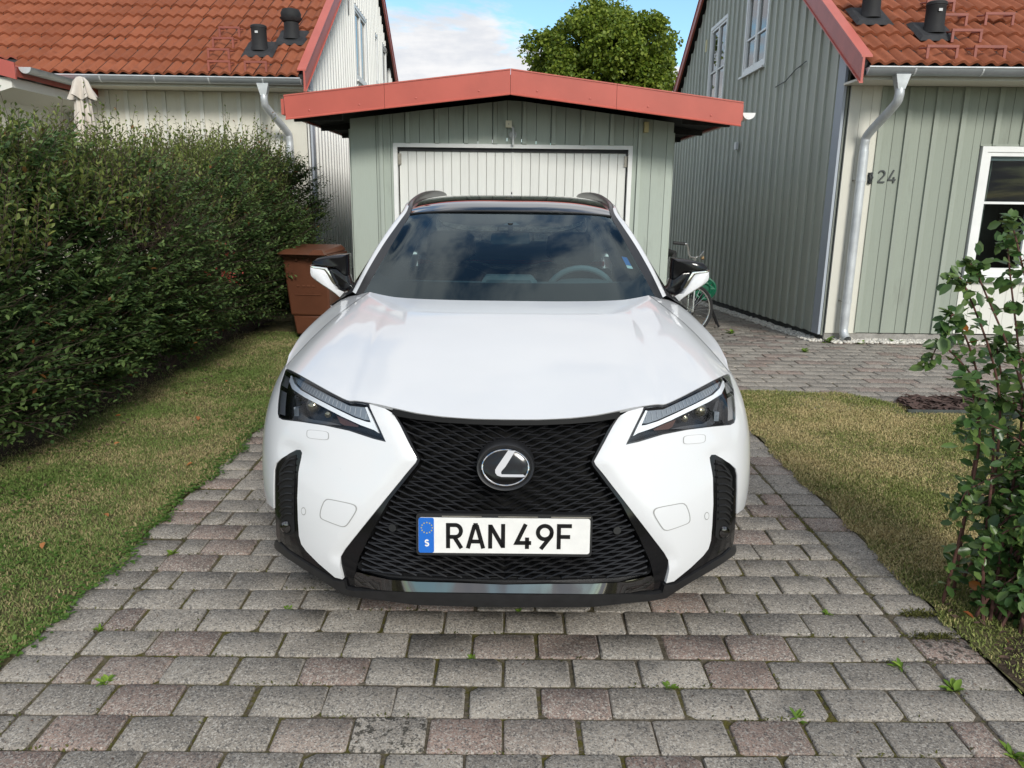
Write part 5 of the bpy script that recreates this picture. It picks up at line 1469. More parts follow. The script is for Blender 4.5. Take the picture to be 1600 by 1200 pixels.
# greenhouse
A_ = [(.705, 1.500, 1.000), (.655, 1.620, 1.105), (.605, 1.770, 1.215), (.566, 1.950, 1.310), (.548, 2.130, 1.372), (.560, 2.400, 1.430), (.568, 2.85, 1.458), (.552, 3.35, 1.452), (.520, 3.85, 1.390)]
M_ = [(.742, 1.555, 1.010), (.698, 1.680, 1.120), (.645, 1.830, 1.232), (.597, 2.000, 1.325), (.572, 2.170, 1.386), (.583, 2.420, 1.432), (.590, 2.85, 1.456), (.574, 3.35, 1.450), (.545, 3.86, 1.388)]
B_ = [(.772, 1.615, 1.008), (.728, 1.740, 1.120), (.676, 1.885, 1.234), (.628, 2.050, 1.330), (.600, 2.230, 1.388), (.615, 2.45, 1.418), (.622, 2.85, 1.434), (.610, 3.35, 1.424), (.585, 3.88, 1.360)]
D_ = [(.832, 1.62, .975), (.838, 1.78, .980), (.840, 1.92, .985), (.842, 2.08, .990), (.845, 2.26, .995), (.848, 2.48, 1.0), (.852, 2.87, 1.012), (.852, 3.37, 1.026), (.845, 3.93, 1.043)]
pillar_in = Patch([[A_[i], M_[i]] for i in range(9)])
pillar_out = Patch([[M_[i], tuple(np.array(M_[i]) * .45 + np.array(B_[i]) * .55 + np.array([.004, -.004, .006])), B_[i]] for i in range(9)])
side_glass = Patch([[B_[i], tuple(np.array(B_[i]) * .5 + np.array(D_[i]) * .5 ), D_[i]] for i in range(9)])
for s in (-1, 1):
    bs = grid_patch('body_side', body, 'car_white', car, s, nu=110, nv=60, drop=in_arch)
    grid_patch('fender_top', fender, 'car_white', car, s, nu=18, nv=40)
    for nm, wy in (('arch_trim', WHEEL_Y[0]), ('arch_trim', WHEEL_Y[1])):
        V = []; nn = 40
        for k in range(nn + 1):
            a = math.pi * (-.08 + (.90 if wy < 2 else 1.16) * k / nn)
            for r_, dx in ((ARCH - .012, -.10), (ARCH - .012, .014), (ARCH + .055, .010), (ARCH + .058, -.004)):
                y, z = wy + r_ * math.cos(a), max(.17, WHEEL_Z + r_ * math.sin(a))
                # side surface x at this y, z
                if y < .80: xx = .872
                else:
                    us = np.interp(y, [last[3][1]] + [q[0] for q in st], range(11)); vv = np.interp(z, lv_z, range(8)); xx = body(us, vv)[0]
                V.append((s * (xx + dx), y, z))
        mesh(nm, V, [(4 * k + i, 4 * k + i + 1, 4 * k + 5 + i, 4 * k + 4 + i) for k in range(nn) for i in range(3)], 'matt_black', bs, smooth=True, sharp=40)
    box('sill_trim', 'matt_black', bs, *sorted((s * .80, s * .905)), 1.36, 3.20, .19, .30)
    for u in (2.9, 5.3):
        strip_on(body, [(u, v) for v in np.linspace(1.5, 7, 20)], .006, 'door_gap', 'panel_gap', bs, s, .0015, False)
    for yy in (2.45, 3.25):
        MB().tube(bez([(s * .895, yy - .10, .885), (s * .925, yy - .08, .888), (s * .925, yy + .08, .895), (s * .895, yy + .10, .897)], 5), .013, 8).build('door_handle', 'car_white', bs, smooth=True)
    grid_patch('pillar_moulding', pillar_in, 'satin_black', car, s, nu=3, nv=40)
    grid_patch('pillar', pillar_out, 'car_white', car, s, nu=6, nv=48)
    grid_patch('side_glass', side_glass, 'tinted_glass', car, s, nu=8, nv=48, v0=.35)
    grid_patch('quarter_trim', side_glass, 'satin_black', car, s, nu=6, nv=6, v1=.36, offset=.001)
    V = []
    for i in range(9): V += [(s * D_[i][0], D_[i][1], D_[i][2]), (s * .886, max(D_[i][1], 1.6), D_[i][2] - .035)]
    mesh('belt_trim', V, [(2 * i, 2 * i + 1, 2 * i + 3, 2 * i + 2) for i in range(8)], 'satin_black', car, smooth=True)
    # shoulder panel that closes the body under the window line
    V = []
    for i in range(9):
        y = max(D_[i][1], 1.6); us = np.interp(y, [last[7][1]] + [q[0] for q in st], range(11)); q = body(us, 7)
        V += [(s * .884, y, D_[i][2] - .034), (s * q[0], q[1], q[2])]
    mesh('shoulder', V, [(2 * i, 2 * i + 1, 2 * i + 3, 2 * i + 2) for i in range(8)], 'car_white', car, smooth=True)
    # roof rail
    pr = bez([(s * .566, 2.24, 1.390), (s * .572, 2.36, 1.424), (s * .574, 2.55, 1.452), (s * .568, 2.95, 1.484), (s * .548, 3.45, 1.499), (s * .520, 3.85, 1.490), (s * .51, 3.98, 1.46)], 8)
    mb = MB(); V = []
    for i, p in enumerate(pr):
        w_ = .018
        for a, b in ((-w_, -.040), (-w_ * .8, .003), (-w_ * .3, .008), (w_ * .3, .008), (w_ * .8, .003), (w_, -.040)): V.append((p.x + a, p.y, p.z + b))
    m_ = len(pr)
    mesh('roof_rail', V, [(6 * i + k, 6 * i + (k + 1) % 6, 6 * i + 6 + (k + 1) % 6, 6 * i + 6 + k) for i in range(m_ - 1) for k in range(6)] + [tuple(range(6)), tuple(range(6 * m_ - 1, 6 * m_ - 7, -1))], 'rail_dark', car, smooth=True, sharp=60)
    # wheels
    for wy in WHEEL_Y:
        if tyre_me is None:
            T = MB().lathe([(.215, -.09), (.300, -.105), (.330, -.085), (.336, 0), (.330, .085), (.300, .105), (.215, .09)], 40, 'x')
            tyre_me = T.build('tyre_source', 'rubber', None, smooth=True); d_ = tyre_me.data; bpy.data.objects.remove(tyre_me); tyre_me = d_
            Rm = MB().lathe([(.218, -.085), (.222, .085), (.205, .08), (.19, .02), (.05, .02), (.04, .045)], 40, 'x')
            for k in range(5):
                a = 2 * math.pi * k / 5; c_, s_ = math.cos(a), math.sin(a)
                for w0 in (-.022, .022):
                    Rm.tube([(.05, .045 * c_ - w0 * s_, .045 * s_ + w0 * c_), (.075, .21 * c_ - 1.6 * w0 * s_, .21 * s_ + 1.6 * w0 * c_)], .014, 6)
            rim_ = Rm.build('rim_source', 'alloy', None, smooth=True); rim_me = rim_.data; bpy.data.objects.remove(rim_)
        w_ = link('wheel', tyre_me, car, (s * .785, wy, WHEEL_Z), (0, 0, 0 if s > 0 else math.pi))
        link('rim', rim_me, w_)
        al = MB().lathe([(ARCH - .015, -.13), (ARCH - .015, .13)], 32, 'x', (s * .72, wy, WHEEL_Z)); al.F = al.F[:-2]
        al.build('arch_liner', 'void_black', car, recalc=False)
        MB().lathe([(ARCH - .02, 0), (ARCH - .02, .01)], 32, 'x', (s * .60, wy, WHEEL_Z)).build('arch_back', 'void_black', car)
    # door mirror: white shell, gloss cap above, bright line between, black stalk
    def slab(name, poly, mat, par, y0, y1, bulge):
        n = len(poly); c = np.mean(poly, 0); V = []
        for y, k in ((y0 - bulge, .72), (y0 - bulge * .55, .93), (y0 + .01, 1.0), (y1 - .03, 1.0), (y1, .86)):
            for p in poly: V.append((s * (c[0] + (p[0] - c[0]) * k), y, c[1] + (p[1] - c[1]) * k))
        F = [(r * n + i, r * n + (i + 1) % n, (r + 1) * n + (i + 1) % n, (r + 1) * n + i) for r in range(4) for i in range(n)]
        F += [tuple(range(n))[::-1], tuple(range(4 * n, 5 * n))]
        return MB().add(V, F).build(name, mat, par, smooth=True, sharp=38)
    def grow(P_, k=1.09): return [(.765 + (a - .765) * k, 1.005 + (b - 1.005) * k) for a, b in P_]
    mr = slab('door_mirror', grow(FLAT_mirror_shell), 'car_white', car, 1.70, 1.84, .018)
    slab('mirror_cap', grow(FLAT_mirror_cap), 'gloss_black', mr, 1.705, 1.84, .022)
    slab('mirror_stalk', grow(FLAT_mirror_stalk), 'gloss_black', mr, 1.715, 1.82, .010)
    slab('mirror_line', grow(FLAT_mirror_line), 'chrome', mr, 1.690, 1.80, .002)

# ---- windscreen, roof, rear
wrow0 = [(0, 1.225, .985), (.25, 1.245, .986), (.47, 1.310, .988), (.61, 1.400, .992), A_[0]]
wrow1 = [(0, 2.075, 1.392), (.20, 2.080, 1.390), (.37, 2.092, 1.385), (.48, 2.110, 1.379), A_[4]]
ws = []
for i, t in enumerate((0, .25, .5, .75, 1)):
    row = []
    for j in range(5):
        if j == 4: row.append(np.array(A_[i])); continue
        p = np.array(wrow0[j]) * (1 - t) + np.array(wrow1[j]) * t
        bul = .030 * math.sin(math.pi * t) * (1 - .55 * (j / 4) ** 2)
        row.append(p + np.array([0, -.45, .89]) * bul)
    ws.append(row)
wsp = Patch(ws, True)
wg = grid_patch('windscreen', wsp, 'windscreen_glass', car, 1, nu=20, nv=30, both=True)
# black ceramic edge and the sensor housing, just inside the glass
fin_ = -.0035
band = [(-4, .0), (4, 0), (4, 4), (-4, 4)]
def wpoly(name, pts, mat, par, off=fin_, step=.12): return region(name, wsp, pts, mat, par, 1, off, 0, step)
edge = lambda a, b, n=14: [(a[0] + (b[0] - a[0]) * k / n, a[1] + (b[1] - a[1]) * k / n) for k in range(n)]
CB = [(4, 1.12), (3.75, 1.08), (3.45, .96), (3.0, .88), (2.0, .86), (0, .86)]
CBL = CB + [(-u, v) for u, v in CB[-2::-1]]
pb = edge((-4, 0), (4, 0), 30) + edge((4, 0), (4, 1.12), 6)
for a_, b_ in zip(CBL[:-1], CBL[1:]): pb += edge(a_, b_, 6)
pb += edge((-4, 1.12), (-4, 0), 6)
wpoly('ceramic_band', pb, 'satin_black', wg)
wpoly('ceramic_band', edge((-4, 3.86), (4, 3.86), 30) + edge((4, 3.86), (4, 4), 3) + edge((4, 4), (-4, 4), 30) + edge((-4, 4), (-4, 3.86), 3), 'satin_black', wg)
for s in (-1, 1):
    a_ = edge((3.9 * s, 1.13), (3.9 * s, 3.9), 30) + edge((3.9 * s, 3.9), (4 * s, 3.9), 3) + edge((4 * s, 3.9), (4 * s, 1.13), 30) + edge((4 * s, 1.13), (3.9 * s, 1.13), 3)
    wpoly('ceramic_band', a_ if s > 0 else a_[::-1], 'satin_black', wg)
wpoly('sensor_housing', edge((-.62, 3.87), (-.42, 3.30), 5) + edge((-.42, 3.30), (-.34, 3.20), 3) + edge((-.34, 3.20), (.34, 3.20), 10) + edge((.34, 3.20), (.42, 3.30), 3) + edge((.42, 3.30), (.62, 3.87), 5) + edge((.62, 3.87), (-.62, 3.87), 14), 'satin_black', wg, -.005)
wpoly('camera_window', [(-.17, 3.30), (.24, 3.30), (.12, 3.45), (-.05, 3.45)], 'dash_trim', wg, -.0045)
st_ = [(3.14, 1.52), (3.50, 1.46), (3.46, 1.80), (3.10, 1.88)]
wpoly('parking_sticker', st_, 'sticker_blue', wg, -.0030, .05)
wpoly('sticker_foot', [(3.15, 1.38), (3.515, 1.33), (3.502, 1.45), (3.142, 1.51)], 'sticker_white', wg, -.0030, .05)
rf = []
for (y, zc, ze, xe) in ((2.073, 1.392, None, None), (2.14, 1.424, None, None), (2.30, 1.455, None, None), (2.65, 1.482, None, None), (3.10, 1.480, None, None), (3.55, 1.450, None, None), (3.95, 1.395, None, None)):
    Ay = [a[1] for a in A_]
    yy = max(y, 2.13); 
    e = np.array([np.interp(yy + (.06 if y < 2.2 else 0), Ay, [a[k] for a in A_]) for k in range(3)])
    if y < 2.1: e = np.array(A_[4])
    row = []
    for f in (0, .35, .65, .88, 1.0):
        x = e[0] * f; z = zc + (e[2] - zc) * f ** 3.2; row.append((x, y + (e[1] - y) * f ** 2, z))
    rf.append(row)
roofp = Patch(rf, True)
rfo = grid_patch('roof', roofp, 'roof_black', car, 1, nu=16, nv=40, both=True)
MB().tube([tuple(roofp(u, .02) + np.array([0, -.002, .004])) for u in np.linspace(-4, 4, 31)], .006, 6).build('roof_seal', 'satin_black', rfo, smooth=True)
fin_m = MB().add([(-.012, 3.60, 1.44), (.012, 3.60, 1.44), (.012, 3.82, 1.41), (-.012, 3.82, 1.41), (-.003, 3.76, 1.505), (.003, 3.76, 1.505), (.004, 3.83, 1.505), (-.004, 3.83, 1.505)], CUBE_F)
fin_m.build('aerial_fin', 'gloss_black', car)
box('roof_sensor', 'sticker_white', rfo, -.03, .035, 3.2, 3.23, 1.476, 1.486)
tl = Patch([[(0, 3.95, 1.395), (.3, 3.95, 1.392), (.52, 3.90, 1.38), (.575, 3.885, 1.358)],
            [(0, 4.28, 1.10), (.4, 4.26, 1.10), (.70, 4.15, 1.08), (.845, 3.93, 1.045)],
            [(0, 4.42, .98), (.4, 4.41, .98), (.72, 4.34, .985), (.79, 4.36, 1.0)],
            [(0, 4.46, .75), (.4, 4.45, .75), (.74, 4.38, .75), (.80, 4.37, .78)],
            [(0, 4.49, .50), (.4, 4.48, .50), (.74, 4.42, .50), (.80, 4.38, .52)],
            [(0, 4.42, .20), (.4, 4.41, .20), (.72, 4.37, .19), (.76, 4.38, .18)]], True)
grid_patch('tailgate', tl, 'car_white', car, 1, nu=14, nv=24, both=True, v0=1.0)
grid_patch('rear_window', tl, 'clear_glass', car, 1, nu=14, nv=8, both=True, v0=.0, v1=1.0)
MB().tube([(x, 4.44 - .1 * (abs(x) / .8) ** 3, .93) for x in np.linspace(-.78, .78, 15)], .022, 8).build('tail_lamp', 'tail_red', car, smooth=True)
MB().box(-.74, .74, .35, 4.25, .20, .30).build('underbody', 'void_black', car)

# ---- cabin seen through the glass
cab = link('cabin', mesh_data('cabin', *(lambda q: (q.V, q.F))(MB().box(-.72, .72, 1.3, 4.1, .31, .36)), 'seat_dark'), car)
dsh = Patch([[(-.70, 1.60, .960), (-.4, 1.44, .960), (0, 1.40, .960), (.4, 1.44, .960), (.70, 1.60, .960)],
             [(-.70, 1.72, 1.060), (-.4, 1.62, 1.055), (0, 1.60, 1.053), (.4, 1.62, 1.060), (.70, 1.72, 1.060)],
             [(-.74, 1.80, .99), (-.4, 1.80, 1.0), (0, 1.80, 1.0), (.4, 1.80, 1.0), (.74, 1.80, .99)],
             [(-.74, 1.86, .55), (-.4, 1.86, .55), (0, 1.86, .55), (.4, 1.86, .55), (.74, 1.86, .55)]])
grid_patch('dashboard', dsh, 'dash_dark', cab, 1, nu=20, nv=16)
# raised display hood in the middle of the dashboard
MB().prism([(-.175, .035+.962), (-.125, 1.085), (-.115, 1.092), (.105, 1.092), (.118, 1.085), (.19, .035+.962)], .10, 'y', 1.66).build('display_hood', 'dash_trim', cab)
MB().prism([(-.150, .035+.962), (-.112, 1.074), (.100, 1.074), (.155, .035+.962)], .012, 'y', 1.650).build('display_back', 'dash_dark', cab)
box('display_clip', 'seat_dark', cab, -.045, -.012, 1.643, 1.6485, .04+.985, .05+1.012)
# steering wheel and binnacle on the right of the picture
cx_, cy_, cz_, rr_ = .37, 1.90, .955, .180
pts = [(cx_ + rr_ * math.cos(a), cy_ - .14 * math.sin(a) * .5, cz_ + rr_ * .92 * math.sin(a)) for a in np.linspace(0, 2 * math.pi, 33)[:-1]]
MB().tube(pts, .016, 10, closed=True).build('steering_wheel', 'dash_trim', cab, smooth=True)
MB().box(cx_ - .15, cx_ + .15, 1.895, 1.93, .90, .93).build('wheel_spoke', 'dash_dark', cab)
MB().lathe([(.17, 0), (.165, .05), (.12, .075), (.02, .085)], 28, 'z', (cx_, 1.70, .995)).build('instrument_hood', 'dash_dark', cab, smooth=True)
def seat(x, y, w, zb):
    MB().prism([(x - w, .36), (x - w, .62), (x - w * .9, zb), (x - w * .5, zb + .04), (x + w * .5, zb + .04), (x + w * .9, zb), (x + w, .62), (x + w, .36)], .14, 'y', y).build('seat_back', 'seat_dark', cab)
    MB().prism([(x - .13, zb + .09), (x - .12, zb + .22), (x - .08, zb + .25), (x + .08, zb + .25), (x + .12, zb + .22), (x + .13, zb + .09), (x + .09, zb + .07), (x - .09, zb + .07)], .09, 'y', y + .03).build('headrest', 'seat_dark', cab)
    for d in (-.05, .05): MB().tube([(x + d, y + .07, zb), (x + d, y + .07, zb + .10)], .006, 6).build('headrest_post', 'chrome', cab)
for x in (-.37, .37): seat(x, 2.42, .25, 1.02)
for x in (-.38, .38): seat(x, 3.25, .30, .98)
MB().box(-.7, .7, 3.22, 3.40, .36, .98).build('rear_bench', 'seat_dark', cab)
for s in (-1, 1):
    MB().add([(s * .74, 1.6, .36), (s * .74, 3.9, .36), (s * .80, 3.9, 1.02), (s * .80, 1.6, .95), (s * .76, 1.6, .36), (s * .76, 3.9, .36), (s * .82, 3.9, 1.02), (s * .82, 1.6, .95)], CUBE_F).build('door_lining', 'seat_dark', cab)
    # B and C pillars
    for y in (2.55, 3.35):
        MB().tube([(s * .77, y, 1.0), (s * .64, y + .03, 1.28), (s * .53, y + .06, 1.41)], .040, 8).build('cabin_pillar', 'seat_dark', cab, smooth=True)
grid_patch('headliner', roofp, 'seat_dark', cab, 1, nu=12, nv=20, both=True, v0=.6, offset=-.03)
MB().lathe([(.014, 0), (.014, .05)], 10, 'z', (0, 1.93, 1.29)).build('mirror_arm', 'satin_black', cab)
MB().prism([(-.105, 1.235), (-.098, 1.285), (.098, 1.290), (.105, 1.240), (.095, 1.232), (-.095, 1.228)], .03, 'y', 1.96).build('rear_view_mirror', 'dash_dark', cab)

# ---- emblem: dark disc in a raised surround, with bright ring and slanted letter mark
EC = (0.0, .047, .6815); ET = math.atan2(.04, .14)
def emb(x, z, d): return (x, EC[1] + z * math.tan(ET) - d, EC[2] + z)
def oval(rx, rz, d, n=48): return [emb(rx * math.cos(2 * math.pi * k / n), rz * math.sin(2 * math.pi * k / n), d) for k in range(n)]
def loft(rings, name, mat, par, cap=True):
    n = len(rings[0]); V = [p for r_ in rings for p in r_]
    F = [(r_ * n + i, r_ * n + (i + 1) % n, (r_ + 1) * n + (i + 1) % n, (r_ + 1) * n + i) for r_ in range(len(rings) - 1) for i in range(n)]
    if cap: F.append(tuple((len(rings) - 1) * n + i for i in range(n)))
    return mesh(name, V, F, mat, par, smooth=True, sharp=40)
em = loft([oval(.0885, .0685, -.05), oval(.088, .068, .004), oval(.0855, .0655, .008), oval(.080, .0605, .006), oval(.077, .058, .001)], 'emblem', 'satin_black', car)
loft([oval(.0765, .0575, .0015), oval(.071, .053, .004), oval(.05, .04, .007), oval(.02, .016, .0085)], 'emblem_disc', 'gloss_black', em)
rg = MB(); rg.tube([tuple(p) for p in oval(.0700, .0515, .006, 56)], .0026, 8, closed=True); rg.build('emblem_ring', 'chrome', em, smooth=True)
def bevel_poly(poly, name, d0, d1, mat, par):
    n = len(poly); c = np.mean(poly, 0)
    V = [emb(*p, d0) for p in poly] + [emb(*p, d1) for p in poly]
    F = [tuple(range(n, 2 * n))] + [(i, (i + 1) % n, n + (i + 1) % n, n + i) for i in range(n)]
    return mesh(name, V, F, mat, par)
bevel_poly([(0.0074, 0.0517), (0.0298, 0.0517), (0.0, 0.0047), (-0.0116, -0.0078), (-0.013, -0.0129), (-0.0112, -0.0171), (0.0539, -0.0171), (0.0614, -0.0227), (0.0512, -0.0246), (-0.0112, -0.0246), (-0.0242, -0.0209), (-0.0302, -0.0134), (-0.0307, -0.0046), (-0.026, 0.0038)], 'emblem_letter', .004, .0125, 'chrome', em)

# ---- number plate
PZ0, PZ1, PW, PYF = .4195, .5330, .260, -.016
pl_frame = MB()
def rrect(x0, x1, z0, z1, r, n=5):
    out = []
    for cx, cz, a0 in ((x1 - r, z0 + r, -90), (x1 - r, z1 - r, 0), (x0 + r, z1 - r, 90), (x0 + r, z0 + r, 180)):
        out += [(cx + r * math.cos(R(a0 + 90 * k / n)), cz + r * math.sin(R(a0 + 90 * k / n))) for k in range(n + 1)]
    return out
ptilt = math.atan2(.012, .14)
pf = MB().prism(rrect(-PW - .008, PW + .006, PZ0 - .009, PZ1 + .010, .012), .026, 'y', PYF).build('number_plate', 'satin_black', car)
pf.rotation_euler = (-ptilt, 0, R(.25)); pf.location = (0, -.001 - .456 * math.sin(ptilt) * 1.0 + .02, .456 * (1 - math.cos(ptilt)))
MB().prism(rrect(-PW - .001, PW - .001, PZ0, PZ1 - .002, .008), .003, 'y', PYF - .0025).build('plate_face', 'plate_white', pf)
MB().prism(rrect(-PW - .0005, -PW + .046, PZ0 + .0005, PZ1 - .0025, .006), .002, 'y', PYF - .0036).build('plate_band', 'plate_blue', pf)
lt = MB()
letters(lt, 'RAN', -.176, PYF - .0026, PZ0 + .0155, .078, .0122, .0014, .0140)
letters(lt, '49F', .0325, PYF - .0026, PZ0 + .0155, .078, .0122, .0014, .0138)
lt.build('plate_letters', 'plate_black', pf)
lt = MB(); letters(lt, 'S', -.2415, PYF - .0037, PZ0 + .022, .020, .0045, .0008, 0); lt.build('country_letter', 'plate_white', pf)
for k in range(12):
    a = 2 * math.pi * k / 12; sx, sz = -.2355 + .0165 * math.cos(a), PZ1 - .034 + .0165 * math.sin(a)
    poly = [(sx + (.0030 if i % 2 == 0 else .0013) * math.sin(math.pi * i / 5), sz + (.0030 if i % 2 == 0 else .0013) * math.cos(math.pi * i / 5)) for i in range(10)]
    MB().prism(poly, .0008, 'y', PYF - .0044).build('star', 'star_gold', pf)
for x in (-.19, -.02, .14): MB().box(x, x + .12, PYF - .003, PYF, PZ1 + .0005, PZ1 + .0035).build('frame_strip', 'hinge_metal', pf)

# ================================================================ plants
LEAF_UV = np.array([[0, 0], [.36, .42], [.74, .34], [1, 0], [.74, -.34], [.36, -.42]])
LEAF_F = np.array([[0, 1, 2, 3], [0, 3, 4, 5]])
def unit(a): return a / (np.linalg.norm(a, axis=-1, keepdims=True) + 1e-9)
def leaf_verts(pos, d, up, L, ratio=.46, fold=.18, curl=.15):
    """folded leaf blades: N bases, directions, up vectors, lengths -> vertices (N, 6, 3)"""
    d = unit(d); side = unit(np.cross(d, up)); nrm = np.cross(side, d)
    t = LEAF_UV[:, 0][None, :, None]; w = LEAF_UV[:, 1][None, :, None]
    L = L[:, None, None]
    return (pos[:, None] + d[:, None] * t * L + side[:, None] * w * L * ratio * 1.15
            + nrm[:, None] * (np.abs(w) * fold * L - curl * L * t * t))
def leaf_mesh(name, V, mat):
    n = len(V); F = (LEAF_F[None] + (np.arange(n) * 6)[:, None, None]).reshape(-1, 4)
    return np_mesh(name, V.reshape(-1, 3), F, mat, True)
_v = leaf_verts(np.zeros((1, 3)), np.array([[1., 0, 0]]), np.array([[0., 0, 1]]), np.array([1.0]))[0]
def leaf_objects(parent, pos, d, up, L, mat, ratio=.46):
    """leaves as parts of their own, sharing one blade mesh"""
    me = np_mesh('leaf', leaf_verts(np.zeros((1, 3)), np.array([[1., 0, 0]]), np.array([[0., 0, 1]]), np.array([1.0]), ratio)[0], LEAF_F, mat, True)
    for p, a, u, l in zip(pos, d, up, L):
        a = Vector(a).normalized(); s_ = Vector(a).cross(Vector(u)).normalized(); n_ = s_.cross(a)
        M4 = Matrix((a, -s_, n_)).transposed().to_4x4()
        o = link('leaf', me, parent); o.matrix_local = Matrix.Translation(Vector(p)) @ M4 @ Matrix.Scale(float(l), 4)
def twigs(base, direc, length, per, L, spread=.75, droop=.0, jit=.25):
    """leaves set alternately along straight twigs: returns pos, dir, up, length and the twig id"""
    n = len(base); direc = unit(direc)
    t = (np.arange(per) + .6) / per
    t = t[None] + rng.uniform(-.3, .3, (n, per)) / per
    pos = base[:, None] + direc[:, None] * (t * length[:, None])[..., None]
    pos[..., 2] -= droop * (t * length[:, None]) ** 2
    a = unit(np.cross(direc, np.array([0, 0, 1.0]) + rng.normal(0, .3, (n, 3)))); b = np.cross(direc, a)
    ph = np.pi * np.arange(per)[None] + rng.normal(0, .5, (n, per))
    out = a[:, None] * np.cos(ph)[..., None] + b[:, None] * np.sin(ph)[..., None] * .5
    d = unit(direc[:, None] * (1 - spread) + out * spread + rng.normal(0, jit, (n, per, 3)))
    up = unit(np.array([0, 0, 1.0]) + rng.normal(0, .35, (n, per, 3)))
    ln = L * rng.uniform(.65, 1.25, (n, per)) * (1 - .35 * np.clip(t, 0, 1) ** 3)
    return pos.reshape(-1, 3), d.reshape(-1, 3), up.reshape(-1, 3), ln.ravel(), np.repeat(np.arange(n), per)
def twig_mesh(base, direc, length, r, mat, name, parent):
    """thin three-sided stems"""
    n = len(base); d = unit(direc); a = unit(np.cross(d, np.array([.3, .2, 1.0]))); b = np.cross(d, a)
    V = np.zeros((n, 6, 3))
    for k in range(3):
        c = a * math.cos(2.1 * k) + b * math.sin(2.1 * k)
        V[:, k] = base + c * r; V[:, 3 + k] = base + d * length[:, None] + c * r * .4
    F = np.array([[0, 1, 4, 3], [1, 2, 5, 4], [2, 0, 3, 5]])[None] + (np.arange(n) * 6)[:, None, None]
    o = link(name, np_mesh(name, V.reshape(-1, 3), F.reshape(-1, 4), mat), parent); o['kind'] = 'stuff'; return o

# ---------------------------------------------------------------- hedge along the left lawn
hedge = thing('hedge', 'tall dense dark green hedge along the left lawn', 'hedge', (-2.95, 5.6, 0))
HO = np.array([-2.95, 5.6, 0])
def hnoise(y, z): return .10 * np.sin(2.3 * y + 1.1) * np.cos(2.9 * z + .7 * y) + .06 * np.sin(5.1 * y + 3.3 * z) + .04 * np.cos(9.2 * y - 6.1 * z)
def hface(y, z):
    q = np.clip((z - .02) / 2.0, 0.0, 1.0)
    return -2.86 + .50 * np.sin(np.pi * q ** .85) ** .75 + hnoise(y, z) - .12 * (y < 4.5) * (4.5 - y) + .22 * np.clip((y - 7.2) / 1.2, 0, 1) * np.sin(np.pi * q)
def htop(y): return 1.50 + .035 * (y - 4) + .08 * np.sin(1.7 * y) + .09 * np.sin(4.3 * y + 1) + .05 * np.sin(9.1 * y)
n = 4400
y = rng.uniform(2.9, 9.25, n); z = rng.uniform(.08, 1.0, n) ** .9 * htop(y)
ok = ~((np.abs(y - 5.25) < .20) & (np.abs(z - 1.12) < .16) & (rng.random(n) < .8))
y, z = y[ok], z[ok]; n = len(y)
base = np.stack([hface(y, z) - rng.uniform(.14, .30, n), y, z], 1)
# shoots lean out and up, in drifts that share a direction
drift = np.sin(1.9 * y + 2.3 * z) * .35
di = np.stack([rng.uniform(.6, 1.0, n), -.30 + drift + rng.normal(0, .22, n), .30 + .45 * (z / 1.8) + rng.normal(0, .20, n)], 1)
ln = rng.uniform(.20, .44, n)
o1 = twigs(base, di, ln, 16, .050, spread=.62, droop=.35, jit=.13)
tb = [(base, di, ln)]
n = 5200                                                   # inner shade leaves
y = rng.uniform(2.9, 9.1, n); z = rng.uniform(.10, 1.0, n) * htop(y)
base = np.stack([hface(y, z) - rng.uniform(.25, .75, n), y, z], 1)
di = rng.normal(0, 1, (n, 3)) + np.array([.2, 0, .4]); ln = rng.uniform(.15, .35, n)
o2 = twigs(base, di, ln, 8, .056); tb.append((base, di, ln))
n = 1500                                                   # top surface
y = rng.uniform(2.9, 9.1, n); x = rng.uniform(-3.75, -2.5, n)
base = np.stack([x, y, htop(y) - .18 + rng.uniform(-.1, .1, n)], 1); di = np.stack([rng.normal(.05, .4, n), rng.normal(0, .4, n), rng.uniform(.6, 1.2, n)], 1); ln = rng.uniform(.15, .30, n)
o3 = twigs(base, di, ln, 11, .050); tb.append((base, di, ln))
n = 2700                                                   # long pale shoots over the top
y = rng.uniform(3.0, 9.0, n); x = rng.uniform(-3.5, -2.42, n)
base = np.stack([x, y, htop(y) - .14 - .25 * np.clip((x + 2.7) / .28, 0, 1)], 1); di = np.stack([rng.normal(.08, .22, n), rng.normal(0, .20, n), np.ones(n)], 1); ln = rng.uniform(.20, .50, n) * np.where(rng.random(n) < .10, 1.3, 1.0) * (1 + .25 * np.sin(3.7 * y + 2 * x))
o4 = twigs(base, di, ln, 17, .046, spread=.48, jit=.13); tb.append((base, di, ln))
n = 700                                                    # far end facing the bin
x = rng.uniform(-3.5, -2.45, n); z = rng.uniform(.1, 1.8, n)
base = np.stack([x, np.full(n, 9.05), z], 1); di = np.stack([rng.normal(.4, .4, n), rng.uniform(0, .8, n), rng.uniform(-.1, .9, n)], 1); ln = rng.uniform(.12, .32, n)
o5 = twigs(base, di, ln, 11, .054); tb.append((base, di, ln))
P = [np.concatenate([o[k] for o in (o1, o2, o3, o5)]) for k in range(4)]
dist = np.linalg.norm(P[0] - np.array([0, 0, 1.48]), axis=1)
vis = np.zeros(len(P[0]), bool); vis[:len(o1[0])] = True
xr = P[0][:, 0] / P[0][:, 1]; vis &= (xr > -.70) & (P[0][:, 0] > hface(P[0][:, 1], P[0][:, 2]) - .02)
score = np.where(vis, P[3] / dist, 0); pick = np.argsort(-score)[:290]
leaf_objects(hedge, P[0][pick] - HO, P[1][pick], P[2][pick], P[3][pick], 'hedge_leaf')
keep = np.ones(len(P[0]), bool); keep[pick] = False
V = leaf_verts(P[0][keep] - HO, P[1][keep], P[2][keep], P[3][keep])
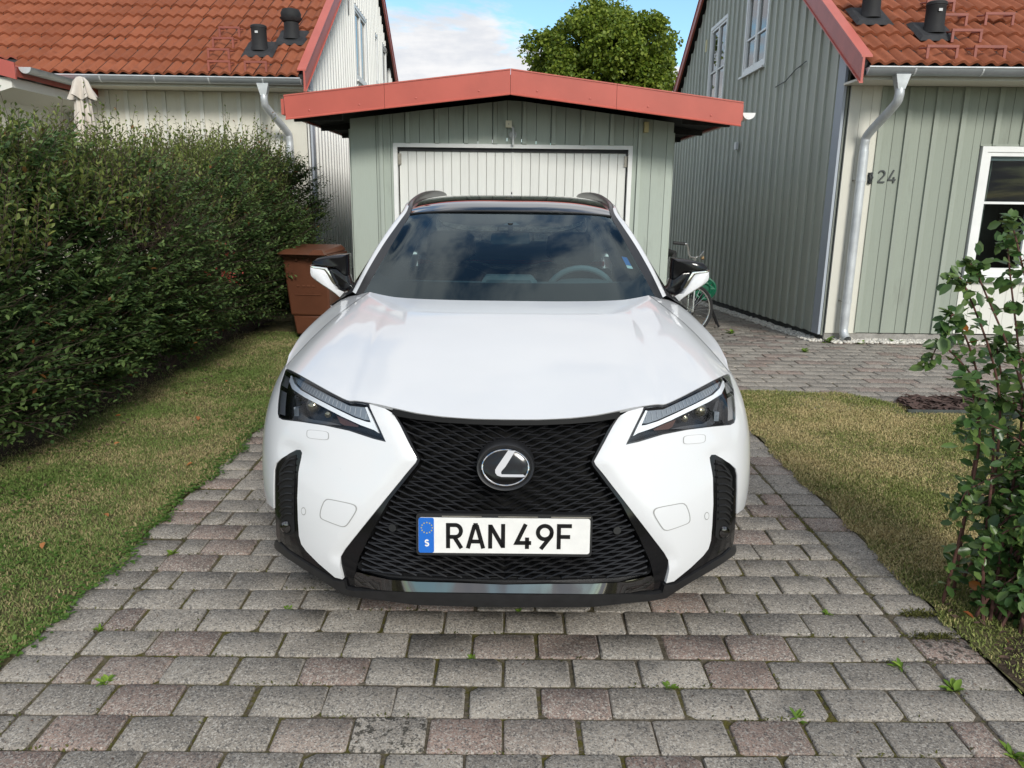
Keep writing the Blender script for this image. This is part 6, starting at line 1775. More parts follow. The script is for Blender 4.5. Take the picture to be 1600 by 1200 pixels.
o = link('foliage', leaf_mesh('foliage', V, 'hedge_leaf'), hedge); o['kind'] = 'stuff'
V = leaf_verts(o4[0] - HO, o4[1], o4[2], o4[3]); o = link('shoots', leaf_mesh('shoots', V, 'hedge_shoot_leaf'), hedge); o['kind'] = 'stuff'
twig_mesh(np.concatenate([t[0] for t in tb]) - HO, np.concatenate([t[1] for t in tb]), np.concatenate([t[2] for t in tb]), .0028, 'twig_bark', 'twigs', hedge)
st_ = MB()
for k in range(70):
    yy = 2.9 + 6.2 * (k + random.random()) / 70; xx = -3.05 + random.uniform(-.2, .15)
    st_.tube([(xx - HO[0], yy - HO[1], -.05), (xx + random.uniform(-.15, .2) - HO[0], yy + random.uniform(-.15, .15) - HO[1], .6), (xx + random.uniform(-.25, .35) - HO[0], yy + random.uniform(-.3, .3) - HO[1], 1.35)], [.016, .012, .006], 5)
o = st_.build('stems', 'twig_bark', hedge); o['kind'] = 'stuff'
# a spray of red leaves and a dead twig tangle in the face
n = 16; yb = rng.normal(6.05, .14, n); zb_ = rng.normal(.98, .13, n)
base = np.stack([hface(yb, zb_) - .02, yb, zb_], 1); di = np.stack([np.full(n, .8), rng.normal(-.2, .4, n), rng.normal(-.3, .4, n)], 1)
q = twigs(base, di, rng.uniform(.10, .22, n), 6, .034)
o = link('red_leaves', leaf_mesh('red_leaves', leaf_verts(q[0] - HO, q[1], q[2], q[3]), 'red_leaf'), hedge); o['kind'] = 'stuff'
n = 260; yb = rng.normal(5.35, .20, n); zb_ = rng.normal(1.25, .13, n)
twig_mesh(np.stack([hface(yb, zb_) - .16, yb, zb_], 1) - HO, np.stack([rng.uniform(.3, 1, n), rng.normal(0, .7, n), rng.normal(.2, .6, n)], 1), rng.uniform(.12, .30, n), .0022, 'twig_bark', 'dead_twigs', hedge)

# ---------------------------------------------------------------- shrub at the right edge
shrub = thing('shrub', 'leafy green shrub with arching branches at the right edge beside the driveway', 'shrub', (1.86, 2.50, 0))
SO = np.array([1.86, 2.50, 0])
tips = [((1.52, 2.45, 1.42), .05), ((1.365, 2.44, 1.22), .12), ((1.45, 2.52, 1.29), .05), ((1.355, 2.42, 1.07), .16), ((1.36, 2.50, .935), .18), ((1.415, 2.38, .90), .10), ((1.53, 2.35, 1.02), .05),
        ((1.485, 2.44, .70), .14), ((1.51, 2.46, .45), .10), ((1.585, 2.42, .29), .06), ((1.66, 2.40, .17), .02), ((1.60, 2.5, .80), .1), ((1.62, 2.40, .62), .08), ((1.68, 2.55, 1.18), .03), ((1.62, 2.6, 1.36), .0), ((1.60, 2.55, .50), .06),
        ((1.58, 2.50, .40), .06), ((1.60, 2.38, .36), .05), ((1.66, 2.30, .45), .03), ((1.70, 2.35, .90), .02), ((1.64, 2.60, 1.0), .03), ((1.74, 2.42, .30), .02)]
for k in range(13):
    tips.append(((rng.uniform(1.78, 2.2), rng.uniform(2.2, 2.8), rng.uniform(.9, 1.5)), .03))
for k in range(13):
    tips.append(((rng.uniform(1.66, 2.2), rng.uniform(2.2, 2.8), rng.uniform(.08, .50)), .02))
for k in range(22):
    a = rng.uniform(0, 2 * np.pi); r = rng.uniform(.05, .42); tips.append(((2.04 + r * math.cos(a), 2.55 + r * math.sin(a) * 1.1, rng.uniform(.25, 1.55)), rng.uniform(0, .06)))
tips = [((t_[0] + .045, t_[1], t_[2]), s_) for t_, s_ in tips]
stems = MB(); LP = []; LD = []; LU = []; LL = []
for k, (tip, sag) in enumerate(tips):
    b = np.array([1.90 + rng.normal(0, .11), 2.52 + rng.normal(0, .11), 0.0]); tp = np.array(tip)
    mid1 = b * .55 + tp * .45 + np.array([.06, 0, .16 + sag]); 
    if tp[2] < .5: mid1[2] = tp[2] + .12
    pts = bez([b, b * .8 + tp * .2 + np.array([.03, 0, .06 * (tp[2] > .4)]), mid1, tp * .8 + mid1 * .2 + np.array([0, 0, sag * .6]), tp], 7)
    m_ = len(pts)
    stems.tube([tuple(np.array(p) - SO) for p in pts], [.0065 - .005 * i / (m_ - 1) for i in range(m_)], 6)
    seglen = [(pts[i + 1] - pts[i]).length for i in range(m_ - 1)]; tot = sum(seglen)
    nl = int(tot * 36); side_s = 1
    for j in range(nl):
        t = .08 + .92 * (j + rng.uniform(0, .8)) / nl; f = t * (m_ - 1); i = min(int(f), m_ - 2)
        p = np.array(pts[i].lerp(pts[i + 1], f - i)); d = np.array((pts[i + 1] - pts[i]).normalized())
        side_s = -side_s; sd = unit(np.cross(d, [0, 0, 1.0]))
        LP.append(p); LD.append(unit(d * .35 + sd * side_s * .85 + rng.normal(0, .28, 3) + np.array([-.05, -.15, .08])))
        LU.append(unit(np.array([-.15, -.35, 1.0]) + rng.normal(0, .35, 3))); LL.append(rng.uniform(.036, .060) * (1 - .3 * t ** 4))
        if rng.random() < .55:   # short side spur with two or three more leaves
            for _ in range(rng.integers(2, 4)):
                LP.append(p + rng.normal(0, .018, 3)); LD.append(unit(rng.normal(0, 1, 3) + np.array([-.1, -.4, .3]))); LU.append(unit(np.array([-.1, -.4, 1.0]) + rng.normal(0, .4, 3))); LL.append(rng.uniform(.032, .056))
LP, LD, LU, LL = map(np.array, (LP, LD, LU, LL))
ratio = LP[:, 0] / LP[:, 1]
score = np.where(ratio < .72, LL / np.linalg.norm(LP - np.array([0, 0, 1.48]), axis=1), 0); pick = np.argsort(-score)[:298]
leaf_objects(shrub, LP[pick] - SO, LD[pick], LU[pick], LL[pick], 'shrub_leaf', .62)
keep = np.ones(len(LP), bool); keep[pick] = False
o = link('foliage', leaf_mesh('foliage', leaf_verts(LP[keep] - SO, LD[keep], LU[keep], LL[keep], .62), 'shrub_leaf'), shrub); o['kind'] = 'stuff'
stems.build('branches', 'red_twig', shrub, smooth=True)

# ---------------------------------------------------------------- maple behind the garage
TP = np.array([3.75, 30.0, 0]); maple = thing('maple_tree', 'large round green maple tree rising behind the garage roof', 'tree', tuple(TP))
tk = MB(); tk.tube(bez([(0, 0, -.2), (.05, 0, 1.5), (-.05, .05, 3.2), (0, 0, 4.6), (.1, 0, 6.6)], 5), [.30 - .011 * i for i in range(21)], 12)
trunk = tk.build('trunk', 'tree_bark', maple, smooth=True)
cl = []; lm = MB()
CC = np.array([-.05, 0, 5.75])
lobes = [(np.array([0, 0, 0.0]), 1.75)]
for k in range(26):                       # the crown is a heap of rounded boughs of different size
    a = 2.4 * k + rng.uniform(-.25, .25); e = -.72 + 1.70 * (k + .5) / 26; q = math.sqrt(max(.05, 1 - e * e))
    rr = rng.uniform(1.45, 1.95); lobes.append((np.array([-.12 + math.cos(a) * q * rr * 1.24, math.sin(a) * q * rr, e * rr * 1.04]), rng.uniform(.65, 1.10)))
for k, (lc, lr) in enumerate(lobes):
    for _ in range(int(26 * lr ** 1.6) + 6):
        d = unit(rng.normal(0, 1, 3) + np.array([0, -.25, .35])); c = CC + lc + d * lr * rng.uniform(.65, 1.0) * np.array([1, 1, .9])
        cl.append((c, rng.uniform(.20, .42)))
    lm.tube(bez([(0, 0, 2.4 + .09 * k), tuple((CC + lc) * .5 + np.array([0, 0, 2.2])), tuple(CC + lc)], 5), [.085 - .0065 * i for i in range(11)], 6)
lm.build('limbs', 'tree_bark', maple, smooth=True)
pos = []; dr = []; up = []; ll = []
for c, r in cl:
    m_ = int(190 * (r / .45) ** 2); q = unit(rng.normal(0, 1, (m_, 3))) * (rng.random((m_, 1)) ** .4) * r * np.array([1.15, 1.15, .75])
    pos.append(c + q); dr.append(unit(q * .6 / r + rng.normal(0, .6, (m_, 3)) + np.array([0, 0, -.35]))); up.append(unit(rng.normal(0, .5, (m_, 3)) + np.array([0, -.1, 1]))); ll.append(rng.uniform(.07, .135, m_))
pos, dr, up, ll = map(np.concatenate, (pos, dr, up, ll))
V = leaf_verts(pos, dr, up, ll, 1.0, .15, .25)
o = link('crown', leaf_mesh('crown', V, 'maple_leaf'), maple); o['kind'] = 'stuff'

# ---------------------------------------------------------------- grass
def blades(name, xs, ys, zf, mat, label, hmin, hmax, lean=.8, wid=.0022, groups=None):
    n = len(xs); a = rng.uniform(0, 2 * np.pi, n); h = rng.uniform(hmin, hmax, n) ; w = rng.uniform(.7, 1.5, n) * wid
    b = np.stack([xs, ys, zf], 1); s_ = np.stack([np.cos(a), np.sin(a), np.zeros(n)], 1)
    le = rng.normal(0, lean, (n, 2)); tip = np.stack([le[:, 0], le[:, 1], np.ones(n)], 1); tip = unit(tip) * h[:, None]
    midp = b + tip * .55 + np.array([0, 0, 1.0]) * (h * .10)[:, None]
    V = np.stack([b - s_ * w[:, None], b + s_ * w[:, None], midp + s_ * (w * .8)[:, None], midp - s_ * (w * .8)[:, None], b + tip, b + tip + s_ * (w * .15)[:, None]], 1)
    F = np.array([[0, 1, 2, 3], [3, 2, 5, 4]])[None] + (np.arange(n) * 6)[:, None, None]
    o = link(name, np_mesh(name, V.reshape(-1, 3), F.reshape(-1, 4), mat))
    return set_props(o, label, 'grass', kind='stuff')
def sample(n, x0, x1, y0, y1, dens):
    x = rng.uniform(x0, x1, n); y = rng.uniform(y0, y1, n); k = rng.random(n) < dens(x, y); return x[k], y[k]
edge_l = lambda y: -1.585 + .020 * np.sin(5 * y) + .018 * np.sin(13 * y + 2) + .012 * np.sin(31 * y)
x, y = sample(420000, -3.1, -1.55, 1.4, 8.3, lambda x, y: np.clip(1.6 / (y * .42), .25, 1) * np.clip((x + 2.95) / .40, .10, 1.0) * (x < edge_l(y)))
k = rng.random(len(x)) < .45 + .55 * (np.sin(9 * x + 4 * y) * np.sin(7 * y - 3 * x) * .5 + .5 + .3 * np.sin(31 * x) * np.sin(27 * y)); x, y = x[k], y[k]
blades('grass', x, y, np.full(len(x), .001), 'grass_left', 'short green lawn grass between the hedge and the driveway', .006, .022, wid=.0020)
er = np.vectorize(lawn_right_edge)
x, y = sample(640000, 1.57, 5.2, 1.2, 5.9, lambda x, y: np.clip(1.7 / (y * .42), .30, 1) * (y < er(x) - .01) * (x > -edge_l(y)) * (x / y < .80) * np.where((x < 2.3) & (y < 2.45), .45, 1.0))
blades('grass', x, y, np.full(len(x), .004), 'grass_right', 'short dry yellowish lawn grass between the driveway and the bark bed', .006, .021, wid=.0020)
# creeping clover along the left paving edge
n = 9000; y = rng.uniform(1.5, 6.5, n); x = edge_l(y) - np.abs(rng.normal(0, .05, n)) + .03
far = np.arange(n) > 2200; x = np.where(far, rng.uniform(-2.7, -1.6, n), x); patch_ = np.sin(5 * x + 2 * y) + np.sin(6.3 * y - 4 * x + 1)
kk = ~far | (patch_ > .35); x, y = x[kk], y[kk]; n = len(x)
q = leaf_verts(np.stack([x, y, rng.uniform(.004, .022, n)], 1), np.stack([rng.normal(0, 1, n), rng.normal(0, 1, n), rng.uniform(-.1, .3, n)], 1), np.tile([0, 0, 1.0], (n, 1)), rng.uniform(.010, .022, n), .8)
set_props(link('clover', leaf_mesh('clover', q, 'clover_leaf')), 'low clover creeping through the left lawn to the paving edge', 'clover', kind='stuff')
# leaf litter and soil under the hedge and the shrub
V = [(-3.6, 9.2, .004), (-3.6, 2.0, .004)] + [(-2.78 + .05 * math.sin(3.1 * k) + .03 * math.sin(7.7 * k), 2.0 + .18 * k, .004) for k in range(41)]
o = mesh('hedge_soil', V, [tuple(range(len(V)))], 'leaf_litter'); o['kind'] = 'structure'
V = [(1.615 + .015 * math.sin(k), 1.0 + k * .12, .009) for k in range(11)] + [(1.72, 2.34, .009), (1.85, 2.40, .009), (2.05, 2.36, .009), (2.3, 2.44, .009), (2.5, 2.3, .009), (2.5, 1.0, .009)]
o = mesh('shrub_soil', V, [tuple(range(len(V)))], 'leaf_litter'); o['kind'] = 'structure'
n = 520; x = np.concatenate([rng.uniform(-3.0, -2.35, 330), rng.uniform(1.62, 2.2, 190)]); y = np.concatenate([rng.uniform(3.0, 8.8, 330), rng.uniform(1.5, 2.7, 190)])
q = leaf_verts(np.stack([x, y, np.full(n, .018)], 1), np.stack([rng.normal(0, 1, n), rng.normal(0, 1, n), rng.normal(0, .15, n)], 1), np.tile([0, 0, 1.0], (n, 1)) + rng.normal(0, .25, (n, 3)), rng.uniform(.016, .034, n))
simple('litter_leaf', (.105, .062, .042), .9, var=.5, scale=50)
set_props(link('leaf_litter', leaf_mesh('leaf_litter', q, 'litter_leaf')), 'brown leaf litter under the hedge and the shrub', 'leaf litter', kind='stuff')

# ---------------------------------------------------------------- weeds in the joints, moss, fallen leaves
def weed_variant(k):
    r = np.random.default_rng(k); m_ = int(r.integers(7, 14)); a = r.uniform(0, 2 * np.pi, m_); e = r.uniform(.15, 1.1, m_)
    d = np.stack([np.cos(a), np.sin(a), e], 1); L = r.uniform(.016, .036, m_)
    return leaf_mesh('weed', leaf_verts(r.normal(0, .003, (m_, 3)), d, np.tile([0, 0, 1.0], (m_, 1)), L, .45 if k % 2 else .30), 'weed_leaf')
WV = [weed_variant(k) for k in range(6)]
wp = [((1.295, 2.206), 1.5, 'bright green rosette weed between pavers by the right edge stones'), ((1.400, 2.095), 1.7, 'yellow-green weed beside the second edge stone in front of the shrub'),
      ((1.404, 1.800), 2.0, 'large leafy weed in the near right corner of the driveway'), ((-1.23, 2.095), 1.5, 'green weed in the left half of the driveway near the lawn'),
      ((-1.404, 2.976), 1.3, 'weed sprout in the left edge joint ahead of the corner vent'), ((-.793, 2.536), 1.0, 'small weed in front of the left end of the black bumper lip'),
      ((.864, 1.950), 1.4, 'pale weed tuft in a joint right of the number plate in the near rows'), ((.513, 2.095), 1.2, 'grassy weed tuft in front of the right half of the grille'),
      ((1.188, 2.536), 1.1, 'weed in a joint below the right end of the bumper lip'), ((.054, 2.536), .8, 'tiny weed in the joint under the middle of the bumper'),
      ((-1.404, 2.389), 1.1, 'weed in the left edge joint in the near rows'), ((-.108, 2.242), .8, 'tiny weed on the joint straight in front of the number plate')]
for i, ((x, y), sc, lab) in enumerate(wp):
    set_props(link('weed', WV[i % 6], None, (x, y, -.005), (0, 0, random.uniform(0, 6)), (sc * .8,) * 3), lab, 'weed', 'weeds in the driveway joints')
# moss cushions and fine weeds filling parts of the joints
n = 16000
row = rng.integers(0, 24, n); y = 1.80 - PY + PY * row + rng.normal(0, .004, n); x = rng.uniform(-1.6, 1.6, n)
m1 = (np.sin(x * 5.1 + row * 1.7) + np.sin(x * 11 + row * 3.1)) > .45
vert = rng.random(n) < .45
xv = np.round(x / (PX / 2)) * (PX / 2) + rng.normal(0, .004, n); yv = 1.80 + PY * (row + rng.random(n))
odd_ok = (np.round(x / (PX / 2)).astype(int) + row) % 2 == 0
x = np.where(vert, xv, x); y = np.where(vert, yv, y); ok = m1 & (~vert | odd_ok)
ok |= (np.abs(np.abs(x) - 1.408) < .012)
x, y = x[ok], y[ok]; n = len(x)
q = leaf_verts(np.stack([x, y, rng.uniform(-.009, .001, n)], 1), np.stack([rng.normal(0, 1, n), rng.normal(0, 1, n), rng.uniform(.2, 1.2, n)], 1), np.tile([0, 0, 1.0], (n, 1)), rng.uniform(.005, .014, n), .45)
m_leaf('moss', (.045, .050, .010), (.13, .125, .030), None, 0, .9, .1)
set_props(link('moss', leaf_mesh('moss', q, 'moss')), 'moss and fine weeds growing along the driveway joints', 'moss', kind='stuff')
n = 900; k = rng.random(n) < .5
x = np.where(k, rng.normal(1.50, .045, n), rng.normal(1.53, .04, n)); y = np.where(k, rng.normal(2.388, .010, n), rng.normal(2.535, .012, n))
q = leaf_verts(np.stack([x, y, rng.uniform(-.006, .008, n)], 1), rng.normal(0, 1, (n, 3)) + np.array([0, 0, .5]), np.tile([0, 0, 1.0], (n, 1)), rng.uniform(.006, .013, n), .5)
set_props(link('moss', leaf_mesh('moss', q, 'moss')), 'cushions of moss on the right edge stones of the driveway', 'moss', kind='stuff')
lf = [(-2.35, 5.5), (-2.05, 4.9), (-1.95, 3.9), (-2.3, 4.3), (-1.72, 4.0), (-2.55, 4.9), (-1.85, 3.3), (-1.95, 3.0), (-2.1, 7.0), (-2.2, 5.9)]
dl = leaf_mesh('fallen_leaf', leaf_verts(np.zeros((1, 3)), np.array([[1., 0, .1]]), np.array([[0, 0, 1.0]]), np.array([.045]), .6, .3, .3), 'dry_leaf')
for x, y in lf:
    set_props(link('fallen_leaf', dl, None, (x, y, .034), (random.uniform(-.3, .3), random.uniform(-.3, .3), random.uniform(0, 6)), (random.uniform(.7, 1.1),) * 3), 'small dry orange leaf lying on the lawn beside the hedge', 'leaf', 'fallen leaves on the left lawn')
lf = [(1.70, 2.30), (1.78, 2.20), (1.66, 2.50), (1.86, 2.42), (1.74, 2.05), (2.05, 2.9), (1.70, 1.95)]
for x, y in lf:
    set_props(link('fallen_leaf', dl, None, (x, y, .036), (random.uniform(-.3, .3), random.uniform(-.3, .3), random.uniform(0, 6)), (random.uniform(.7, 1.0),) * 3), 'small dry leaf on the bare soil under the right shrub', 'leaf', 'fallen leaves under the shrub')
# weeds at the foot of the downpipe of the green house, tufts in the courtyard
for i, ((x, y), sc, lab) in enumerate([((3.42, 8.06), 3.6, 'green weed at the foot of the corner boards beside the downpipe'), ((3.74, 8.00), 2.2, 'low weed just right of the downpipe shoe'), ((4.15, 8.08), 3.2, 'weed tuft at the foot of the green boards beside the white pebbles'),
        ((2.95, 7.5), 2.4, 'weed in the courtyard paving in front of the gable corner'), ((2.60, 8.8), 3.0, 'weed tuft in the passage beside the green gable wall')]):
    set_props(link('weed', WV[i % 6], None, (x, y, ground_h(x, y)), (0, 0, i), (sc, sc, sc * .8)), lab, 'weed', 'weeds near the green house')
n = 1400; x = rng.uniform(-1.6, 1.6, n); y = rng.uniform(1.5, 4.5, n); k = rng.random(n) < .35 + .65 * (np.abs(x) > 1.2)
x, y = x[k], y[k]; n = len(x)
q = leaf_verts(np.stack([x, y, rng.uniform(.001, .003, n)], 1), np.stack([rng.normal(0, 1, n), rng.normal(0, 1, n), rng.normal(0, .1, n)], 1), np.tile([0, 0, 1.0], (n, 1)), rng.uniform(.004, .012, n), .5)
set_props(link('plant_crumbs', leaf_mesh('plant_crumbs', q, 'litter_leaf')), 'crumbs of dry leaves and twigs scattered on the driveway paving', 'debris', kind='stuff')

# ================================================================ bin, bicycles, parasol
simple('bin_brown', (.105, .038, .019), .45, var=.12, scale=4, bump=.05, bscale=40)
simple('bin_lid', (.135, .050, .026), .42, var=.12, scale=4)
wb = thing('wheelie_bin', 'brown two-wheeled refuse bin standing in front of the hedge end', 'bin', (-2.0, 8.02, 0), R(-6))
wb.scale = (.84, .86, .95)
def taper(mb, x0, x1, y0, y1, z0, X0, X1, Y0, Y1, z1):
    mb.add([(x0, y0, z0), (x1, y0, z0), (x1, y1, z0), (x0, y1, z0), (X0, Y0, z1), (X1, Y0, z1), (X1, Y1, z1), (X0, Y1, z1)], CUBE_F); return mb
def bev(o, w, seg=2):
    md = o.modifiers.new('bevel', 'BEVEL'); md.width = w; md.segments = seg; md.limit_method = 'ANGLE'; md.angle_limit = R(30)
    o.data.polygons.foreach_set('use_smooth', [True] * len(o.data.polygons)); o.data.set_sharp_from_angle(angle=R(40)); return o
b_ = taper(MB(), -.245, .245, -.24, .27, .27, -.285, .285, -.315, .335, .915); bev(b_.build('body', 'bin_brown', wb), .025, 3)
b_ = taper(MB(), -.20, .20, -.20, .24, .055, -.225, .225, -.222, .262, .272); bev(b_.build('foot', 'bin_brown', wb), .02)
b_ = MB().box(-.305, .305, -.345, .345, .895, .935); bev(b_.build('rim', 'bin_brown', wb), .012)
b_ = MB(); L_ = [(-.30, -.48, .937), (.30, -.48, .937), (.30, .33, .937), (-.30, .33, .937), (-.27, -.32, .975), (.27, -.32, .975), (.26, .30, 1.005), (-.26, .30, 1.005)]
b_.add(L_, CUBE_F); bev(b_.build('lid', 'bin_lid', wb), .02, 3)
for x in (-.11, .03): MB().prism([(-.345, .90), (-.345, .865), (-.325, .865), (-.318, .90)], .02, 'x', x).build('rib', 'bin_brown', wb)
MB().tube([(-.25, .40, .955), (.25, .40, .955)], .016, 10).build('handle', 'bin_brown', wb, smooth=True)
MB().prism([(.10, .937), (.17, .99), (.27, .99), (.30, .937)], .10, 'y', -.485).build('lid_grip', 'bin_lid', wb)
for x0 in (-.13, -.06, .0, .06): MB().box(x0, x0 + .035, -.2905, -.284, .59, .605).build('emboss', 'bin_lid', wb)
MB().box(-.16, .16, -.2795, -.273, .50, .508).build('emboss_line', 'bin_lid', wb)
for s in (-1, 1):
    w_ = MB().lathe([(.085, -.025), (.10, -.02), (.10, .02), (.085, .025)], 24, 'x', (s * .265, .18, .10)).build('wheel', 'rubber', wb, smooth=True)
    MB().lathe([(.05, -.028), (.05, .028)], 16, 'x', (s * .265, .18, .10)).build('hub', 'satin_black', w_)

simple('bike_black', (.015, .015, .017), .3, coat=.4)
simple('bike_steel', (.62, .62, .60), .25, metal=.9)
simple('bike_grip', (.02, .02, .02), .7)
simple('bike_tan', (.42, .27, .13), .6)
simple('bike_white', (.70, .69, .66), .4)
def ring(mb, c, r, axis, t, n=40, m=8):
    ax = Vector(axis).normalized(); u = ax.cross(Vector((0, 0, 1))).normalized(); v = ax.cross(u)
    mb.tube([Vector(c) + u * r * math.cos(2 * math.pi * k / n) + v * r * math.sin(2 * math.pi * k / n) for k in range(n)], t, m, closed=True)
    return u, v
def wheel(parent, c, r, axis):
    t = MB(); u, v = ring(t, c, r - .016, axis, .017); w_ = t.build('wheel', 'rubber', parent, smooth=True)
    rm = MB(); ring(rm, c, r - .040, axis, .009); rm.build('rim', 'bike_steel', w_, smooth=True)
    sp = MB()
    for k in range(28):
        a = 2 * math.pi * k / 28; b = a + (.5 if k % 2 else -.5)
        sp.tube([Vector(c) + (u * math.cos(b) + v * math.sin(b)) * .02 + Vector(axis).normalized() * (.02 if k % 2 else -.02), Vector(c) + (u * math.cos(a) + v * math.sin(a)) * (r - .04)], .0016, 4)
    o = sp.build('spokes', 'bike_steel', w_); o['kind'] = 'stuff'
    hb = MB(); ax = Vector(axis).normalized(); hb.tube([Vector(c) - ax * .05, Vector(c) + ax * .05], .018, 10); hb.build('hub', 'bike_steel', w_, smooth=True)
    return w_
def bicycle(loc, rz, label):
    b = thing('bicycle', label, 'bicycle', loc, rz, 'bicycles parked beside the garage')
    r = .285; ax_f = Vector((.34, -1, 0)).normalized()       # front wheel turned across
    wheel(b, (.02, 0, r), r, ax_f); wheel(b, (-.10, 1.02, r), r, (1, .06, 0))
    f = MB()
    f.tube([(.03, .07, .66), (-.04, .40, .34)], .017, 8); f.tube([(.03, .06, .74), (-.07, .55, .66)], .014, 8)
    f.tube([(-.04, .40, .34), (-.08, .60, .80)], .016, 8); f.tube([(-.04, .42, .33), (-.10, 1.02, r)], .010, 6); f.tube([(-.08, .56, .66), (-.10, 1.02, r)], .010, 6)
    f.tube([(.03, .05, .60), (.035, .03, .80)], .020, 8)
    f.build('frame', 'bike_black', b, smooth=True)
    side_ = Vector((ax_f.x, ax_f.y, 0))
    fk = MB()
    for s in (-1, 1): fk.tube(bez([(.03, .05, .62), Vector((.03, .03, .56)) + side_ * .05 * s, Vector((.02, 0, r)) + side_ * .055 * s], 5), .011, 8)
    fk.build('fork', 'bike_steel', b, smooth=True)
    hbm = MB(); hbm.tube([(.035, .03, .78), (.04, .02, .86)], .014, 8)
    hbm.tube(bez([(.04, .02, .85), (-.03, -.02, .87), (-.055, -.04, .95), (-.075, -.06, .995), (-.11, -.07, 1.0)], 5), .011, 8)
    hbm.tube(bez([(.04, .02, .85), (.10, .07, .86), (.13, .14, .87), (.17, .22, .84)], 5), .011, 8)
    hbm.tube([(.09, .03, .86), (.13, .02, .92)], .007, 6)
    hbm.build('handlebar', 'bike_steel', b, smooth=True)
    MB().tube([(-.10, -.07, 1.0), (-.225, -.075, 1.012)], .017, 10).build('grip', 'bike_grip', b, smooth=True)
    MB().tube([(.165, .21, .842), (.20, .32, .82)], .017, 10).build('grip', 'bike_tan', b, smooth=True)
    sd = MB(); sd.add([(-.16, .50, .82), (-.02, .50, .82), (-.06, .74, .83), (-.13, .46, .80), (-.17, .74, .84), (.0, .74, .84), (-.20, .78, .87), (.03, .78, .87)], [])
    V = [(-.09 + w * c, .48 + .30 * t, .835 + .03 * t * t + (.03 if c == 0 else 0)) for t, w in ((0, .02), (.3, .03), (.6, .07), (1, .09)) for c in (-1, 0, 1)]
    V += [(x, y, z - .05) for x, y, z in V]
    Fq = [(3 * i + j, 3 * i + j + 1, 3 * i + j + 4, 3 * i + j + 3) for i in range(3) for j in range(2)]
    Fq += [tuple(12 + k for k in f_[::-1]) for f_ in Fq] + [(0, 3, 15, 12), (3, 6, 18, 15), (6, 9, 21, 18), (2, 14, 17, 5), (5, 17, 20, 8), (8, 20, 23, 11), (9, 10, 22, 21), (10, 11, 23, 22), (0, 12, 13, 1), (1, 13, 14, 2)]
    MB().add(V, Fq).build('saddle', 'bike_grip', b, smooth=True, sharp=60)
    MB().tube([(-.05, .03, .70), (-.02, .0, .70)], .04, 12).build('lamp', 'bike_white', b, smooth=True)
    cr_ = MB(); ring(cr_, (-.035, .41, .33), .085, (1, .1, 0), .008, 24, 6); cr_.build('chainring', 'bike_steel', b)
    pd = MB(); pd.tube([(.0, .41, .33), (.03, .43, .20)], .009, 6); pd.tube([(-.07, .41, .33), (-.10, .39, .46)], .009, 6); pd.box(.02, .10, .40, .47, .185, .205); pd.build('crank', 'bike_steel', b)
    return b
bicycle((1.975, 8.34, 0), 0, 'bicycle with turned front wheel behind the right door mirror')
bicycle((1.83, 9.55, ground_h(1.83, 9.55)), R(8), 'bicycle mostly hidden behind the garage corner and the first bicycle')

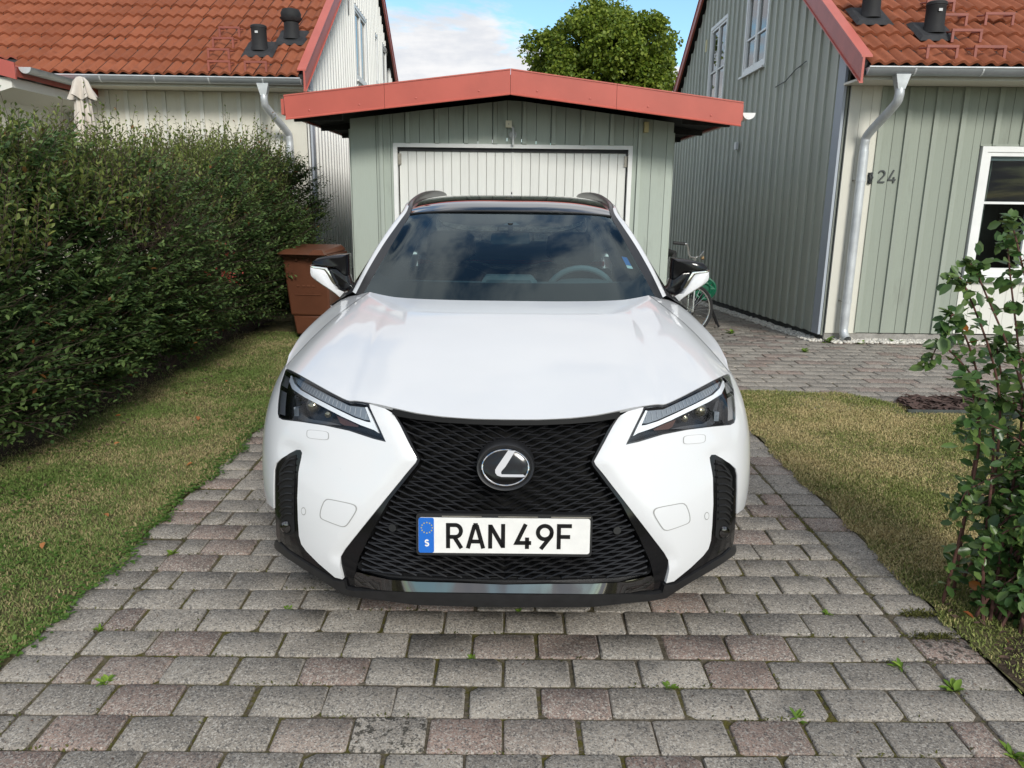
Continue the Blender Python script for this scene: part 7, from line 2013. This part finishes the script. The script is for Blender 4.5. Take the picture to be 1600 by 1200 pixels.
simple('reel_green', (.006, .11, .055), .45, var=.15, scale=10)
hr = thing('hose_reel', 'green slotted plastic reel on the paving behind the bicycle wheel', 'reel', (2.44, 9.55, ground_h(2.44, 9.55)), R(-8))
for y in (-.08, .10):
    d_ = MB()
    for rr in (.125, .07): d_.tube([(rr * math.cos(2 * math.pi * k / 32), y, .48 + rr * math.sin(2 * math.pi * k / 32)) for k in range(32)], .018, 6, closed=True)
    for k in range(7):
        a = 2 * math.pi * k / 7; d_.tube([(.06 * math.cos(a), y, .48 + .06 * math.sin(a)), (.125 * math.cos(a), y, .48 + .125 * math.sin(a))], .020, 6)
    d_.build('flange', 'reel_green', hr, smooth=True)
MB().tube([(0, -.08, .48), (0, .10, .48)], .06, 20).build('drum', 'reel_green', hr, smooth=True)
lg = MB()
for y in (-.10, .12):
    for s in (-1, 1): lg.tube([(0, y, .48), (s * .20, y, .012)], .014, 6)
lg.build('stand', 'bike_black', hr)

def m_fabric():
    m, t, b = new_mat('parasol_fabric'); p = t.pos()
    c = t.mix(t.ramp(t.noise(9, 4, .6, t.scaled(p, (1, 1, .3))), .3, .7), (.50, .44, .38), (.62, .56, .49))
    t.put(b.inputs['Base Color'], c); t.put(b.inputs['Roughness'], .9)
m_fabric()
ps = thing('parasol', 'closed beige parasol standing behind the hedge before the white house', 'parasol', (-4.40, 8.40, 0), 0)
def pleat(prof, n=72, k=9, amp=.35, ph=0.0):
    V = []; F = []
    for (r, z, a_) in prof:
        for i in range(n):
            t = 2 * math.pi * i / n; rr = r * (1 + amp * a_ * math.cos(k * t + ph + 2 * z) + .12 * a_ * math.sin(3 * t + 5 * z))
            V.append((rr * math.cos(t), rr * math.sin(t), z + .02 * a_ * math.sin(5 * t + 7 * z)))
    m_ = len(prof)
    for j in range(m_ - 1):
        for i in range(n): F.append((j * n + i, j * n + (i + 1) % n, (j + 1) * n + (i + 1) % n, (j + 1) * n + i))
    F.append(tuple(range((m_ - 1) * n, m_ * n))); return V, F
V, F = pleat([(.105, 1.05, 1), (.115, 1.3, 1), (.105, 1.7, .9), (.09, 2.05, .8), (.07, 2.35, .6), (.05, 2.50, .3), (.03, 2.56, 0)])
mesh('canopy', V, F, 'parasol_fabric', ps, smooth=True)
V, F = pleat([(.115, 2.40, 1.2), (.10, 2.45, 1.0), (.085, 2.50, .7), (.070, 2.565, .3), (.04, 2.60, .1), (.01, 2.61, 0)], 72, 7, .30, 1.0)
mesh('top_flap', V, F, 'parasol_fabric', ps, smooth=True)
MB().tube([(0, 0, 0), (0, 0, 2.5)], .02, 10).build('pole', 'bike_white', ps, smooth=True)
MB().box(-.25, .25, -.25, .25, 0, .06).build('base', 'plinth_grey', ps)
